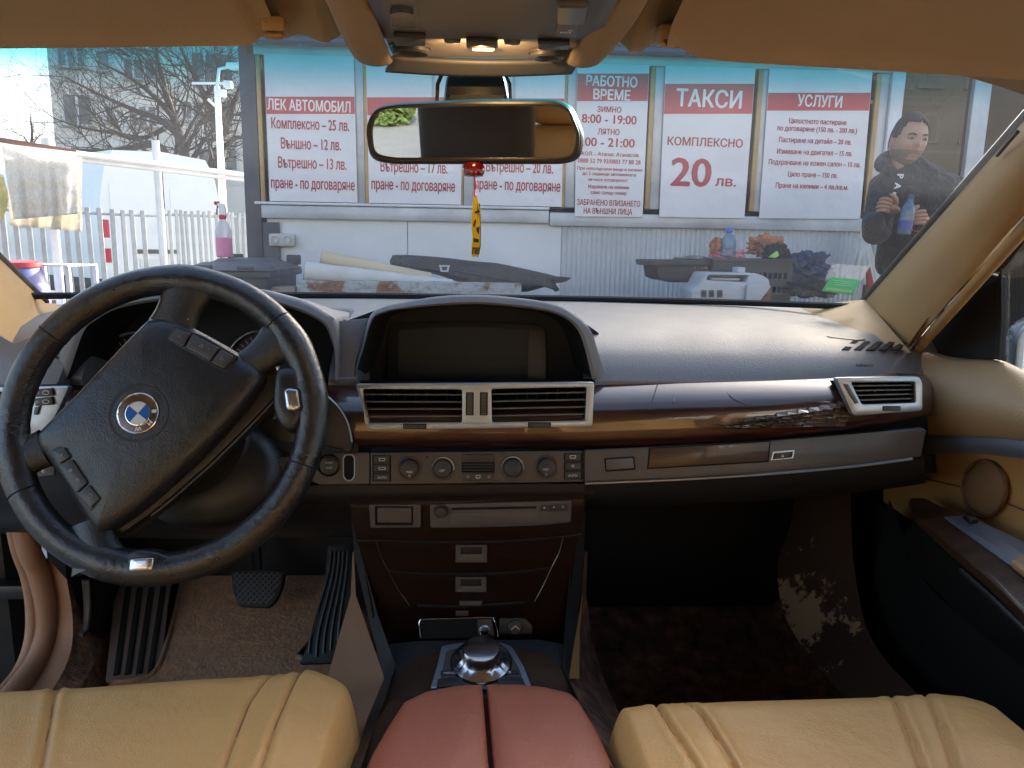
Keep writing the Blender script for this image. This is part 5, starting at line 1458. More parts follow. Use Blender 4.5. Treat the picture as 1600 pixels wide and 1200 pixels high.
# left piece with start button and key slot
FL = Fr(aty(560, 731, .985), (1, .05, 0), (.05, -1, .22))
ls = plate('switch_panel', FL, [rpoly(FL.pxs([(424, 742), (432, 703), (519, 707), (577.5, 707), (577.5, 757), (500, 758), (478, 748), (430, 744)]), .002)], -.02, -.0005, M['grey_trim'], dash, .002)
u, v = FL.px(514, 727); f = FL.sub(u, v)
lathe('start_ring', f, [(.0155, -.0004), (.0155, .002), (.0138, .0035), (.0132, .001)], M['black'], ls, 32)
lathe('start_button', f, [(.0128, 0), (.0126, .003), (.011, .004), (0, .0036)], M['black2'], ls, 32)
letters('lettering', [(FL, 'START', *FL.px(514, 723, .004), .0026, 1, .02, .0042), (FL, 'STOP', *FL.px(514, 731, .004), .0026, 1, .02, .0042)], M['white_print'], ls)
q = rpoly(FL.pxs([(536, 714), (540, 709), (551, 709), (555, 714), (555, 745), (550, 752), (541, 752), (536, 745)]), .003)
plate('key_slot_frame', FL, [q, [(a * .82 + FL.px(545.5, 730)[0] * .18, b * .88 + FL.px(545.5, 730)[1] * .12) for a, b in q]], -.0004, .003, M['silver'], ls, .001)
plate('key_slot', FL, [[(a * .82 + FL.px(545.5, 730)[0] * .18, b * .88 + FL.px(545.5, 730)[1] * .12) for a, b in q]], -.0004, .0016, M['gap'], ls)
# dark plate under the steering column with a bright lacquer edge
FL2 = Fr(aty(500, 660, .982), (1, 0, 0), (0, -1, .1))
pl = [(400, 600), (496, 606), (512, 618), (532, 638), (546, 662), (552, 694), (548, 706), (400, 712)]
plate('column_plate', FL2, [rpoly(FL2.pxs(pl), .002)], -.012, .004, M['black'], dash, .002)
tube('lacquer_edge', cat([FL2.w(*FL2.px(*p), .0045) for p in ((512, 618), (532, 638), (545, 662), (551, 690))], 5), .0011, M['wood_edge'] if 'wood_edge' in M else M['silver'], dash, 6)
plate('opener', FL2, [rpoly(FL2.pxs([(430, 690), (505, 694), (536, 700), (540, 706), (430, 706)]), .002)], .0045, .012, M['matte'], dash, .002)
# right part: storage strip and glovebox lid
FRt = Fr(aty(1150, 715, .985), (1, .02, 0), (.02, -1, .20))
gs = plate('glovebox_lid', FRt, [rpoly(FRt.pxs([(914, 703), (1010, 699), (1206, 688), (1330, 678), (1440, 668), (1448, 672), (1440, 714), (1330, 727), (1206, 738), (1060, 747), (914, 753)]), .002)], -.02, -.0003, M['grey_trim'], dash, .002)
plate('button_well', FRt, [rpoly(FRt.pxs([(944, 716), (991, 713), (993, 734), (946, 737)]), .002)], .00005, .0006, M['gap'], gs)
plate('release_button', FRt, [rpoly(FRt.pxs([(947, 718), (989, 715), (991, 732), (948, 735)], .003), .002)], .0007, .003, M['grey_trim'], gs, .001)
plate('inlay_gap', FRt, [FRt.pxs([(1014, 699.5), (1204, 688.5), (1201, 722), (1011, 733)])], .0, .0005, M['gap'], gs)
plate('wood_inlay', FRt, [FRt.pxs([(1016, 701), (1202, 690), (1199, 720), (1013, 731)], .001)], .0006, .0022, M['wood_dull'], gs, .0006)
plate('lid_button', FRt, [rpoly(FRt.pxs([(1207, 706), (1241, 703), (1239, 716), (1204, 719)]), .0015), rpoly(FRt.pxs([(1209, 708), (1239, 705), (1237, 715), (1206, 718)]), .0015)], .0, .0012, M['silver'], gs)
plate('lid_button', FRt, [rpoly(FRt.pxs([(1210, 708), (1238, 705.5), (1236, 714.5), (1207, 717.5)]), .0012)], .0, .002, M['black'], gs, .0006)
letters('lettering', [(FRt, '▲', *FRt.px(1222, 712), .0028, 1, 0, .0022)], M['white_print'], gs)
# bright bead under the strip and the dark underside
pts = cat([aty(x, y, .984) for x, y in ((914, 755), (1060, 749), (1206, 740), (1330, 729), (1425, 717))], 6)
tube('lower_bead', pts, .0022, M['silver'], dash, 6)
rows = []
for (dy, dpy) in ((0, 0), (.004, 10), (.012, 24), (.05, 34), (.20, 40), (.45, 30)):
    rows.append([aty(x, y + dpy, .986 + dy) for x, y in [(lerp(914, 1445, i / 30), interp([(914, 757), (1060, 751), (1206, 742), (1330, 731), (1445, 716)], lerp(914, 1445, i / 30))) for i in range(31)]])
grid('lower_dash', rows, M['matte_brown'] if 'matte_brown' in M else M['matte'], dash, sm=80)
rows = []
for (dy, dpy) in ((0, 0), (.0, 10), (.002, 26), (.03, 36), (.10, 40)):
    rows.append([aty(x, 759 - (x - 440) * .006 + dpy, .99 + dy) for x in [lerp(430, 930, i / 20) for i in range(21)]])
grid('lower_dash', rows, M['black'], dash, sm=80)
# knee panel on the driver side
rows = []
for (py, y) in ((690, .99), (760, 1.00), (800, 1.01), (830, 1.08), (836, 1.3)):
    rows.append([aty(x, py + 6 * math.sin(x / 200), y) for x in [lerp(-120, 560, i / 24) for i in range(25)]])
grid('knee_panel', rows, M['black'], dash, sm=80)
FLs = Fr(aty(70, 735, .985), (1, 0, 0), (0, -1, .2))
lsw = plate('light_switch', FLs, [rpoly(FLs.pxs([(52, 720), (86, 716), (88, 742), (56, 746)]), .002)], 0, .004, M['black2'], dash, .001)
letters('lettering', [(FLs, '◐', *FLs.px(68, 736, .004), .004, 1, 0, .0042)], M['white_print'], lsw)
structure(box('firewall', (-.76, 1.55, .3), (.76, 1.60, 1.035), M['matte']))

box('dash_end', (.60, 1.13, .80), (.80, 1.56, .975), M['matte'], dash)
box('dash_end', (-.80, 1.13, .80), (-.70, 1.50, .95), M['matte'], dash)
# ================================================================== CENTRE CONSOLE
con = thing('centre_console', (0, .95, .34), 'dark wood centre console with drawers, chromed socket tray and rotary controller', 'console')
FS = Fr(aty(730, 860, .985), (1, 0, 0), (0, -1, .06))
def sp(pts, off=0): return FS.pxs(pts, off)
plate('stack_front', FS, [rpoly(sp([(541, 776), (918, 771), (914, 800), (900, 860), (884, 1015), (590, 1015), (566, 880), (548, 810)]), .004)], -.05, 0, M['wood_dark'], con, .004)
# lighter and CD panels
lp = plate('lighter_panel', FS, [rpoly(sp([(577, 787), (658, 787), (658, 823), (579, 824)]), .003)], .0002, .004, M['grey_trim'], con, .001)
plate('lighter_well', FS, [rpoly(sp([(586, 789), (646, 790), (646, 819), (587, 819)]), .002)], .0041, .0046, M['gap'], lp)
plate('lighter_cover', FS, [rpoly(sp([(590, 793), (643, 793), (643, 816), (590, 816)], .006), .0015)], .0047, .009, M['grey_trim'], lp, .001)
cd = plate('cd_panel', FS, [rpoly(sp([(672, 787), (893, 781), (891, 815), (840, 820), (745, 823), (673, 824)]), .003)], .0002, .004, M['grey_trim'], con, .001)
plate('cd_slot', FS, [sp([(706, 792), (838, 789.5), (838, 793), (706, 795.5)])], .0041, .0047, M['gap'], cd)
plate('cd_lower_lip', FS, [rpoly(sp([(704, 800), (842, 797), (842, 814), (704, 818)]), .001)], .0041, .0050, M['grey_trim'], cd, .0004)
f = FS.sub(*FS.px(689, 799, .006))
lathe('volume_knob', f, [(.0105, .0041), (.0100, .006), (.0082, .0062), (.0080, .013), (.0072, .0142), (0, .0145)], M['black2'], cd, 28)
plate('eject_button', FS, [rpoly(sp([(845, 788), (856, 787.5), (856, 797), (845, 797.5)]), .0008)], .0041, .006, M['black2'], cd, .0005)
plate('seek_button', FS, [rpoly(sp([(859, 787.5), (886, 786.5), (886, 796), (859, 797)]), .0008)], .0041, .006, M['black2'], cd, .0005)
letters('lettering', [(FS, '▲', *FS.px(850.5, 793, .006), .0022, 1, 0, .0062), (FS, '◀', *FS.px(865, 792.5, .006), .0022, 1, 0, .0062), (FS, '▶', *FS.px(880, 792, .006), .0022, 1, 0, .0062)], M['white_print'], cd)
# drawer lines: highlights put in as lighter coloured tubes round recessed joints
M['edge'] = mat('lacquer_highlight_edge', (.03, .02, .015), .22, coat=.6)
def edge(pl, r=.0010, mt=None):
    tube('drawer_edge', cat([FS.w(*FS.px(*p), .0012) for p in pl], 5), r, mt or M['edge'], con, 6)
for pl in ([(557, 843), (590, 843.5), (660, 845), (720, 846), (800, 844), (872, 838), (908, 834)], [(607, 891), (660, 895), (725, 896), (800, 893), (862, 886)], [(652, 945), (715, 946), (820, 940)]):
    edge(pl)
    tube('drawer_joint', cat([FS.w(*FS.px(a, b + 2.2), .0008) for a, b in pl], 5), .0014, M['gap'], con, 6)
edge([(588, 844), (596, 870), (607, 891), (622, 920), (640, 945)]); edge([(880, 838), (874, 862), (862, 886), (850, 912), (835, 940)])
for (x0_, y0_, x1_, y1_) in ((712, 851, 761, 878), (712, 901, 760, 924)):
    b = plate('drawer_latch', FS, [rpoly(sp([(x0_, y0_), (x1_, y0_), (x1_, y1_), (x0_, y1_)]), .001), rpoly(sp([(x0_ + 8, y0_ + 3), (x1_ - 8, y0_ + 3), (x1_ - 8, y0_ + 14), (x0_ + 8, y0_ + 14)]), .001)], .0003, .003, M['grey_trim'], con, .0006)
    plate('latch_button', FS, [rpoly(sp([(x0_ + 8, y0_ + 3), (x1_ - 8, y0_ + 3), (x1_ - 8, y0_ + 14), (x0_ + 8, y0_ + 14)]), .001)], .0003, .0012, M['black'], b, .0004)
plate('latch_tab', FS, [rpoly(sp([(718, 938), (754, 938), (752, 945), (718, 945)]), .001)], .0003, .004, M['grey_trim'], con, .001)
plate('hinge_plate', FS, [sp([(712, 954), (732, 954), (732, 961), (712, 961)])], .0003, .003, M['grey_trim'], con)
# open socket tray with chromed frame
FT2 = Fr(aty(715, 985, .955), (1, 0, 0), (0, -1, .30))
tr = plate('tray_recess', FT2, [rpoly(FT2.pxs([(655, 968), (768, 964), (775, 996), (654, 998)]), .002)], -.002, 0, M['gap'], con)
pts = [FT2.w(*FT2.px(*p), .002) for p in ((657, 996), (655, 978), (657, 969), (664, 967.5), (720, 966), (766, 964.5), (771, 968), (775, 978), (778, 994))]
tube('chrome_frame', cat(pts, 4), .0011, M['chrome'], tr, 6)
plate('socket_plate', FT2, [rpoly(FT2.pxs([(746, 967), (768, 966), (772, 992), (746, 992)]), .001)], .0003, .003, M['black2'], tr, .0006)
f = FT2.sub(*FT2.px(757, 985)); lathe('socket', f, [(.0085, .003), (.008, .0045), (.007, .0045), (.0065, .002), (0, .002)], M['chrome'], tr, 24)
f = FT2.sub(*FT2.px(805, 980))
kn = lathe('small_knob', f, [(.010, -.002), (.010, .004), (.008, .006), (0, .006)], M['black2'], con, 24)
plate('arrow_mark', f, [[(-.006, -.003), (0, .002), (.006, -.003), (.006, -.0012), (0, .0042), (-.006, -.0012)]], .0062, .0068, M['silver'], kn)
plate('button_pod', FT2, [rpoly(FT2.pxs([(780, 966), (820, 966), (832, 978), (832, 992), (780, 992)]), .003)], -.006, -.002, M['black'], con, .001)
# console flanks: black shell and tan side trims
def side(name, top, bot, ytab, mt, n=20, th=.0):
    """surface between two pixel polylines with given depths"""
    rows = []
    for k in range(n + 1):
        t = k / n
        a = [interp([(i / (len(top) - 1), p[c]) for i, p in enumerate(top)], t) for c in range(3)]
        b = [interp([(i / (len(bot) - 1), p[c]) for i, p in enumerate(bot)], t) for c in range(3)]
        A = aty(a[0], a[1], a[2]); B = aty(b[0], b[1], b[2])
        rows.append([A.lerp(B, j / 8) for j in range(9)])
    return grid(name, rows, mt, con, sm=80)
M['con_black'] = mat('console_black', (.022, .023, .026), .5, bump=(500, .2), var=(20, (.035, .033, .03), .45, .75), rvar=.08)
side('console_flank', [(560, 800, .99), (566, 870, .985), (590, 960, .97), (618, 1040, .89), (598, 1100, .80), (560, 1210, .62)],
     [(548, 800, 1.02), (554, 870, 1.02), (575, 960, 1.0), (600, 1060, .90), (575, 1120, .81), (540, 1230, .62)], None, M['con_black'])
side('console_flank', [(900, 800, .99), (893, 870, .985), (884, 960, .97), (878, 1040, .89), (905, 1100, .80), (960, 1210, .62)],
     [(915, 800, 1.02), (912, 870, 1.02), (905, 960, 1.0), (888, 1060, .90), (918, 1120, .81), (982, 1230, .62)], None, M['con_black'])
side('tan_side_trim', [(553, 862, 1.02), (556, 930, 1.02), (580, 1000, .98), (603, 1065, .91), (582, 1120, .82), (548, 1230, .63)],
     [(551, 862, 1.10), (548, 930, 1.15), (528, 1000, 1.15), (510, 1065, 1.05), (500, 1120, .95), (480, 1230, .75)], None, M['tan_dull'] if 'tan_dull' in M else M['tan_trim'])
side('tan_side_trim', [(914, 862, 1.02), (908, 930, 1.01), (897, 990, .98), (886, 1060, .91), (914, 1110, .82), (975, 1230, .63)],
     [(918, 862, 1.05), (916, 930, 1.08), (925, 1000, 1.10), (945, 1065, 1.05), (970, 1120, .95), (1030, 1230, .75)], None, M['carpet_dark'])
side('tan_front_edge', [(911, 925, 1.005), (900, 985, .985), (889, 1060, .905)], [(911, 925, 1.02), (906, 985, 1.0), (905, 1060, .93)], None, M['tan_trim'])
# tray floor and sloping wood top
FW_ = Fr(aty(745, 1030, .90), (1, 0, 0), (0, -.22, 1))
top = FW_.pxs([(605, 1000), (660, 995), (840, 993), (882, 1000), (884, 1040), (906, 1092), (940, 1150), (575, 1150), (598, 1094), (617, 1045)])
plate('console_floor', FW_, [top], -.02, -.006, M['con_black'], con, .002)
wt_ = rpoly(FW_.pxs([(660, 1022), (700, 1012), (745, 1009), (800, 1012), (850, 1018), (876, 1040), (905, 1092), (935, 1150), (580, 1150), (600, 1092), (630, 1045)]), .01)
plate('wood_top', FW_, [wt_], -.006, 0, M['wood_dull'], con, .003)
# rotary controller
cb = plate('controller_plate', FW_, [rpoly(FW_.pxs([(690, 1013), (718, 1008), (785, 1008), (800, 1014), (818, 1044), (832, 1080), (672, 1080), (684, 1040)]), .004)], .0002, .005, M['silver'], con, .0018)
ci = rpoly(FW_.pxs([(697, 1018), (720, 1012), (783, 1012), (796, 1020), (812, 1047), (822, 1078), (684, 1078), (692, 1044)], .005), .004)
plate('controller_inset', FW_, [ci], .0051, .0062, M['dark_silver'] if 'dark_silver' in M else M['grey_trim'], cb, .0004)
u, v = FW_.px(752, 1034, .006); fk = FW_.sub(u, v)
pr_k = []
kv = []; seg = 72
prof = [(.0385, .006), (.0385, .0085), (.036, .0105), (.031, .0135), (.0275, .018), (.0255, .023), (.0245, .0275), (.0232, .0295), (.018, .0305), (0, .0308)]
for i, (r, h) in enumerate(prof):
    for k in range(seg):
        a = 2 * math.pi * k / seg
        fl = 0
        if 2 <= i <= 4: fl = -.0022 * (max(0, math.cos(a * 12)) ** 3) * (1 if i == 3 else .6)
        kv.append(fk.w((r + fl) * math.cos(a), (r + fl) * math.sin(a), h))
kf = [(i*seg+k, i*seg+(k+1) % seg, (i+1)*seg+(k+1) % seg, (i+1)*seg+k) for i in range(len(prof) - 1) for k in range(seg)]
mesh('controller_knob', kv, kf, M['alu'], cb, 45)
lathe('knob_gasket', fk, [(.041, .0062), (.040, .0075), (.037, .0078)], M['gap'], cb, 40)
for (q, s_) in (([(689, 1048), (716, 1047), (718, 1053), (688, 1055)], 'MENU'), ([(780, 1047), (808, 1047), (812, 1053), (781, 1054)], '◖◗')):
    plate('button', FW_, [rpoly(FW_.pxs(q, .007), .001)], .0063, .0078, M['black2'], cb, .0005)
letters('lettering', [(FW_, 'MENU', *FW_.px(703, 1051.5, .008), .0040, 1.1, .02, .0079), (FW_, '◑', *FW_.px(796, 1050.5, .008), .0035, 1, .02, .0079)], M['white_print'], cb)
for q in ([(684, 1062), (722, 1058), (724, 1072), (682, 1075)], [(778, 1057), (816, 1060), (822, 1072), (778, 1070)]):
    plate('button', FW_, [rpoly(FW_.pxs(q, .007), .001)], .0063, .0085, M['black2'], cb, .0005)
f = FW_.sub(*FW_.px(752, 1062, .007)); lathe('press_button', f, [(.009, .0063), (.0085, .008), (.0055, .0082), (.005, .0075), (0, .0075)], M['silver'], cb, 24)

# ================================================================== ARMREST
arm = thing('armrest', (0.01, .55, .60), 'red brown leather armrest split down the middle between the seats', 'armrest')
AZ = .648
def armhalf(pxo, worldback, s):
    P0 = [atz(x, y, AZ) for x, y in pxo]
    pts = [(p.x, p.y) for p in P0] + worldback
    pts = [(p[0], p[1]) for p in rpoly(pts, .004, 3)]
    f = Fr((0, 0, AZ), (1, 0, 0), (0, 0, 1))
    # resample densely
    dense = []
    n = len(pts)
    for i in range(n):
        a = Vector(pts[i]); b = Vector(pts[(i + 1) % n]); m_ = max(1, int((b - a).length / .012))
        for k in range(m_): dense.append(tuple(a.lerp(b, k / m_)))
    return dome('lid', f, dense, [(1.0, -.05), (1.0, -.012), (.992, -.005), (.975, -.001), (.93, .002), (.8, .005), (.5, .008), (.2, .009)], M['red_leather'], arm)
armhalf([(754, 1062), (715, 1064), (668, 1073), (632, 1090), (606, 1130), (580, 1175), (562, 1215)], [(-.140, .40), (-.140, .12), (-.0, .12), (.002, .40), (atz(766, 1190, AZ).x - .001, atz(766, 1190, AZ).y)], -1)
armhalf([(760, 1062), (771, 1190)], [(.006, .40), (.008, .12), (.150, .12), (.150, .40), (atz(968, 1212, AZ).x, atz(968, 1212, AZ).y), (atz(935, 1140, AZ).x, atz(935, 1140, AZ).y), (atz(905, 1090, AZ).x, atz(905, 1090, AZ).y), (atz(890, 1076, AZ).x, atz(890, 1076, AZ).y), (atz(850, 1066, AZ).x, atz(850, 1066, AZ).y), (atz(805, 1062, AZ).x, atz(805, 1062, AZ).y)], 1)
plate('wood_side_rail', Fr((0, 0, AZ - .02), (1, 0, 0), (0, 0, 1)), [rpoly([(-.098, .80), (-.125, .70), (-.152, .60), (-.158, .12), (.168, .12), (.162, .60), (.135, .70), (.118, .80)], .02)], -.03, 0, M['wood_dull'], arm, .006)
box('armrest_box', (-.145, .12, .36), (.155, .74, AZ - .052), M['con_black'], arm, .01)

# ================================================================== SEATS
def seat(name, label, edge_px, seams, right):
    SZ = .665
    t = thing(name, (-.40 if not right else .43, .45, .33), label, 'seat')
    fl = [atz(x, y, SZ) for x, y in edge_px]
    tab = sorted((p.x, p.y) for p in fl)
    x0_, x1_ = tab[0][0], tab[-1][0]
    nx, ny = 200, 110
    sm_ = [[((atz(a, b, SZ)).x, (atz(a, b, SZ)).y) for a, b in s] for s in seams]
    def dist(x, y):
        best = 9
        for s in sm_:
            for (ax, ay), (bx, by) in zip(s, s[1:]):
                L2 = (bx-ax)**2 + (by-ay)**2; k = max(-.3 if (ax,ay) == s[0] else 0, min(1.0 if (bx,by) != s[-1] else 3, ((x-ax)*(bx-ax) + (y-ay)*(by-ay)) / L2))
                d = math.hypot(x - ax - k*(bx-ax), y - ay - k*(by-ay)); best = min(best, d)
        return best
    rows = []
    front = [(-.02, -.20), (-.002, -.14), (.0, -.10), (-.003, -.06), (-.009, -.032), (-.020, -.013), (-.034, -.004), (-.05, 0)]
    for j in range(len(front) + ny):
        r = []
        for i in range(nx + 1):
            x = lerp(x0_, x1_, i / nx); fy = interp(tab, x)
            if j < len(front): y = fy + front[j][0]; z = SZ + front[j][1]
            else:
                y = lerp(fy - .05, .08, (j - len(front) + 1) / ny); z = SZ
            e0 = min(x - x0_, x1_ - x)
            z -= .10 * (max(0, 1 - e0 / .03)) ** 2 * (1 if j >= 4 else .4)
            bo = math.exp(-((e0 - .07) / .045) ** 2) * .014
            k = max(0, min(1, (fy - y - .03) / .12))
            z += bo * k - .018 * sstep(.1, .35, fy - y) * (1 - math.exp(-((e0 - .05) / .08) ** 2))
            d = dist(x, y)
            z -= .0048 * math.exp(-(d / .0030) ** 2) - .0016 * math.exp(-((d - .008) / .005) ** 2)
            r.append((x, y + .030, z + .010))
        rows.append(r)
    # side skirts
    for r in rows:
        a, b = Vector(r[0]), Vector(r[-1])
        r.insert(0, (a.x - .004, a.y, a.z - .03)); r.insert(0, (a.x - .002, a.y, a.z - .16))
        r.append((b.x + .004, b.y, b.z - .03)); r.append((b.x + .002, b.y, b.z - .16))
    grid('cushion', rows, M['tan'], t, sm=85)
    for s in sm_:
        pts = []
        for (ax, ay), (bx, by) in zip(s, s[1:]):
            for k in range(10):
                x = lerp(ax, bx, k / 10); y = lerp(ay, by, k / 10)
                fy = interp(tab, x)
                if fy - y < .035: continue
                # height of the surface there
                e0 = min(x - x0_, x1_ - x); z = SZ - .10 * (max(0, 1 - e0 / .03)) ** 2
                k2 = max(0, min(1, (fy - y - .03) / .12))
                z += math.exp(-((e0 - .07) / .045) ** 2) * .014 * k2 - .018 * sstep(.1, .35, fy - y) * (1 - math.exp(-((e0 - .05) / .08) ** 2)) - .0044
                if fy - y < .05: z -= .005 * (1 - (fy - y) / .05) ** 1 + .03 * max(0, 1 - (fy - y) / .03) ** 2
                pts.append((x, y + .030, z + .010))
        if len(pts) > 2: tube('seam', pts, .0008, M['seam'], t, 5)
    cx = (x0_ + x1_) / 2
    bk = []
    for k in range(9):
        v = k / 8
        y = lerp(.13, -.16, v); z = lerp(.60, 1.05, v); w_ = lerp(.25, .22, v) * (1 if k < 8 else .8)
        bk.append([(cx + w_ * math.sin(R_(-90 + 180 * i / 16)), y + .055 * abs(math.sin(R_(-90 + 180 * i / 16))) ** 3 * 1.0 - .02, z) for i in range(17)] + [(cx + w_ * math.cos(R_(180 * i / 10)), y - .09 - .02 * math.sin(R_(180 * i / 10)), z) for i in range(11)])
    grid('backrest', [r + [r[0]] for r in bk], M['tan'], t, sm=80)
    box('headrest', (cx - .13, -.30, 1.02), (cx + .13, -.20, 1.26), M['head_black'], t, .045, 4)
    box('seat_base', (x0_ + .03, .1, .32), (x1_ - .03, .58, .50), M['matte'], t, .02)
    return t
M['seam'] = mat('seam_thread', (.36, .22, .085), .8)
M['head_black'] = mat('dark_headrest', (.05, .04, .035), .6)
seat('front_seat', 'tan leather driver seat cushion at the bottom left, with piped right bolster',
     [(-60, 1095), (0, 1087), (130, 1080), (300, 1067), (400, 1062), (440, 1060), (470, 1055), (490, 1053), (520, 1066), (550, 1088), (562, 1110), (566, 1125)],
     [[(68, 1083), (62, 1120), (50, 1180), (44, 1205)], [(440, 1061), (405, 1095), (376, 1140), (352, 1205)], [(468, 1057), (452, 1100), (430, 1160), (415, 1205)], [(492, 1056), (528, 1075), (550, 1105), (556, 1150), (551, 1205)]], False)
seat('front_seat', 'pale tan leather passenger seat cushion at the bottom right, with two seams',
     [(944, 1140), (948, 1124), (975, 1112), (1003, 1108), (1050, 1106), (1150, 1101), (1300, 1097), (1420, 1093), (1465, 1090), (1500, 1093), (1560, 1108), (1600, 1130), (1640, 1160)],
     [[(1052, 1107), (1085, 1130), (1110, 1160), (1135, 1205)], [(1034, 1125), (1045, 1160), (1068, 1205)], [(1408, 1094), (1422, 1130), (1435, 1165), (1452, 1205)], [(1462, 1091), (1476, 1130), (1492, 1170), (1506, 1205)]], True)

# ================================================================== FOOTWELLS
def fplate(name, label, pxs, z, tilt, mt, th=.008, bev=.003, cat_='mat', rr=.01, lateral=0.0):
    c = (sum(p[0] for p in pxs) / len(pxs), sum(p[1] for p in pxs) / len(pxs))
    f = Fr(atz(*c, z), (1, 0, 0), (lateral, -tilt, 1))
    t = thing(name, f.o, label, cat_)
    return t, f
t, f = fplate('floor_mat', 'brown carpet floor mat in the driver footwell under the pedals', [(280, 860), (515, 1070)], .385, .34, None)
plate('mat_carpet', f, [rpoly(f.pxs([(290, 880), (300, 845), (518, 845), (524, 905), (510, 950), (488, 1000), (462, 1030), (470, 1036), (520, 1036), (530, 1050), (530, 1090), (165, 1090), (170, 1072), (235, 1062), (262, 1010), (282, 930)]), .012)], 0, .010, M['carpet'], t, .004)
bd = cat([f.w(*f.px(*p), .010) for p in ((290, 880), (282, 930), (262, 1010), (238, 1060), (175, 1072))], 5)
tube('mat_binding', bd, .005, M['carpet_edge'] if 'carpet_edge' in M else M['carpet'], t, 8)
bd = cat([f.w(*f.px(*p), .010) for p in ((465, 1031), (480, 1036), (515, 1035), (529, 1048), (528, 1075))], 5)
tube('mat_binding', bd, .006, M['carpet'], t, 8)
# foot rest
t, f = fplate('foot_rest', 'brown foot rest plate with four black rubber ribs left of the mat', [(170, 920), (265, 1072)], .38, .55, None, cat_='foot rest', lateral=.15)
M['restplate'] = mat('foot_rest_plastic', (.21, .165, .135), .6, bump=(300, .15), var=(9, (.17, .13, .11), .4, .7))
plate('rest_plate', f, [rpoly(f.pxs([(190, 845), (282, 845), (266, 925), (252, 1050), (245, 1064), (165, 1070), (168, 1045), (180, 925)]), .008)], 0, .008, M['restplate'], t, .003)
for k in range(4):
    xt = 210 + k * 18.5; xb = 182 + k * 17.5
    p = [f.w(*f.px(lerp(xt, xb, v), lerp(850, 1055 - k * 1, v), .009), .009) for v in [i / 10 for i in range(11)]]
    tube('rubber_rib', p, .0058, M['rubber'], t, 8, flat=.7)
# brake pedal
FBk = Fr(aty(402, 918, 1.40), (1, 0, 0), (0, -1, .62))
bp = thing('brake_pedal', FBk.o, 'black rubber brake pedal with diamond tread', 'pedal')
plate('pedal_pad', FBk, [rpoly(FBk.pxs([(360, 892), (378, 889), (425, 889), (445, 893), (442, 915), (432, 938), (420, 950), (372, 948), (362, 920)]), .006)], -.02, 0, M['rubber'], bp, .006)
tm = MB()
for s in (-1, 1):
    for k in range(-9, 10):
        for (ax, ay), (bx, by) in [((402 + k * 9 - s * 28, 890), (402 + k * 9 + s * 28, 948))]:
            n = 12
            seg_ = []
            for i in range(n + 1):
                x = lerp(ax, bx, i / n); y = lerp(ay, by, i / n)
                ins = 364 + (y - 900) * .12 < x < 441 - max(0, y - 905) * .45 and 892 < y < 946
                if ins: seg_.append(FBk.w(*FBk.px(x, y), .001))
                elif len(seg_) > 1: tm.tube(seg_, .0016, 4); seg_ = []
                else: seg_ = []
            if len(seg_) > 1: tm.tube(seg_, .0016, 4)
o = tm.build('diamond_tread', M['tread'] if 'tread' in M else M['rubber'], bp); o['kind'] = 'stuff'
tube('pedal_arm', [FBk.w(*FBk.px(400, 892), -.015), FBk.w(*FBk.px(394, 860), -.03), FBk.w(*FBk.px(388, 800), -.05)], .010, M['black'], bp, 8)
# accelerator
FAc = Fr(aty(515, 960, 1.27), (1, 0, 0), (-.1, -1, .75))
ap = thing('accelerator_pedal', FAc.o, 'long black ribbed accelerator pedal right of the mat', 'pedal')
plate('pedal_blade', FAc, [rpoly(FAc.pxs([(512, 850), (549, 850), (556, 930), (548, 1000), (524, 1036), (466, 1038), (488, 990), (503, 930)]), .006)], -.02, 0, M['rubber'], ap, .005)
for k in range(5):
    p = [FAc.w(*FAc.px(lerp(lerp(517, 543, k / 4), lerp(483, 528, k / 4), sstep(0, 1, v)), lerp(862, 1026 - abs(k - 1) * 5, v), .002), .002) for v in [i / 12 for i in range(13)]]
    tube('pedal_rib', p, .0022, M['tread'] if 'tread' in M else M['rubber'], ap, 6)
# footwell side walls and toe board carpets
def between(name, A, B, mt, par=None, n=10, sm=80, thick=0):
    """sheet between two world polylines"""
    A = cat(A, 5); B = cat(B, 5)
    rows = [[a.lerp(b, k / n) for k in range(n + 1)] for a, b in zip(A, B)]
    return grid(name, rows, mt, par, thick, sm)
structure(between('toe_board', [aty(150, 850, 1.95), aty(560, 850, 1.95)], [aty(150, 930, 1.80), aty(560, 930, 1.80)], M['carpet_red'] if 'carpet_red' in M else M['carpet_dark'], None))
# driver side: kick panel, door seal
kp = thing('sill_trim', atx(80, 1000, -.70), 'tan sill and kick trim curving down beside the driver footwell', 'trim')
between('sill_panel', [atx(72, 870, -.70), atx(84, 930, -.70), atx(83, 985, -.70), atx(68, 1035, -.70), atx(30, 1090, -.70), atx(-10, 1130, -.70)],
        [atx(104, 905, -.67), atx(113, 960, -.67), atx(112, 1010, -.665), atx(98, 1050, -.66), atx(70, 1095, -.66), atx(30, 1130, -.66)], M['tan_dull'], kp)
between('sill_return', [atx(104, 905, -.67), atx(113, 960, -.67), atx(112, 1010, -.665), atx(98, 1050, -.66), atx(70, 1095, -.66)],
        [atx(112, 905, -.69), atx(135, 980, -.66), atx(160, 1005, -.64), atx(140, 1050, -.63), atx(115, 1095, -.62)], M['tan_shade'] if 'tan_shade' in M else M['carpet_dark'], kp)
sl_ = thing('door_seal', atx(50, 950, -.72), 'tan rubber door seal curving along the open driver doorway', 'seal')
tube('seal_outer', cat([atx(6, 640, -.74), atx(10, 740, -.735), atx(24, 845, -.725), atx(42, 900, -.725), atx(50, 950, -.725), atx(48, 1000, -.725), atx(32, 1045, -.725), atx(0, 1085, -.725), atx(-40, 1120, -.725)], 6), .010, M['tan_dull'], sl_, 10)
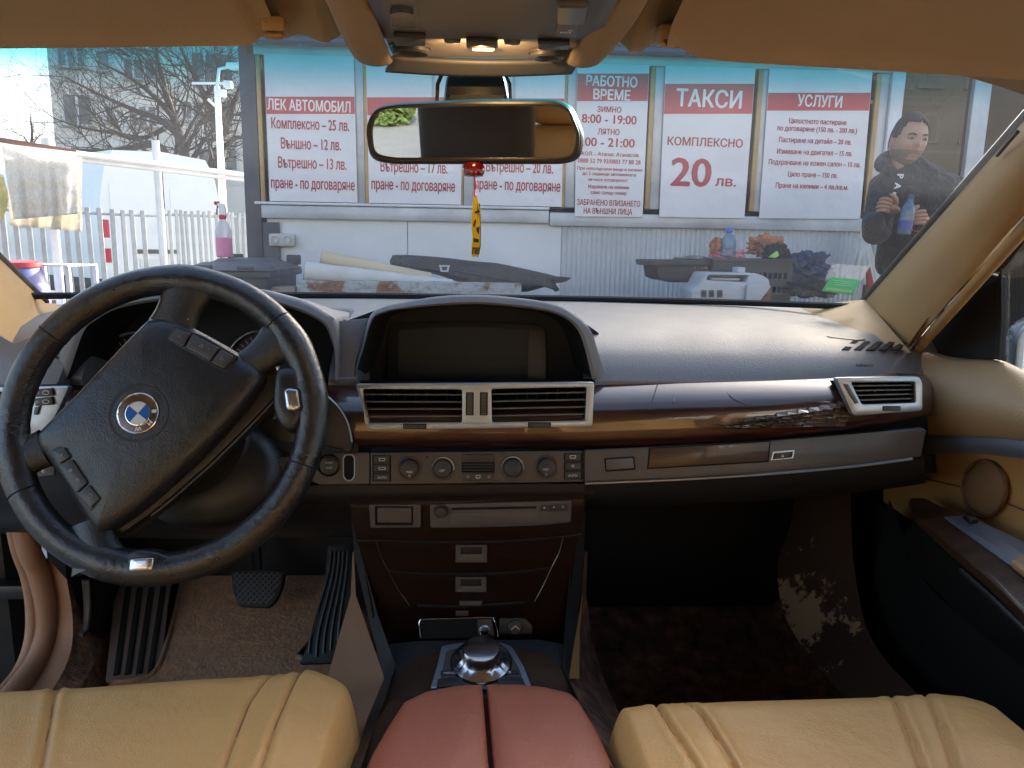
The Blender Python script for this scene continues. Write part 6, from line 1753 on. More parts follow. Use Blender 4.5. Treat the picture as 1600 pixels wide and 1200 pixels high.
tube('seal_inner', cat([atx(14, 640, -.73), atx(22, 740, -.72), atx(42, 850, -.71), atx(58, 890, -.71), atx(69, 940, -.71), atx(69, 990, -.71), atx(52, 1040, -.71), atx(14, 1090, -.71), atx(-20, 1130, -.71)], 6), .017, M['tan_dull'], sl_, 12)
rl = thing('release_lever', atx(130, 950, -.66), 'grey bonnet release lever low on the driver kick panel', 'lever')
between('lever_blade', [atx(128, 905, -.66), atx(134, 950, -.66), atx(132, 985, -.66), atx(124, 995, -.66)], [atx(140, 905, -.65), atx(143, 950, -.65), atx(139, 985, -.65), atx(130, 996, -.65)], M['grey_trim'], rl, thick=.006)
between('lever_well', [atx(112, 890, -.675), atx(118, 960, -.675), atx(112, 1005, -.675)], [atx(165, 890, -.665), atx(160, 960, -.665), atx(140, 1000, -.665)], M['gap'], rl)
# open driver door (dark inside) beyond the seal
dd = thing('car_door', (-.95, 1.2, .5), 'driver door standing open at the far left edge, dark hinge side only', 'car door')
box('door_shell', (-1.35, 1.22, .35), (-.80, 1.34, .98), M['doordark'] if 'doordark' in M else M['con_black'], dd, .02)
box('check_strap', (-.86, 1.18, .56), (-.74, 1.21, .585), M['black'], dd, .004)
box('door_rubber', (-.86, 1.19, .36), (-.84, 1.215, .95), M['rubber'], dd, .006)
# passenger footwell kick panel with worn covering
def worn():
    m = bpy.data.materials.new('worn_kick_cover'); m.use_nodes = True
    nt = m.node_tree; N = nt.nodes; L = nt.links; P = N['Principled BSDF']; P.inputs['Roughness'].default_value = .85
    tc = N.new('ShaderNodeTexCoord')
    n1 = N.new('ShaderNodeTexNoise'); n1.inputs['Scale'].default_value = 16; n1.inputs['Detail'].default_value = 9; n1.inputs['Roughness'].default_value = .75
    L.new(tc.outputs['Object'], n1.inputs['Vector'])
    g = N.new('ShaderNodeVectorMath'); g.operation = 'DISTANCE'; c = WC; g.inputs[1].default_value = c
    mp = N.new('ShaderNodeMapping'); mp.inputs['Scale'].default_value = (1, 1, 1); L.new(tc.outputs['Object'], g.inputs[0])
    md = N.new('ShaderNodeMath'); md.operation = 'MULTIPLY'; md.inputs[1].default_value = -1.35; L.new(g.outputs['Value'], md.inputs[0])
    ad = N.new('ShaderNodeMath'); ad.operation = 'ADD'; L.new(n1.outputs[0], ad.inputs[0]); L.new(md.outputs[0], ad.inputs[1])
    cr = N.new('ShaderNodeValToRGB'); e = cr.color_ramp.elements
    e[0].position = .405; e[0].color = (.05, .022, .012, 1); e[1].position = .425; e[1].color = (.36, .25, .13, 1)
    L.new(ad.outputs[0], cr.inputs[0]); L.new(cr.outputs[0], P.inputs['Base Color'])
    b = N.new('ShaderNodeBump'); b.inputs['Strength'].default_value = .6; b.inputs['Distance'].default_value = .004; L.new(cr.outputs[0], b.inputs['Height']); L.new(b.outputs[0], P.inputs['Normal'])
    return m
WC = atx(1262, 975, .60)
M['worn'] = worn()
kt = thing('kick_panel', atx(1270, 960, .6), 'worn tan and brown kick cover with peeled patches in the passenger footwell', 'trim')
between('worn_cover', [atx(1245, 740, .64), atx(1235, 820, .62), atx(1215, 880, .585), atx(1222, 950, .57), atx(1250, 1005, .57), atx(1285, 1050, .57), atx(1340, 1110, .57), atx(1400, 1190, .57)],
        [atx(1330, 740, .66), atx(1330, 815, .66), atx(1334, 880, .655), atx(1342, 930, .65), atx(1352, 975, .645), atx(1375, 1020, .64), atx(1425, 1075, .635), atx(1500, 1150, .63)], M['worn'], kt, 16)

structure(box('footwell_side', (.79, 1.1, .6), (.82, 1.95, 1.0), M['matte']))
structure(box('footwell_side', (.735, .80, .28), (.765, 1.95, .70), M['matte']))
structure(box('footwell_side', (-.765, 1.28, .28), (-.735, 1.95, .98), M['matte']))
# ================================================================== STEERING WHEEL
WC_ = Vector((-.3725, .878, .9425)); wt_a = R_(22)
FWh = Fr(WC_, (1, 0, 0), (0, -math.cos(wt_a), math.sin(wt_a)))
sw = thing('steering_wheel', WC_, 'black leather four spoke steering wheel turned left, with a blue and white badge', 'steering wheel')
RR, rr = .1745, .0172
# rim with a slightly varying section
pts = []; rad = []
N_ = 144
def angpx(x, y):
    u, v = FWh.px(x, y); return math.atan2(v, u)
sp_ang = [angpx(290, 450), angpx(450, 545), angpx(5, 720), angpx(165, 880)]
pd_ang = [angpx(455, 625), angpx(222, 882)]
def adist(a, b): return abs((a - b + math.pi) % (2 * math.pi) - math.pi)
vs = []; fs = []; seg = 20
for i in range(N_):
    a = 2 * math.pi * i / N_
    k = 1 + sum(.10 * math.exp(-(adist(a, s) / .13) ** 2) for s in sp_ang) + sum(.10 * math.exp(-(adist(a, s) / .12) ** 2) for s in pd_ang)
    wr = .00045 * math.sin(a * 61) * (1 if adist(a, angpx(60, 600)) < .5 else .15)
    for j in range(seg):
        q = 2 * math.pi * j / seg
        r2 = rr * k + wr * max(0, -math.cos(q))
        sq = 1 + .06 * math.cos(2 * q)
        inn = r2 * (1.0 + (.10 * (k - 1) / .1 if math.cos(q) < 0 else 0))
        vs.append(FWh.w((RR + inn * math.cos(q) * sq) * math.cos(a), (RR + inn * math.cos(q) * sq) * math.sin(a), r2 * .95 * math.sin(q)))
for i in range(N_):
    i2 = (i + 1) % N_
    for j in range(seg):
        j2 = (j + 1) % seg
        fs.append((i*seg+j, i*seg+j2, i2*seg+j2, i2*seg+j))
mesh('rim', vs, fs, M['leather_worn'], sw, 80)
# leather joints across the rim + stitching along the worn inner edge
def rimring(a, mt, r=.0009):
    P_ = []
    for j in range(24):
        q = 2 * math.pi * j / 24; rq = rr * 1.015
        P_.append(FWh.w((RR + rq * math.cos(q)) * math.cos(a), (RR + rq * math.cos(q)) * math.sin(a), rq * .95 * math.sin(q)))
    tube('leather_joint', P_, r, mt, sw, 5, True)
for p in ((62, 508), (20, 780), (440, 500), (455, 720)): rimring(angpx(*p), M['gap'])
st = MB()
a0, a1 = angpx(70, 520), angpx(22, 700)
if a1 < a0: a1 += 2 * math.pi
for k in range(64):
    a = lerp(a0, a1, k / 63); w_ = .006 * (.6 + .4 * random.random())
    p0 = FWh.w((RR - rr * .98) * math.cos(a), (RR - rr * .98) * math.sin(a), .004)
    p1 = FWh.w((RR - rr * .75) * math.cos(a + .012), (RR - rr * .75) * math.sin(a + .012), rr * .66)
    p2 = FWh.w((RR - rr * .35) * math.cos(a + .02), (RR - rr * .35) * math.sin(a + .02), rr * .90)
    st.tube([p0, p1, p1.lerp(p2, random.random())], [.0009, .0011, .0004], 5)
o = st.build('stitching', M['leather_black'], sw); o['kind'] = 'stuff'
# airbag pad
pad_px = [(49, 684), (56, 672), (110, 618), (175, 549), (222, 501), (236, 493), (268, 495), (325, 523), (380, 555), (400, 568), (409, 584), (396, 614), (340, 682), (278, 742), (218, 794), (178, 822), (154, 834), (140, 830), (102, 770), (68, 718), (52, 700)]
q = FWh.pxs(pad_px, .012)
q = [(p.x, p.y) for p in cat([(*p, 0) for p in q], 3, True)]
dome('airbag_pad', FWh, q, [(.99, -.030), (1.0, -.016), (1.0, -.003), (.985, .004), (.955, .0095), (.91, .0130), (.86, .0150), (.7, .0175), (.5, .019), (.3, .0195)], M['leather_black'], sw)
# lower shell beyond the pad
lo_px = [(380, 556), (425, 560), (442, 590), (432, 618), (385, 668), (330, 722), (270, 775), (236, 803), (195, 832), (150, 848), (128, 838), (180, 780), (300, 640)]
plate('pad_shell', FWh, [rpoly(FWh.pxs(lo_px, -.01), .006)], -.045, -.010, M['black'], sw, .006)
tube('shell_edge', cat([FWh.w(*FWh.px(*p, -.012), -.012) for p in ((440, 606), (432, 622), (385, 672), (330, 726), (270, 779), (236, 806))], 5), .0014, M['grey_trim'], sw, 6)
# spokes
def spoke(px_in, px_out, w_in, w_out, label=None):
    a = Vector(FWh.px(*px_in, -.004)); b = Vector(FWh.px(*px_out, 0))
    n = 12; d = (b - a).normalized(); p_ = Vector((-d.y, d.x)); rows = []
    for i in range(n + 1):
        t = i / n; c = a.lerp(b, t); w_ = lerp(w_in, w_out, sstep(0, 1, t)) * (1 - .18 * math.sin(math.pi * t)); h = lerp(.012, .0145, t)
        rows.append([FWh.w(*(c + p_ * (w_ * math.cos(2*math.pi*j/20)))[:], lerp(-.004, 0, t) + h * math.sin(2*math.pi*j/20)) for j in range(21)])
    return grid('spoke', rows, M['leather_black'], sw, sm=80)
spoke((268, 512), (296, 446), .030, .036)
spoke((390, 572), (444, 528), .022, .034)
spoke((72, 700), (4, 728), .024, .038)
spoke((140, 815), (158, 884), .024, .034)
# badge
u, v = FWh.px(217, 646, .018); FB_ = FWh.sub(u, v, .0185)
lathe('badge_recess', FB_, [(.0355, -.001), (.0350, .0012), (.033, .0014), (.0250, -.0004), (0, -.0004)], M['black'], sw, 48)
lathe('badge_rim', FB_, [(.0240, .000), (.0240, .0022), (.0232, .0026), (.0226, .0018)], M['chrome'], sw, 48)
M['enamel_black'] = mat('enamel_black', (.010, .010, .014), .12, coat=1.0)
M['enamel_blue'] = mat('enamel_blue', (.02, .12, .42), .15, coat=1.0, var=(9, (.02, .11, .40), .4, .6))
M['enamel_white'] = mat('enamel_white', (.62, .66, .66), .15, coat=1.0, var=(9, (.60, .64, .64), .4, .6))
lathe('badge_disc', FB_, [(.0226, .0), (.0226, .0014), (0, .0016)], M['enamel_black'], sw, 48)
lathe('badge_ring', FB_, [(.0146, .0014), (.0146, .0024), (.0138, .0026), (.0136, .0016)], M['chrome'], sw, 48)
th = R_(-38)
for k in range(4):
    a0 = th + k * math.pi / 2
    sec = [(0, 0)] + [(.0137 * math.cos(a0 + math.pi / 2 * i / 10), .0137 * math.sin(a0 + math.pi / 2 * i / 10)) for i in range(11)]
    plate('badge_quadrant', FB_, [sec], .0016, .0021, M['enamel_blue'] if k % 2 == 0 else M['enamel_white'], sw)
its = []
for ch, an in (('B', 7), ('M', -38), ('W', -84)):
    a = R_(an); its.append((FB_, ch, .0186 * math.cos(a), .0186 * math.sin(a), .0054, 1.0, .05, .0018, a - math.pi / 2))
letters('badge_lettering', its, M['white_paint'], sw)
# embossed lettering on the pad
u, v = FWh.px(158, 597, .014); letters('airbag_lettering', [(FWh, 'AIRBAG', u, v, .0075, 1.05, .05, .0150, R_(48))], M['gap'], sw)
# button bars
M['swbtn'] = mat('switch_grey', (.05, .052, .055), .42, bump=(900, .1))
def bar(outl, cells, marks, n0):
    q = rpoly(FWh.pxs(outl, n0), .004)
    b = plate('switch_bar', FWh, [q], n0 - .008, n0, M['black'], sw, .002)
    for c in cells: plate('switch_button', FWh, [rpoly(FWh.pxs(c, n0 + .002), .002)], n0 + .0002, n0 + .0032, M['swbtn'], b, .001)
    it = []
    for (s_, x, y, r_) in marks:
        u, v = FWh.px(x, y, n0 + .003); it.append((FWh, s_, u, v, .0042, 1, .0, n0 + .0034, R_(r_)))
    letters('lettering', it, M['grey_mark'], b)
    return b
M['grey_mark'] = mat('grey_mark', (.25, .25, .26), .6)
bar([(272, 507), (318, 524), (372, 556), (352, 584), (302, 562), (256, 536)], [[(276, 513), (298, 521), (287, 541), (263, 530)], [(301, 522), (343, 544), (328, 564), (290, 543)], [(346, 546), (366, 558), (350, 576), (331, 566)]],
    [('⌒', 280, 526, -25), ('–', 303, 533, -30), ('△', 315, 540, -30), ('+', 326, 546, -30), ('▷', 347, 561, -30)], .0165)
bar([(76, 704), (102, 692), (124, 722), (162, 776), (142, 800), (104, 752)], [[(82, 706), (100, 698), (110, 714), (93, 725)], [(94, 728), (112, 717), (137, 754), (120, 770)], [(122, 773), (139, 757), (157, 779), (142, 793)]],
    [('↔', 95, 711, 40), ('✿', 110, 735, 40), ('✿', 121, 750, 40), ('▢', 141, 775, 40)], .0165)
# little metal spoke clip
tube('spoke_clip', [FWh.w(*FWh.px(*p, .0), .004) for p in ((277, 510), (285, 503), (297, 499))], .0028, M['silver'], sw, 6, flat=.5)
# bright shift keys on the rim
for (c_, outl, chrome) in (((455, 625), [(432, 578), (446, 572), (466, 576), (474, 610), (474, 640), (462, 672), (440, 668), (428, 640), (428, 606)], [(445, 610), (452, 607), (466, 609), (470, 638), (462, 642), (449, 641)]),
                   ((222, 882), [(178, 880), (196, 866), (215, 858), (244, 860), (268, 872), (262, 896), (235, 902), (196, 900)], [(205, 873), (242, 871), (240, 891), (203, 893)])):
    q = FWh.pxs(outl, .010); q = [(p.x, p.y) for p in cat([(*p, 0) for p in q], 3, True)]
    b = dome('key_mount', FWh, q, [(1.0, -.012), (1.0, .004), (.95, .010), (.85, .0135), (.5, .0150)], M['leather_black'], sw)
    q = rpoly(FWh.pxs(chrome, .015), .003)
    cx_ = sum(a for a, b_ in q) / len(q); cy_ = sum(b_ for a, b_ in q) / len(q)
    plate('key_surround', FWh, [[(cx_ + (a - cx_) * 1.22, cy_ + (b_ - cy_) * 1.16) for a, b_ in q]], .0145, .0165, M['black'], sw, .0008)
    dome('shift_key', FWh, q, [(1.0, .0160), (.98, .0182), (.9, .0190), (.5, .0196)], M['chrome_soft'] if 'chrome_soft' in M else M['alu'], sw)
# steering column and stalks
colm = thing('steering_column', (-.37, 1.0, .9), 'black steering column shroud behind the wheel with grey gear selector stalk', 'steering column')
cd_ = -FWh.n
for k, (r0, r1, n0, n1, nm) in enumerate(((.055, .062, -.03, -.075, 'column_collar'), (.075, .095, -.075, -.20, 'column_shroud'))):
    lathe(nm, FWh.sub(.0, -.01), [(r0, n0), (r0 * 1.05, n0 - .004), (r1, n1), (0, n1)][::1], M['black'], colm, 36)
c_ = FWh.w(.05, -.05, -.09)
dome('shroud_lower', FWh.sub(.02, -.055, -.1), circ((0, 0), .10, 40, .075), [(1.0, -.12), (1.0, -.01), (.95, .01), (.8, .02), (.4, .024)], M['black'], colm)
FSt = Fr(aty(440, 610, .93), (1, .15, 0), (.1, -1, .2))
plate('selector_stalk', FSt, [rpoly(FSt.pxs([(430, 586), (441, 578), (449, 580), (449, 604), (440, 612), (440, 640), (434, 655), (424, 658), (428, 640), (427, 612), (424, 605)]), .003)], -.012, .0, M['grey_trim2'] if 'grey_trim2' in M else M['grey_trim'], colm, .004)
plate('selector_face', FSt, [rpoly(FSt.pxs([(436, 588), (448, 583), (448, 605), (439, 606)]), .002)], .0003, .0022, M['black'], colm, .0008)
letters('lettering', [(FSt, 'P', *FSt.px(442.5, 594), .0035, 1, .02, .0024), (FSt, 'R', *FSt.px(442.5, 601), .0035, 1, .02, .0024)], M['grey_mark'], colm)
FSw = Fr(aty(445, 722, .95), (1, .1, 0), (.1, -1, .1))
plate('side_lever', FSw, [rpoly(FSw.pxs([(408, 722), (452, 714), (452, 740), (404, 742)]), .002)], -.01, 0, M['grey_trim'], colm, .002)
for k in range(3): plate('lever_key', FSw, [rpoly(FSw.pxs([(434, 716 + k * 8), (450, 713 + k * 8), (450, 719 + k * 8), (434, 722 + k * 8)]), .001)], .0002, .003, M['black'], colm, .0006)
tube('wiper_stalk', [aty(412, 600, .99), aty(425, 622, .97), aty(436, 640, .95)], [.008, .007, .009], M['black'], colm, 8)

# ================================================================== PASSENGER DOOR
door = thing('car_door', (.75, .9, .4), 'closed passenger door with tan leather upper, blue grey trim strip, round speaker and wood armrest', 'car door')
M['door_dark'] = mat('door_black_vinyl', (.010, .010, .010), .6, bump=(500, .3))
M['strip'] = mat('blue_grey_strip', (.20, .23, .28), .42, metal=.4, rvar=.05)
M['door_tan'] = mat('door_tan_leather', (.45, .30, .16), .5, bump=(420, .3, 'voronoi'), var=(4, (.38, .255, .125), .3, .7), rvar=.06)
M['door_brown'] = mat('door_brown_leather', (.52, .29, .10), .6, bump=(420, .3, 'voronoi'), var=(4, (.45, .25, .09), .3, .7))
def xsheet(name, cols, mt, par=door, n=8, label=None):
    """cols: list of columns; a column is a list of (px, py, X) from top to bottom"""
    rows = []
    for c in cols: rows.append(cat([atx(*p) for p in c], n))
    return rows
def door_sheet(name, ctrl, mt, nx=24, par=door):
    """ctrl: rows from top to bottom, each a polyline of (px, py, X) front to back; smooth both ways"""
    R0 = [cat([atx(*p) for p in r], 6) for r in ctrl]
    n = min(len(r) for r in R0)
    cols = [cat([R0[i][k] for i in range(len(R0))], 6) for k in range(n)]
    return grid(name, cols, mt, par, 0, 85)
door_sheet('upper_panel', [
    [(1418, 536, .72), (1452, 548, .735), (1500, 560, .745), (1560, 562, .755), (1610, 584, .760), (1700, 622, .770)],
    [(1416, 540, .70), (1448, 556, .715), (1500, 568, .728), (1560, 574, .735), (1610, 594, .740), (1700, 640, .745)],
    [(1436, 590, .695), (1462, 600, .700), (1505, 612, .705), (1560, 620, .708), (1612, 640, .710), (1700, 690, .712)],
    [(1448, 640, .70), (1470, 642, .700), (1510, 646, .702), (1560, 652, .704), (1612, 668, .706), (1700, 700, .708)],
    [(1450, 676, .715), (1475, 677, .716), (1515, 679, .718), (1560, 682, .719), (1612, 690, .720), (1700, 708, .722)],
    [(1450, 680, .73), (1475, 681, .732), (1515, 683, .734), (1560, 686, .736), (1612, 694, .738), (1700, 712, .738)]], M['door_tan'])
door_sheet('trim_strip', [
    [(1440, 678, .722), (1470, 677, .722), (1515, 679, .722), (1560, 683, .722), (1612, 690, .722), (1700, 708, .722)],
    [(1438, 694, .718), (1468, 692, .718), (1515, 693, .718), (1560, 697, .718), (1612, 705, .718), (1700, 722, .718)],
    [(1436, 711, .724), (1466, 709, .724), (1515, 709, .724), (1560, 712, .724), (1612, 719, .724), (1700, 736, .724)]], M['strip'])
door_sheet('lower_panel', [
    [(1380, 709, .745), (1470, 708, .745), (1560, 711, .745), (1612, 718, .745), (1720, 736, .745)],
    [(1380, 760, .755), (1470, 760, .755), (1560, 765, .755), (1612, 770, .755), (1720, 790, .755)],
    [(1380, 820, .75), (1470, 830, .75), (1560, 860, .75), (1612, 880, .75), (1720, 940, .75)]], M['door_brown'])
tube('panel_seam', cat([atx(1430, 744, .752), atx(1480, 756, .752), atx(1505, 762, .752)], 4), .0012, M['seam2'] if 'seam2' in M else M['carpet_dark'], door, 5)
tube('panel_seam', cat([atx(1574, 787, .751), atx(1600, 797, .751), atx(1650, 815, .751)], 4), .0012, M['carpet_dark'], door, 5)
FSp = Fr(atx(1539, 763, .746), (0, -1, 0), (-1, 0, 0))
ring = FSp.pxs([(1539 + 35 * math.cos(a) - 3 * math.sin(a), 763 - 46 * math.sin(a) - 4 * math.cos(a)) for a in [2 * math.pi * k / 48 for k in range(48)]])
c0 = (sum(a for a, b in ring) / 48, sum(b for a, b in ring) / 48)
plate('speaker_ring', FSp, [ring, [(c0[0] + (a - c0[0]) * .94, c0[1] + (b - c0[1]) * .94) for a, b in ring]], -.002, .004, M['speaker_rim'] if 'speaker_rim' in M else M['carpet_dark'], door, .001)
M['spk'] = mat('speaker_cloth', (.26, .145, .065), .85, bump=(1500, .8), var=(6, (.22, .12, .055), .4, .7))
dome('speaker_grille', FSp, [(c0[0] + (a - c0[0]) * .935, c0[1] + (b - c0[1]) * .935) for a, b in ring], [(1, -.002), (.9, .001), (.5, .003), (.2, .0035)], M['spk'], door)
# armrest ledge
FAr = Fr(atx(1520, 840, .68), (0, 1, 0), (-.25, -.04, 1))
def arx(p): return FAr.px(*p)
plate('armrest_wood', FAr, [rpoly(FAr.pxs([(1418, 776), (1446, 775), (1475, 790), (1530, 806), (1620, 862), (1720, 930), (1720, 1030), (1600, 960), (1545, 905), (1480, 850), (1430, 806)]), .006)], -.022, 0, M['wood_dull'], door, .008)
plate('armrest_plate', FAr, [rpoly(FAr.pxs([(1474, 810), (1512, 808), (1620, 858), (1720, 915), (1720, 950), (1575, 884)]), .004)], .0004, .003, M['strip'], door, .001)
plate('window_switch', FAr, [rpoly(FAr.pxs([(1504, 814), (1518, 813), (1530, 820), (1516, 823)]), .002)], .0031, .010, M['black'], door, .002)
plate('armrest_pad', FAr, [rpoly(FAr.pxs([(1578, 888), (1600, 878), (1720, 940), (1720, 1000)]), .004)], .0006, .012, M['door_tan'], door, .004)
between('armrest_under', [FAr.w(*FAr.px(*p), -.018) for p in ((1425, 800), (1480, 850), (1545, 905), (1605, 962), (1720, 1032))],
        [atx(1400, 850, .69), atx(1440, 900, .69), atx(1500, 960, .69), atx(1570, 1020, .69), atx(1720, 1130, .69)], M['door_dark'] if 'door_dark' in M else M['con_black'], door)
between('door_pocket', [atx(1390, 780, .70), atx(1440, 900, .70), atx(1500, 960, .70), atx(1570, 1020, .70), atx(1720, 1130, .70)],
        [atx(1340, 1000, .70), atx(1400, 1100, .70), atx(1500, 1200, .70), atx(1600, 1300, .70), atx(1720, 1400, .70)], M['door_dark'], door)
tube('pocket_edge', [FAr.w(*FAr.px(*p), -.020) for p in ((1500, 870), (1548, 912), (1606, 966), (1720, 1040))], .0035, M['strip_dark'] if 'strip_dark' in M else M['con_black'], door, 6)
plate('armrest_outer', Fr((.765, 0, 0), (0, -1, 0), (-1, 0, 0)), [[(-1.30, .30), (.35, .30), (.35, .93), (-.85, .935), (-1.30, .96)]], -.06, -.001, M['con_black'], door)
# mirror triangle, window frame, window
FTr = Fr((.742, 0, 0), (0, -1, 0), (-1, 0, 0))
plate('mirror_triangle', FTr, [rpoly(FTr.pxs([(1424, 545), (1470, 490), (1533, 424), (1548, 428), (1562, 432), (1563, 480), (1560, 562), (1500, 560), (1452, 553)]), .004)], -.012, 0, M['matte'], door, .003)
plate('window_channel', FTr, [FTr.pxs([(1561, 436), (1568, 420), (1569, 500), (1565, 563), (1558, 561)])], .001, .004, M['rubber'], door, .001)
M['doorglass'] = glass('door_window_glass', (.90, .93, .94), 1.0, 0)
plate('window_pane', FTr, [FTr.pxs([(1566, 566), (1568, 420), (1610, 340), (1760, 100), (2400, -60), (2400, 900), (1700, 622), (1600, 578)])], -.010, -.007, M['doorglass'], door)
between('window_frame', [atx(1500, 452, .74), atx(1540, 415, .74), atx(1604, 350, .72), atx(1700, 260, .70)], [atx(1540, 430, .742), atx(1568, 420, .742), atx(1604, 376, .73), atx(1700, 290, .71)], M['frame_grey'] if 'frame_grey' in M else M['grey_trim'], door)
between('window_frame_trim', [atx(1424, 545, .735), atx(1470, 488, .735), atx(1533, 422, .735), atx(1604, 350, .72), atx(1700, 260, .70)], [aty(1418, 540, 1.12), aty(1462, 480, 1.05), aty(1525, 412, .94), aty(1600, 336, .82), aty(1680, 240, .74)], M['tan_trim'], door)
# outside mirror
om = thing('wing_mirror', (.92, 1.12, 1.0), 'grey blue wing mirror housing outside the passenger window', 'wing mirror')
FOm = Fr((.95, 1.10, 1.0), (1, 0, 0), (-.25, -1, 0))
q = rpoly([(-.10, -.075), (.10, -.06), (.115, .03), (.08, .065), (-.06, .07), (-.105, .04)], .03, 5)
dome('mirror_housing', Fr((.95, 1.10, 1.0), (1, 0, 0), (-.25, -1, 0)), q, [(1.0, 0), (.98, -.04), (.8, -.08), (.4, -.10)], mat('mirror_blue_paint', (.10, .15, .22), .25, coat=1.0), om)
plate('mirror_frame', FOm, [q, [(a * .88, b * .84) for a, b in q]], -.004, .006, M['wing_grey'] if 'wing_grey' in M else M['silver'], om, .003)
plate('mirror_glass', FOm, [[(a * .88, b * .84) for a, b in q]], -.003, 0, M['mirror'], om)
# left door window: driver doorway is open; right rear window
tag(wallx('rear_window_glass', [(-1.0, .95), (-.3, .95), (-.28, 1.28), (-.95, 1.28)], .72, .004, M['doorglass']), 'rear passenger side window, seen only in the mirror', 'window')
tag(wallx('rear_window_glass', [(-1.0, .95), (-.3, .95), (-.28, 1.28), (-.95, 1.28)], -.716, .004, M['doorglass']), 'rear driver side window, seen only in the mirror', 'window')

# ================================================================== MAN BY THE KIOSK DOOR
def man():
    Y = 3.35
    def A(px_, py_, dy=0): return aty(px_, py_, Y + dy)
    hd = A(1419, 222); t = thing('person', (A(1430, 300).x, Y, 0), 'man in a black lettered hooded sweatshirt holding a small bottle by the glazed door', 'person')
    M['skin'] = mat('skin', (.33, .185, .125), .55, bump=(400, .15), var=(25, (.29, .155, .105), .4, .7))
    M['hoodie'] = mat('black_hoodie', (.012, .012, .014), .9, bump=(14, .9), bump2=(300, .4), var=(9, (.024, .024, .026), .4, .7), sheen=.1)
    M['hair'] = mat('black_hair', (.008, .007, .007), .6, bump=(500, 1.0))
    # ---- head: shaped sphere. Face looks towards the car, turned a little to his left (our right)
    yaw = R_(-4)
    H = Matrix.Translation(hd) @ Matrix.Rotation(yaw, 4, 'Z') @ Matrix.Rotation(R_(6), 4, 'X') @ Matrix.Rotation(R_(5), 4, 'Y')
    bm = bmesh.new(); bmesh.ops.create_uvsphere(bm, u_segments=48, v_segments=40, radius=1)
    hw, hl, hh = .071, .093, .118
    for v in bm.verts:
        x, y, z = v.co
        k = 1.0
        # jaw taper
        if z < 0: k *= 1 - .30 * (-z) ** 1.5
        X = x * hw * k; Yy = y * hl * (1 - .10 * max(0, -z)); Z = z * hh
        f = max(0, -y)                      # front factor
        if y < 0:
            Yy += .012 * sstep(.1, .9, f) * sstep(-.2, -.9, z) * -1 * .6          # chin forward
            Yy += -.020 * math.exp(-((x / .16) ** 2)) * math.exp(-((z + .12) / .17) ** 2) * f       # nose
            Yy += -.006 * math.exp(-((x / .12) ** 2)) * math.exp(-((z - .12) / .16) ** 2) * f       # bridge
            for s in (-1, 1):
                Yy += .011 * math.exp(-(((x - s * .40) / .20) ** 2)) * math.exp(-((z - .10) / .10) ** 2) * f  # sockets
                Yy += -.006 * math.exp(-(((x - s * .58) / .2) ** 2)) * math.exp(-((z + .14) / .16) ** 2) * f    # cheekbones
            Yy += -.006 * math.exp(-((x / .5) ** 2)) * math.exp(-((z - .26) / .08) ** 2) * f        # brow
            Yy += -.006 * math.exp(-((x / .30) ** 2)) * math.exp(-((z + .46) / .05) ** 2) * f       # lips
            Yy += .004 * math.exp(-((x / .36) ** 2)) * math.exp(-((z + .52) / .025) ** 2) * f
            Yy += -.005 * math.exp(-((x / .28) ** 2)) * math.exp(-((z + .57) / .04) ** 2) * f
            Yy += -.008 * math.exp(-((x / .25) ** 2)) * math.exp(-((z + .86) / .12) ** 2) * f
        v.co = H @ Vector((X, Yy, Z))
    nk = bm
    bmh = from_bm('head', nk, M['skin'], t, 80)
    M['lower_face_shade'] = mat('shaded_skin', (.19, .115, .085), .65, bump=(500, .4), var=(60, (.13, .08, .06), .4, .7))  # shading under nose and mouth is put into this darker lower-face colour
    bmh.data.materials.append(M['lower_face_shade']); Hi = H.inverted()
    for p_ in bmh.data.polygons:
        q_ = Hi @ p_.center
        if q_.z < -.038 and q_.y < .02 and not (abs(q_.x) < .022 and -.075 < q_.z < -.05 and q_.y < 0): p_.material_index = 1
    # neck + torso as one skin surface with arms
    def chain(name, joints, mt, sub=2, par=t):
        """joints: list of chains; each is list of (Vector, radius or (rx, ry)); first chain's first vertex is the root"""
        vs = []; es = []; rs = []; idx = {}
        def vid(p, r):
            key = tuple(round(c, 4) for c in p)
            if key not in idx: idx[key] = len(vs); vs.append(p); rs.append(r if hasattr(r, '__len__') else (r, r))
            return idx[key]
        for ch in joints:
            pr = None
            for p, r in ch:
                k = vid(p, r)
                if pr is not None: es.append((pr, k))
                pr = k
        me = bpy.data.meshes.new(name); me.from_pydata([tuple(v) for v in vs], es, [])
        o = bpy.data.objects.new(name, me); col.objects.link(o)
        md = o.modifiers.new('skin', 'SKIN'); md.use_smooth_shade = True
        sv = me.skin_vertices[0].data
        for i, r in enumerate(rs): sv[i].radius = r; sv[i].use_root = (i == 0)
        s = o.modifiers.new('sub', 'SUBSURF'); s.levels = sub; s.render_levels = sub
        me.materials.append(mt)
        o.parent = par; o.matrix_parent_inverse = Matrix.Translation(-wpos(par))
        return o
    V = lambda x, y, z: Vector((x, y, z))
    c = A(1438, 300).x
    pel = V(c - .02, Y + .02, 1.02); w1 = V(c - .02, Y + .02, 1.15); ch = V(c - .005, Y + .01, 1.33); sh = V(c + .0, Y + .02, 1.47); nb = V(hd.x + .015, Y + .025, 1.545)
    ls = V(c - .165, Y + .02, 1.455); rs_ = V(c + .175, Y + .02, 1.44)
    le = V(c - .215, Y - .06, 1.21); re = V(c + .235, Y - .05, 1.19)
    lh = A(1390, 324, -.16); rh = A(1424, 342, -.20)
    lw = lh + V(-.05, .045, -.02); rw = rh + V(.075, .05, -.015)
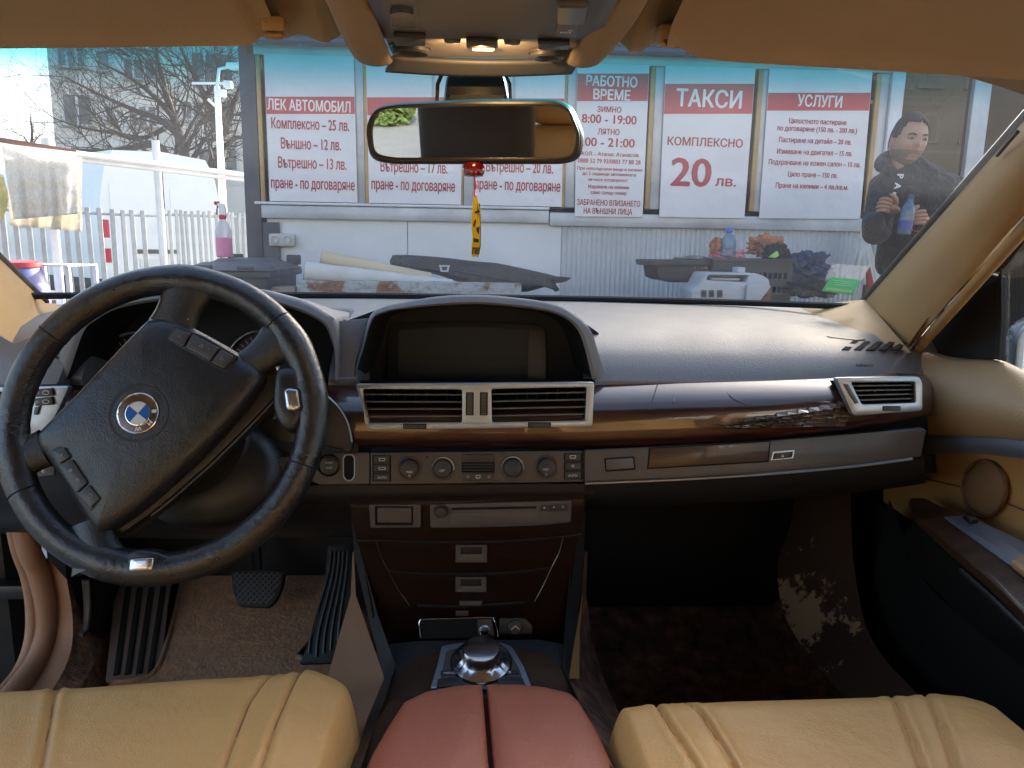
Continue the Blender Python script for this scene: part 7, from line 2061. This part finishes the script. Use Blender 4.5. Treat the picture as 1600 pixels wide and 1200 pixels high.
    body = chain('hooded_sweatshirt', [[(pel, (.15, .11)), (w1, (.15, .11)), (ch, (.165, .115)), (sh, (.135, .095)), (nb, (.078, .078))],
        [(sh, (.135, .095)), (ls, .074), (le, .062), (lw, .046)], [(sh, (.135, .095)), (rs_, .074), (re, .062), (rw, .046)]], M['hoodie'])
    # hood bunched round the neck
    hp = []
    for k in range(20):
        a = 2 * math.pi * k / 20
        hp.append(V(hd.x + .012 + .088 * math.cos(a), Y + .035 + .085 * math.sin(a), 1.540 - .075 * max(0, -math.sin(a)) + .045 * max(0, math.sin(a))))
    tube('hood', hp, [.030 + .012 * max(0, math.sin(2 * math.pi * k / 20)) + .004 * math.sin(k * 2.3) for k in range(20)], M['hoodie'], t, 12, True)
    tube('neck', [V(hd.x + .01, Y + .02, 1.52), V(hd.x + .004, Y + .012, 1.66)], [.060, .055], M['skin'], t, 16)
    # trousers and shoes
    M['jeans'] = mat('dark_trousers', (.02, .022, .03), .9, bump=(300, .3))
    chain('trousers', [[(V(c - .02, Y + .02, 1.0), (.155, .115)), (V(c - .02, Y + .02, .93), (.16, .115)), (V(c - .11, Y + .02, .80), .088), (V(c - .13, Y, .48), .062), (V(c - .13, Y + .03, .10), .048)],
        [(V(c - .02, Y + .02, .93), (.16, .115)), (V(c + .08, Y + .02, .80), .088), (V(c + .11, Y, .48), .062), (V(c + .12, Y + .03, .10), .048)]], M['jeans'])
    for s in (-.13, .12):
        bm2 = bmesh.new(); bmesh.ops.create_uvsphere(bm2, u_segments=20, v_segments=12, radius=1)
        for v in bm2.verts: v.co = V(c + s + v.co.x * .048, Y - .04 + v.co.y * .14, .045 + max(v.co.z, -.95) * .045 * (1 if v.co.y > 0 else .8))
        from_bm('shoe', bm2, M['rubber'], t, 60)
    # hair cap: short, covers top, back and sides
    bm3 = bmesh.new(); bmesh.ops.create_uvsphere(bm3, u_segments=40, v_segments=32, radius=1)
    dele = []
    for v in bm3.verts:
        x, y, z = v.co
        line = .50 + .12 * max(0, -y) - .85 * max(0, y) + .05 * math.sin(x * 9) * (y < 0) - .46 * sstep(.62, .86, abs(x)) * sstep(-.75, -.35, y)
        if z < line: dele.append(v)
        v.co = H @ Vector((x * hw * 1.07, y * hl * 1.06, z * hh * 1.075 + (.004 if z > .5 else 0)))
    bmesh.ops.delete(bm3, geom=dele, context='VERTS')
    ho = from_bm('hair', bm3, M['hair'], t, 80)
    md = ho.modifiers.new('solid', 'SOLIDIFY'); md.thickness = .006; md.offset = -1
    # ears, eyes, brows, mouth
    for s in (-1, 1):
        bm4 = bmesh.new(); bmesh.ops.create_uvsphere(bm4, u_segments=14, v_segments=10, radius=1)
        for v in bm4.verts: v.co = H @ Vector((s * (hw * .98 + v.co.x * .008), .004 + v.co.y * .016, -.002 + v.co.z * .030))
        from_bm('ear', bm4, M['skin'], t, 60)
        ep = H @ Vector((s * .030, -.0835, .014))
        bm5 = bmesh.new(); bmesh.ops.create_uvsphere(bm5, u_segments=12, v_segments=8, radius=1)
        for v in bm5.verts: v.co = H @ Vector((s * .030 + v.co.x * .013, -.0795 + v.co.y * .006, .012 + v.co.z * .0052))
        ey = from_bm('eye', bm5, mat('eye_white', (.20, .16, .14), .3) if s < 0 else M['eyew'], t, 60); M['eyew'] = ey.data.materials[0]
        bm6 = bmesh.new(); bmesh.ops.create_uvsphere(bm6, u_segments=10, v_segments=6, radius=1)
        for v in bm6.verts: v.co = H @ Vector((s * .030 + .002 + v.co.x * .0052, -.0850 + v.co.y * .002, .012 + v.co.z * .0050))
        from_bm('iris', bm6, M['hair'], ey, 60)
        tube('eyebrow', [H @ Vector((s * x, y, z)) for x, y, z in ((.014, -.0935, .026), (.028, -.0905, .031), (.045, -.080, .027))], [.0032, .0036, .0018], M['hair'], t, 6)
    tube('mouth', [H @ Vector((x, y, z)) for x, y, z in ((-.024, -.086, -.061), (-.010, -.0935, -.0605), (0, -.095, -.062), (.010, -.0935, -.0605), (.024, -.086, -.059))], [.0015, .0026, .0026, .0026, .0015], mat('lips', (.26, .10, .08), .5), t, 6)
    # hands: palm + five bent fingers each
    def hand(c, side, tilt):
        # built around the centre c; fingers wrap to the front (towards the car), side=-1 left hand in the picture
        B = Matrix.Translation(c) @ Matrix.Rotation(tilt, 4, 'Y')
        P = lambda x, y, z: B @ Vector((x * -side * .88, y * .9, z * .86))
        ch = [[(P(-.055, .02, -.005), (.026, .022)), (P(-.02, .005, 0), (.032, .018)), (P(.012, -.008, .002), (.034, .015))]]
        o = chain('hand', ch, M['skin'])
        for k, (z0, L_) in enumerate(((.028, .068), (.010, .075), (-.008, .070), (-.025, .056))):
            chain('finger', [[(P(.0, -.006, z0 * .9), .0095), (P(.020, -.020, z0), .0095), (P(.020 + L_ * .42, -.030, z0 * 1.05 - .004), .0088), (P(.020 + L_ * .62, -.014, z0 * 1.05 - .010), .0080), (P(.020 + L_ * .52, .006, z0 * 1.05 - .014), .0070)]], M['skin'], 2, o)
        chain('thumb', [[(P(-.025, -.004, .018), .012), (P(-.004, -.022, .040), .0115), (P(.018, -.026, .052), .010), (P(.036, -.020, .054), .0085)]], M['skin'], 2, o)
        return o
    hand(lh, 1, R_(18)); hand(rh, -1, R_(-16))
    # orange wristband
    bmw = [rw.lerp(rh, .35) + V(.0, 0, 0)]
    d = (rh - rw).normalized(); f = Fr(rw.lerp(rh, .22), d.cross(V(0, 0, 1)), d)
    plate('wristband', f, [circ((0, 0), .041, 24), circ((0, 0), .037, 24)], -.008, .008, mat('orange_band', (.65, .10, .04), .5), t, .002)
    # printed letters, running down the chest
    Fp_ = Fr(V(c, Y - .142, 1.3), (1, .0, 0), (0, -1, .06))
    M['printw'] = mat('white_chest_print', (.62, .62, .62), .7)
    from mathutils.bvhtree import BVHTree
    bpy.context.view_layer.update()
    dg = bpy.context.evaluated_depsgraph_get(); ev = body.evaluated_get(dg); me_ = ev.to_mesh()
    mw = ev.matrix_world; bv = BVHTree.FromPolygons([mw @ v.co for v in me_.vertices], [tuple(p.vertices) for p in me_.polygons])
    for ch_, x, y in (('P', 1407, 276), ('A', 1403, 291), ('R', 1398, 305), ('I', 1396, 316), ('S', 1391, 331)):
        d_ = ray(x, y).normalized(); hit = bv.ray_cast(CO, d_)
        if hit[0] is None: continue
        nrm = hit[1] if hit[1].dot(d_) < 0 else -hit[1]
        f_ = Fr(hit[0], (1, 0, 0), (nrm * .5 - d_ * .5))
        letters('chest_lettering', [(f_, ch_, 0, 0, .026, 1.1, .05, .007, R_(-98))], M['printw'], t)
    ev.to_mesh_clear()
    # bottle in the hands
    bt = thing('small_bottle', A(1413, 345, -.24), 'small clear bottle with a dark blue label in the hands of the man', 'bottle')
    f = Fr(A(1412, 366, -.235), (1, 0, 0), (.08, 0, 1))
    lathe('bottle_body', f, [(.024, 0), (.027, .006), (.027, .06), (.027, .095), (.022, .115), (.012, .135), (.012, .145)], M['pet'], bt, 20)
    lathe('label_band', f, [(.0275, .02), (.0277, .022), (.0277, .055), (.0275, .057)], mat('blue_label', (.03, .05, .22), .4), bt, 20)
    lathe('cap', f, [(.0135, .146), (.0135, .162), (.010, .164), (0, .164)], mat('dark_blue_cap', (.02, .03, .12), .4), bt, 16)
man()
# parking card pouch on the inside of the windscreen, lower right
pc = thing('windscreen_pouch', aty(1310, 445, 1.33), 'clear plastic pouch with a green card stuck low on the windscreen', 'card pouch')
FPc = Fr(aty(1312, 445, 1.335), (1, -.12, 0), (-.12, -1, .35))
plate('clear_pouch', FPc, [rpoly(FPc.pxs([(1300, 412), (1360, 416), (1345, 440), (1290, 434)]), .002)], -.001, -.0002, glass('pouch_film', (.92, .94, .94), 1.5, .05, dust=.12), pc)
M['greencard'] = mat('green_card', (.02, .50, .12), .5, var=(20, (.02, .46, .11), .4, .7))
plate('green_card', FPc, [rpoly(FPc.pxs([(1297, 433), (1344, 437), (1332, 461), (1284, 455)]), .001)], 0, .001, M['greencard'], pc)
plate('yellow_strip', FPc, [FPc.pxs([(1292, 449), (1332, 454), (1330, 458), (1290, 453)], .001)], .0012, .0015, mat('pale_green', (.45, .65, .15), .5), pc)
lt = MB()
for r in range(3):
    x = 1303 + r
    while x < 1336 - r * 2:
        w = random.uniform(1.5, 4); a, b = FPc.px(x, 438 + r * 3.2 + (x - 1300) * .09); c, d = FPc.px(x + w, 438 + r * 3.2 + (x + w - 1300) * .09)
        lt.box((a, b - .0004, .0011), (c, b + .0004, .0014), FPc.mat()); x += w + 1.2
o = lt.build('print_lines', M['white_print'], pc, 0); o['kind'] = 'stuff'
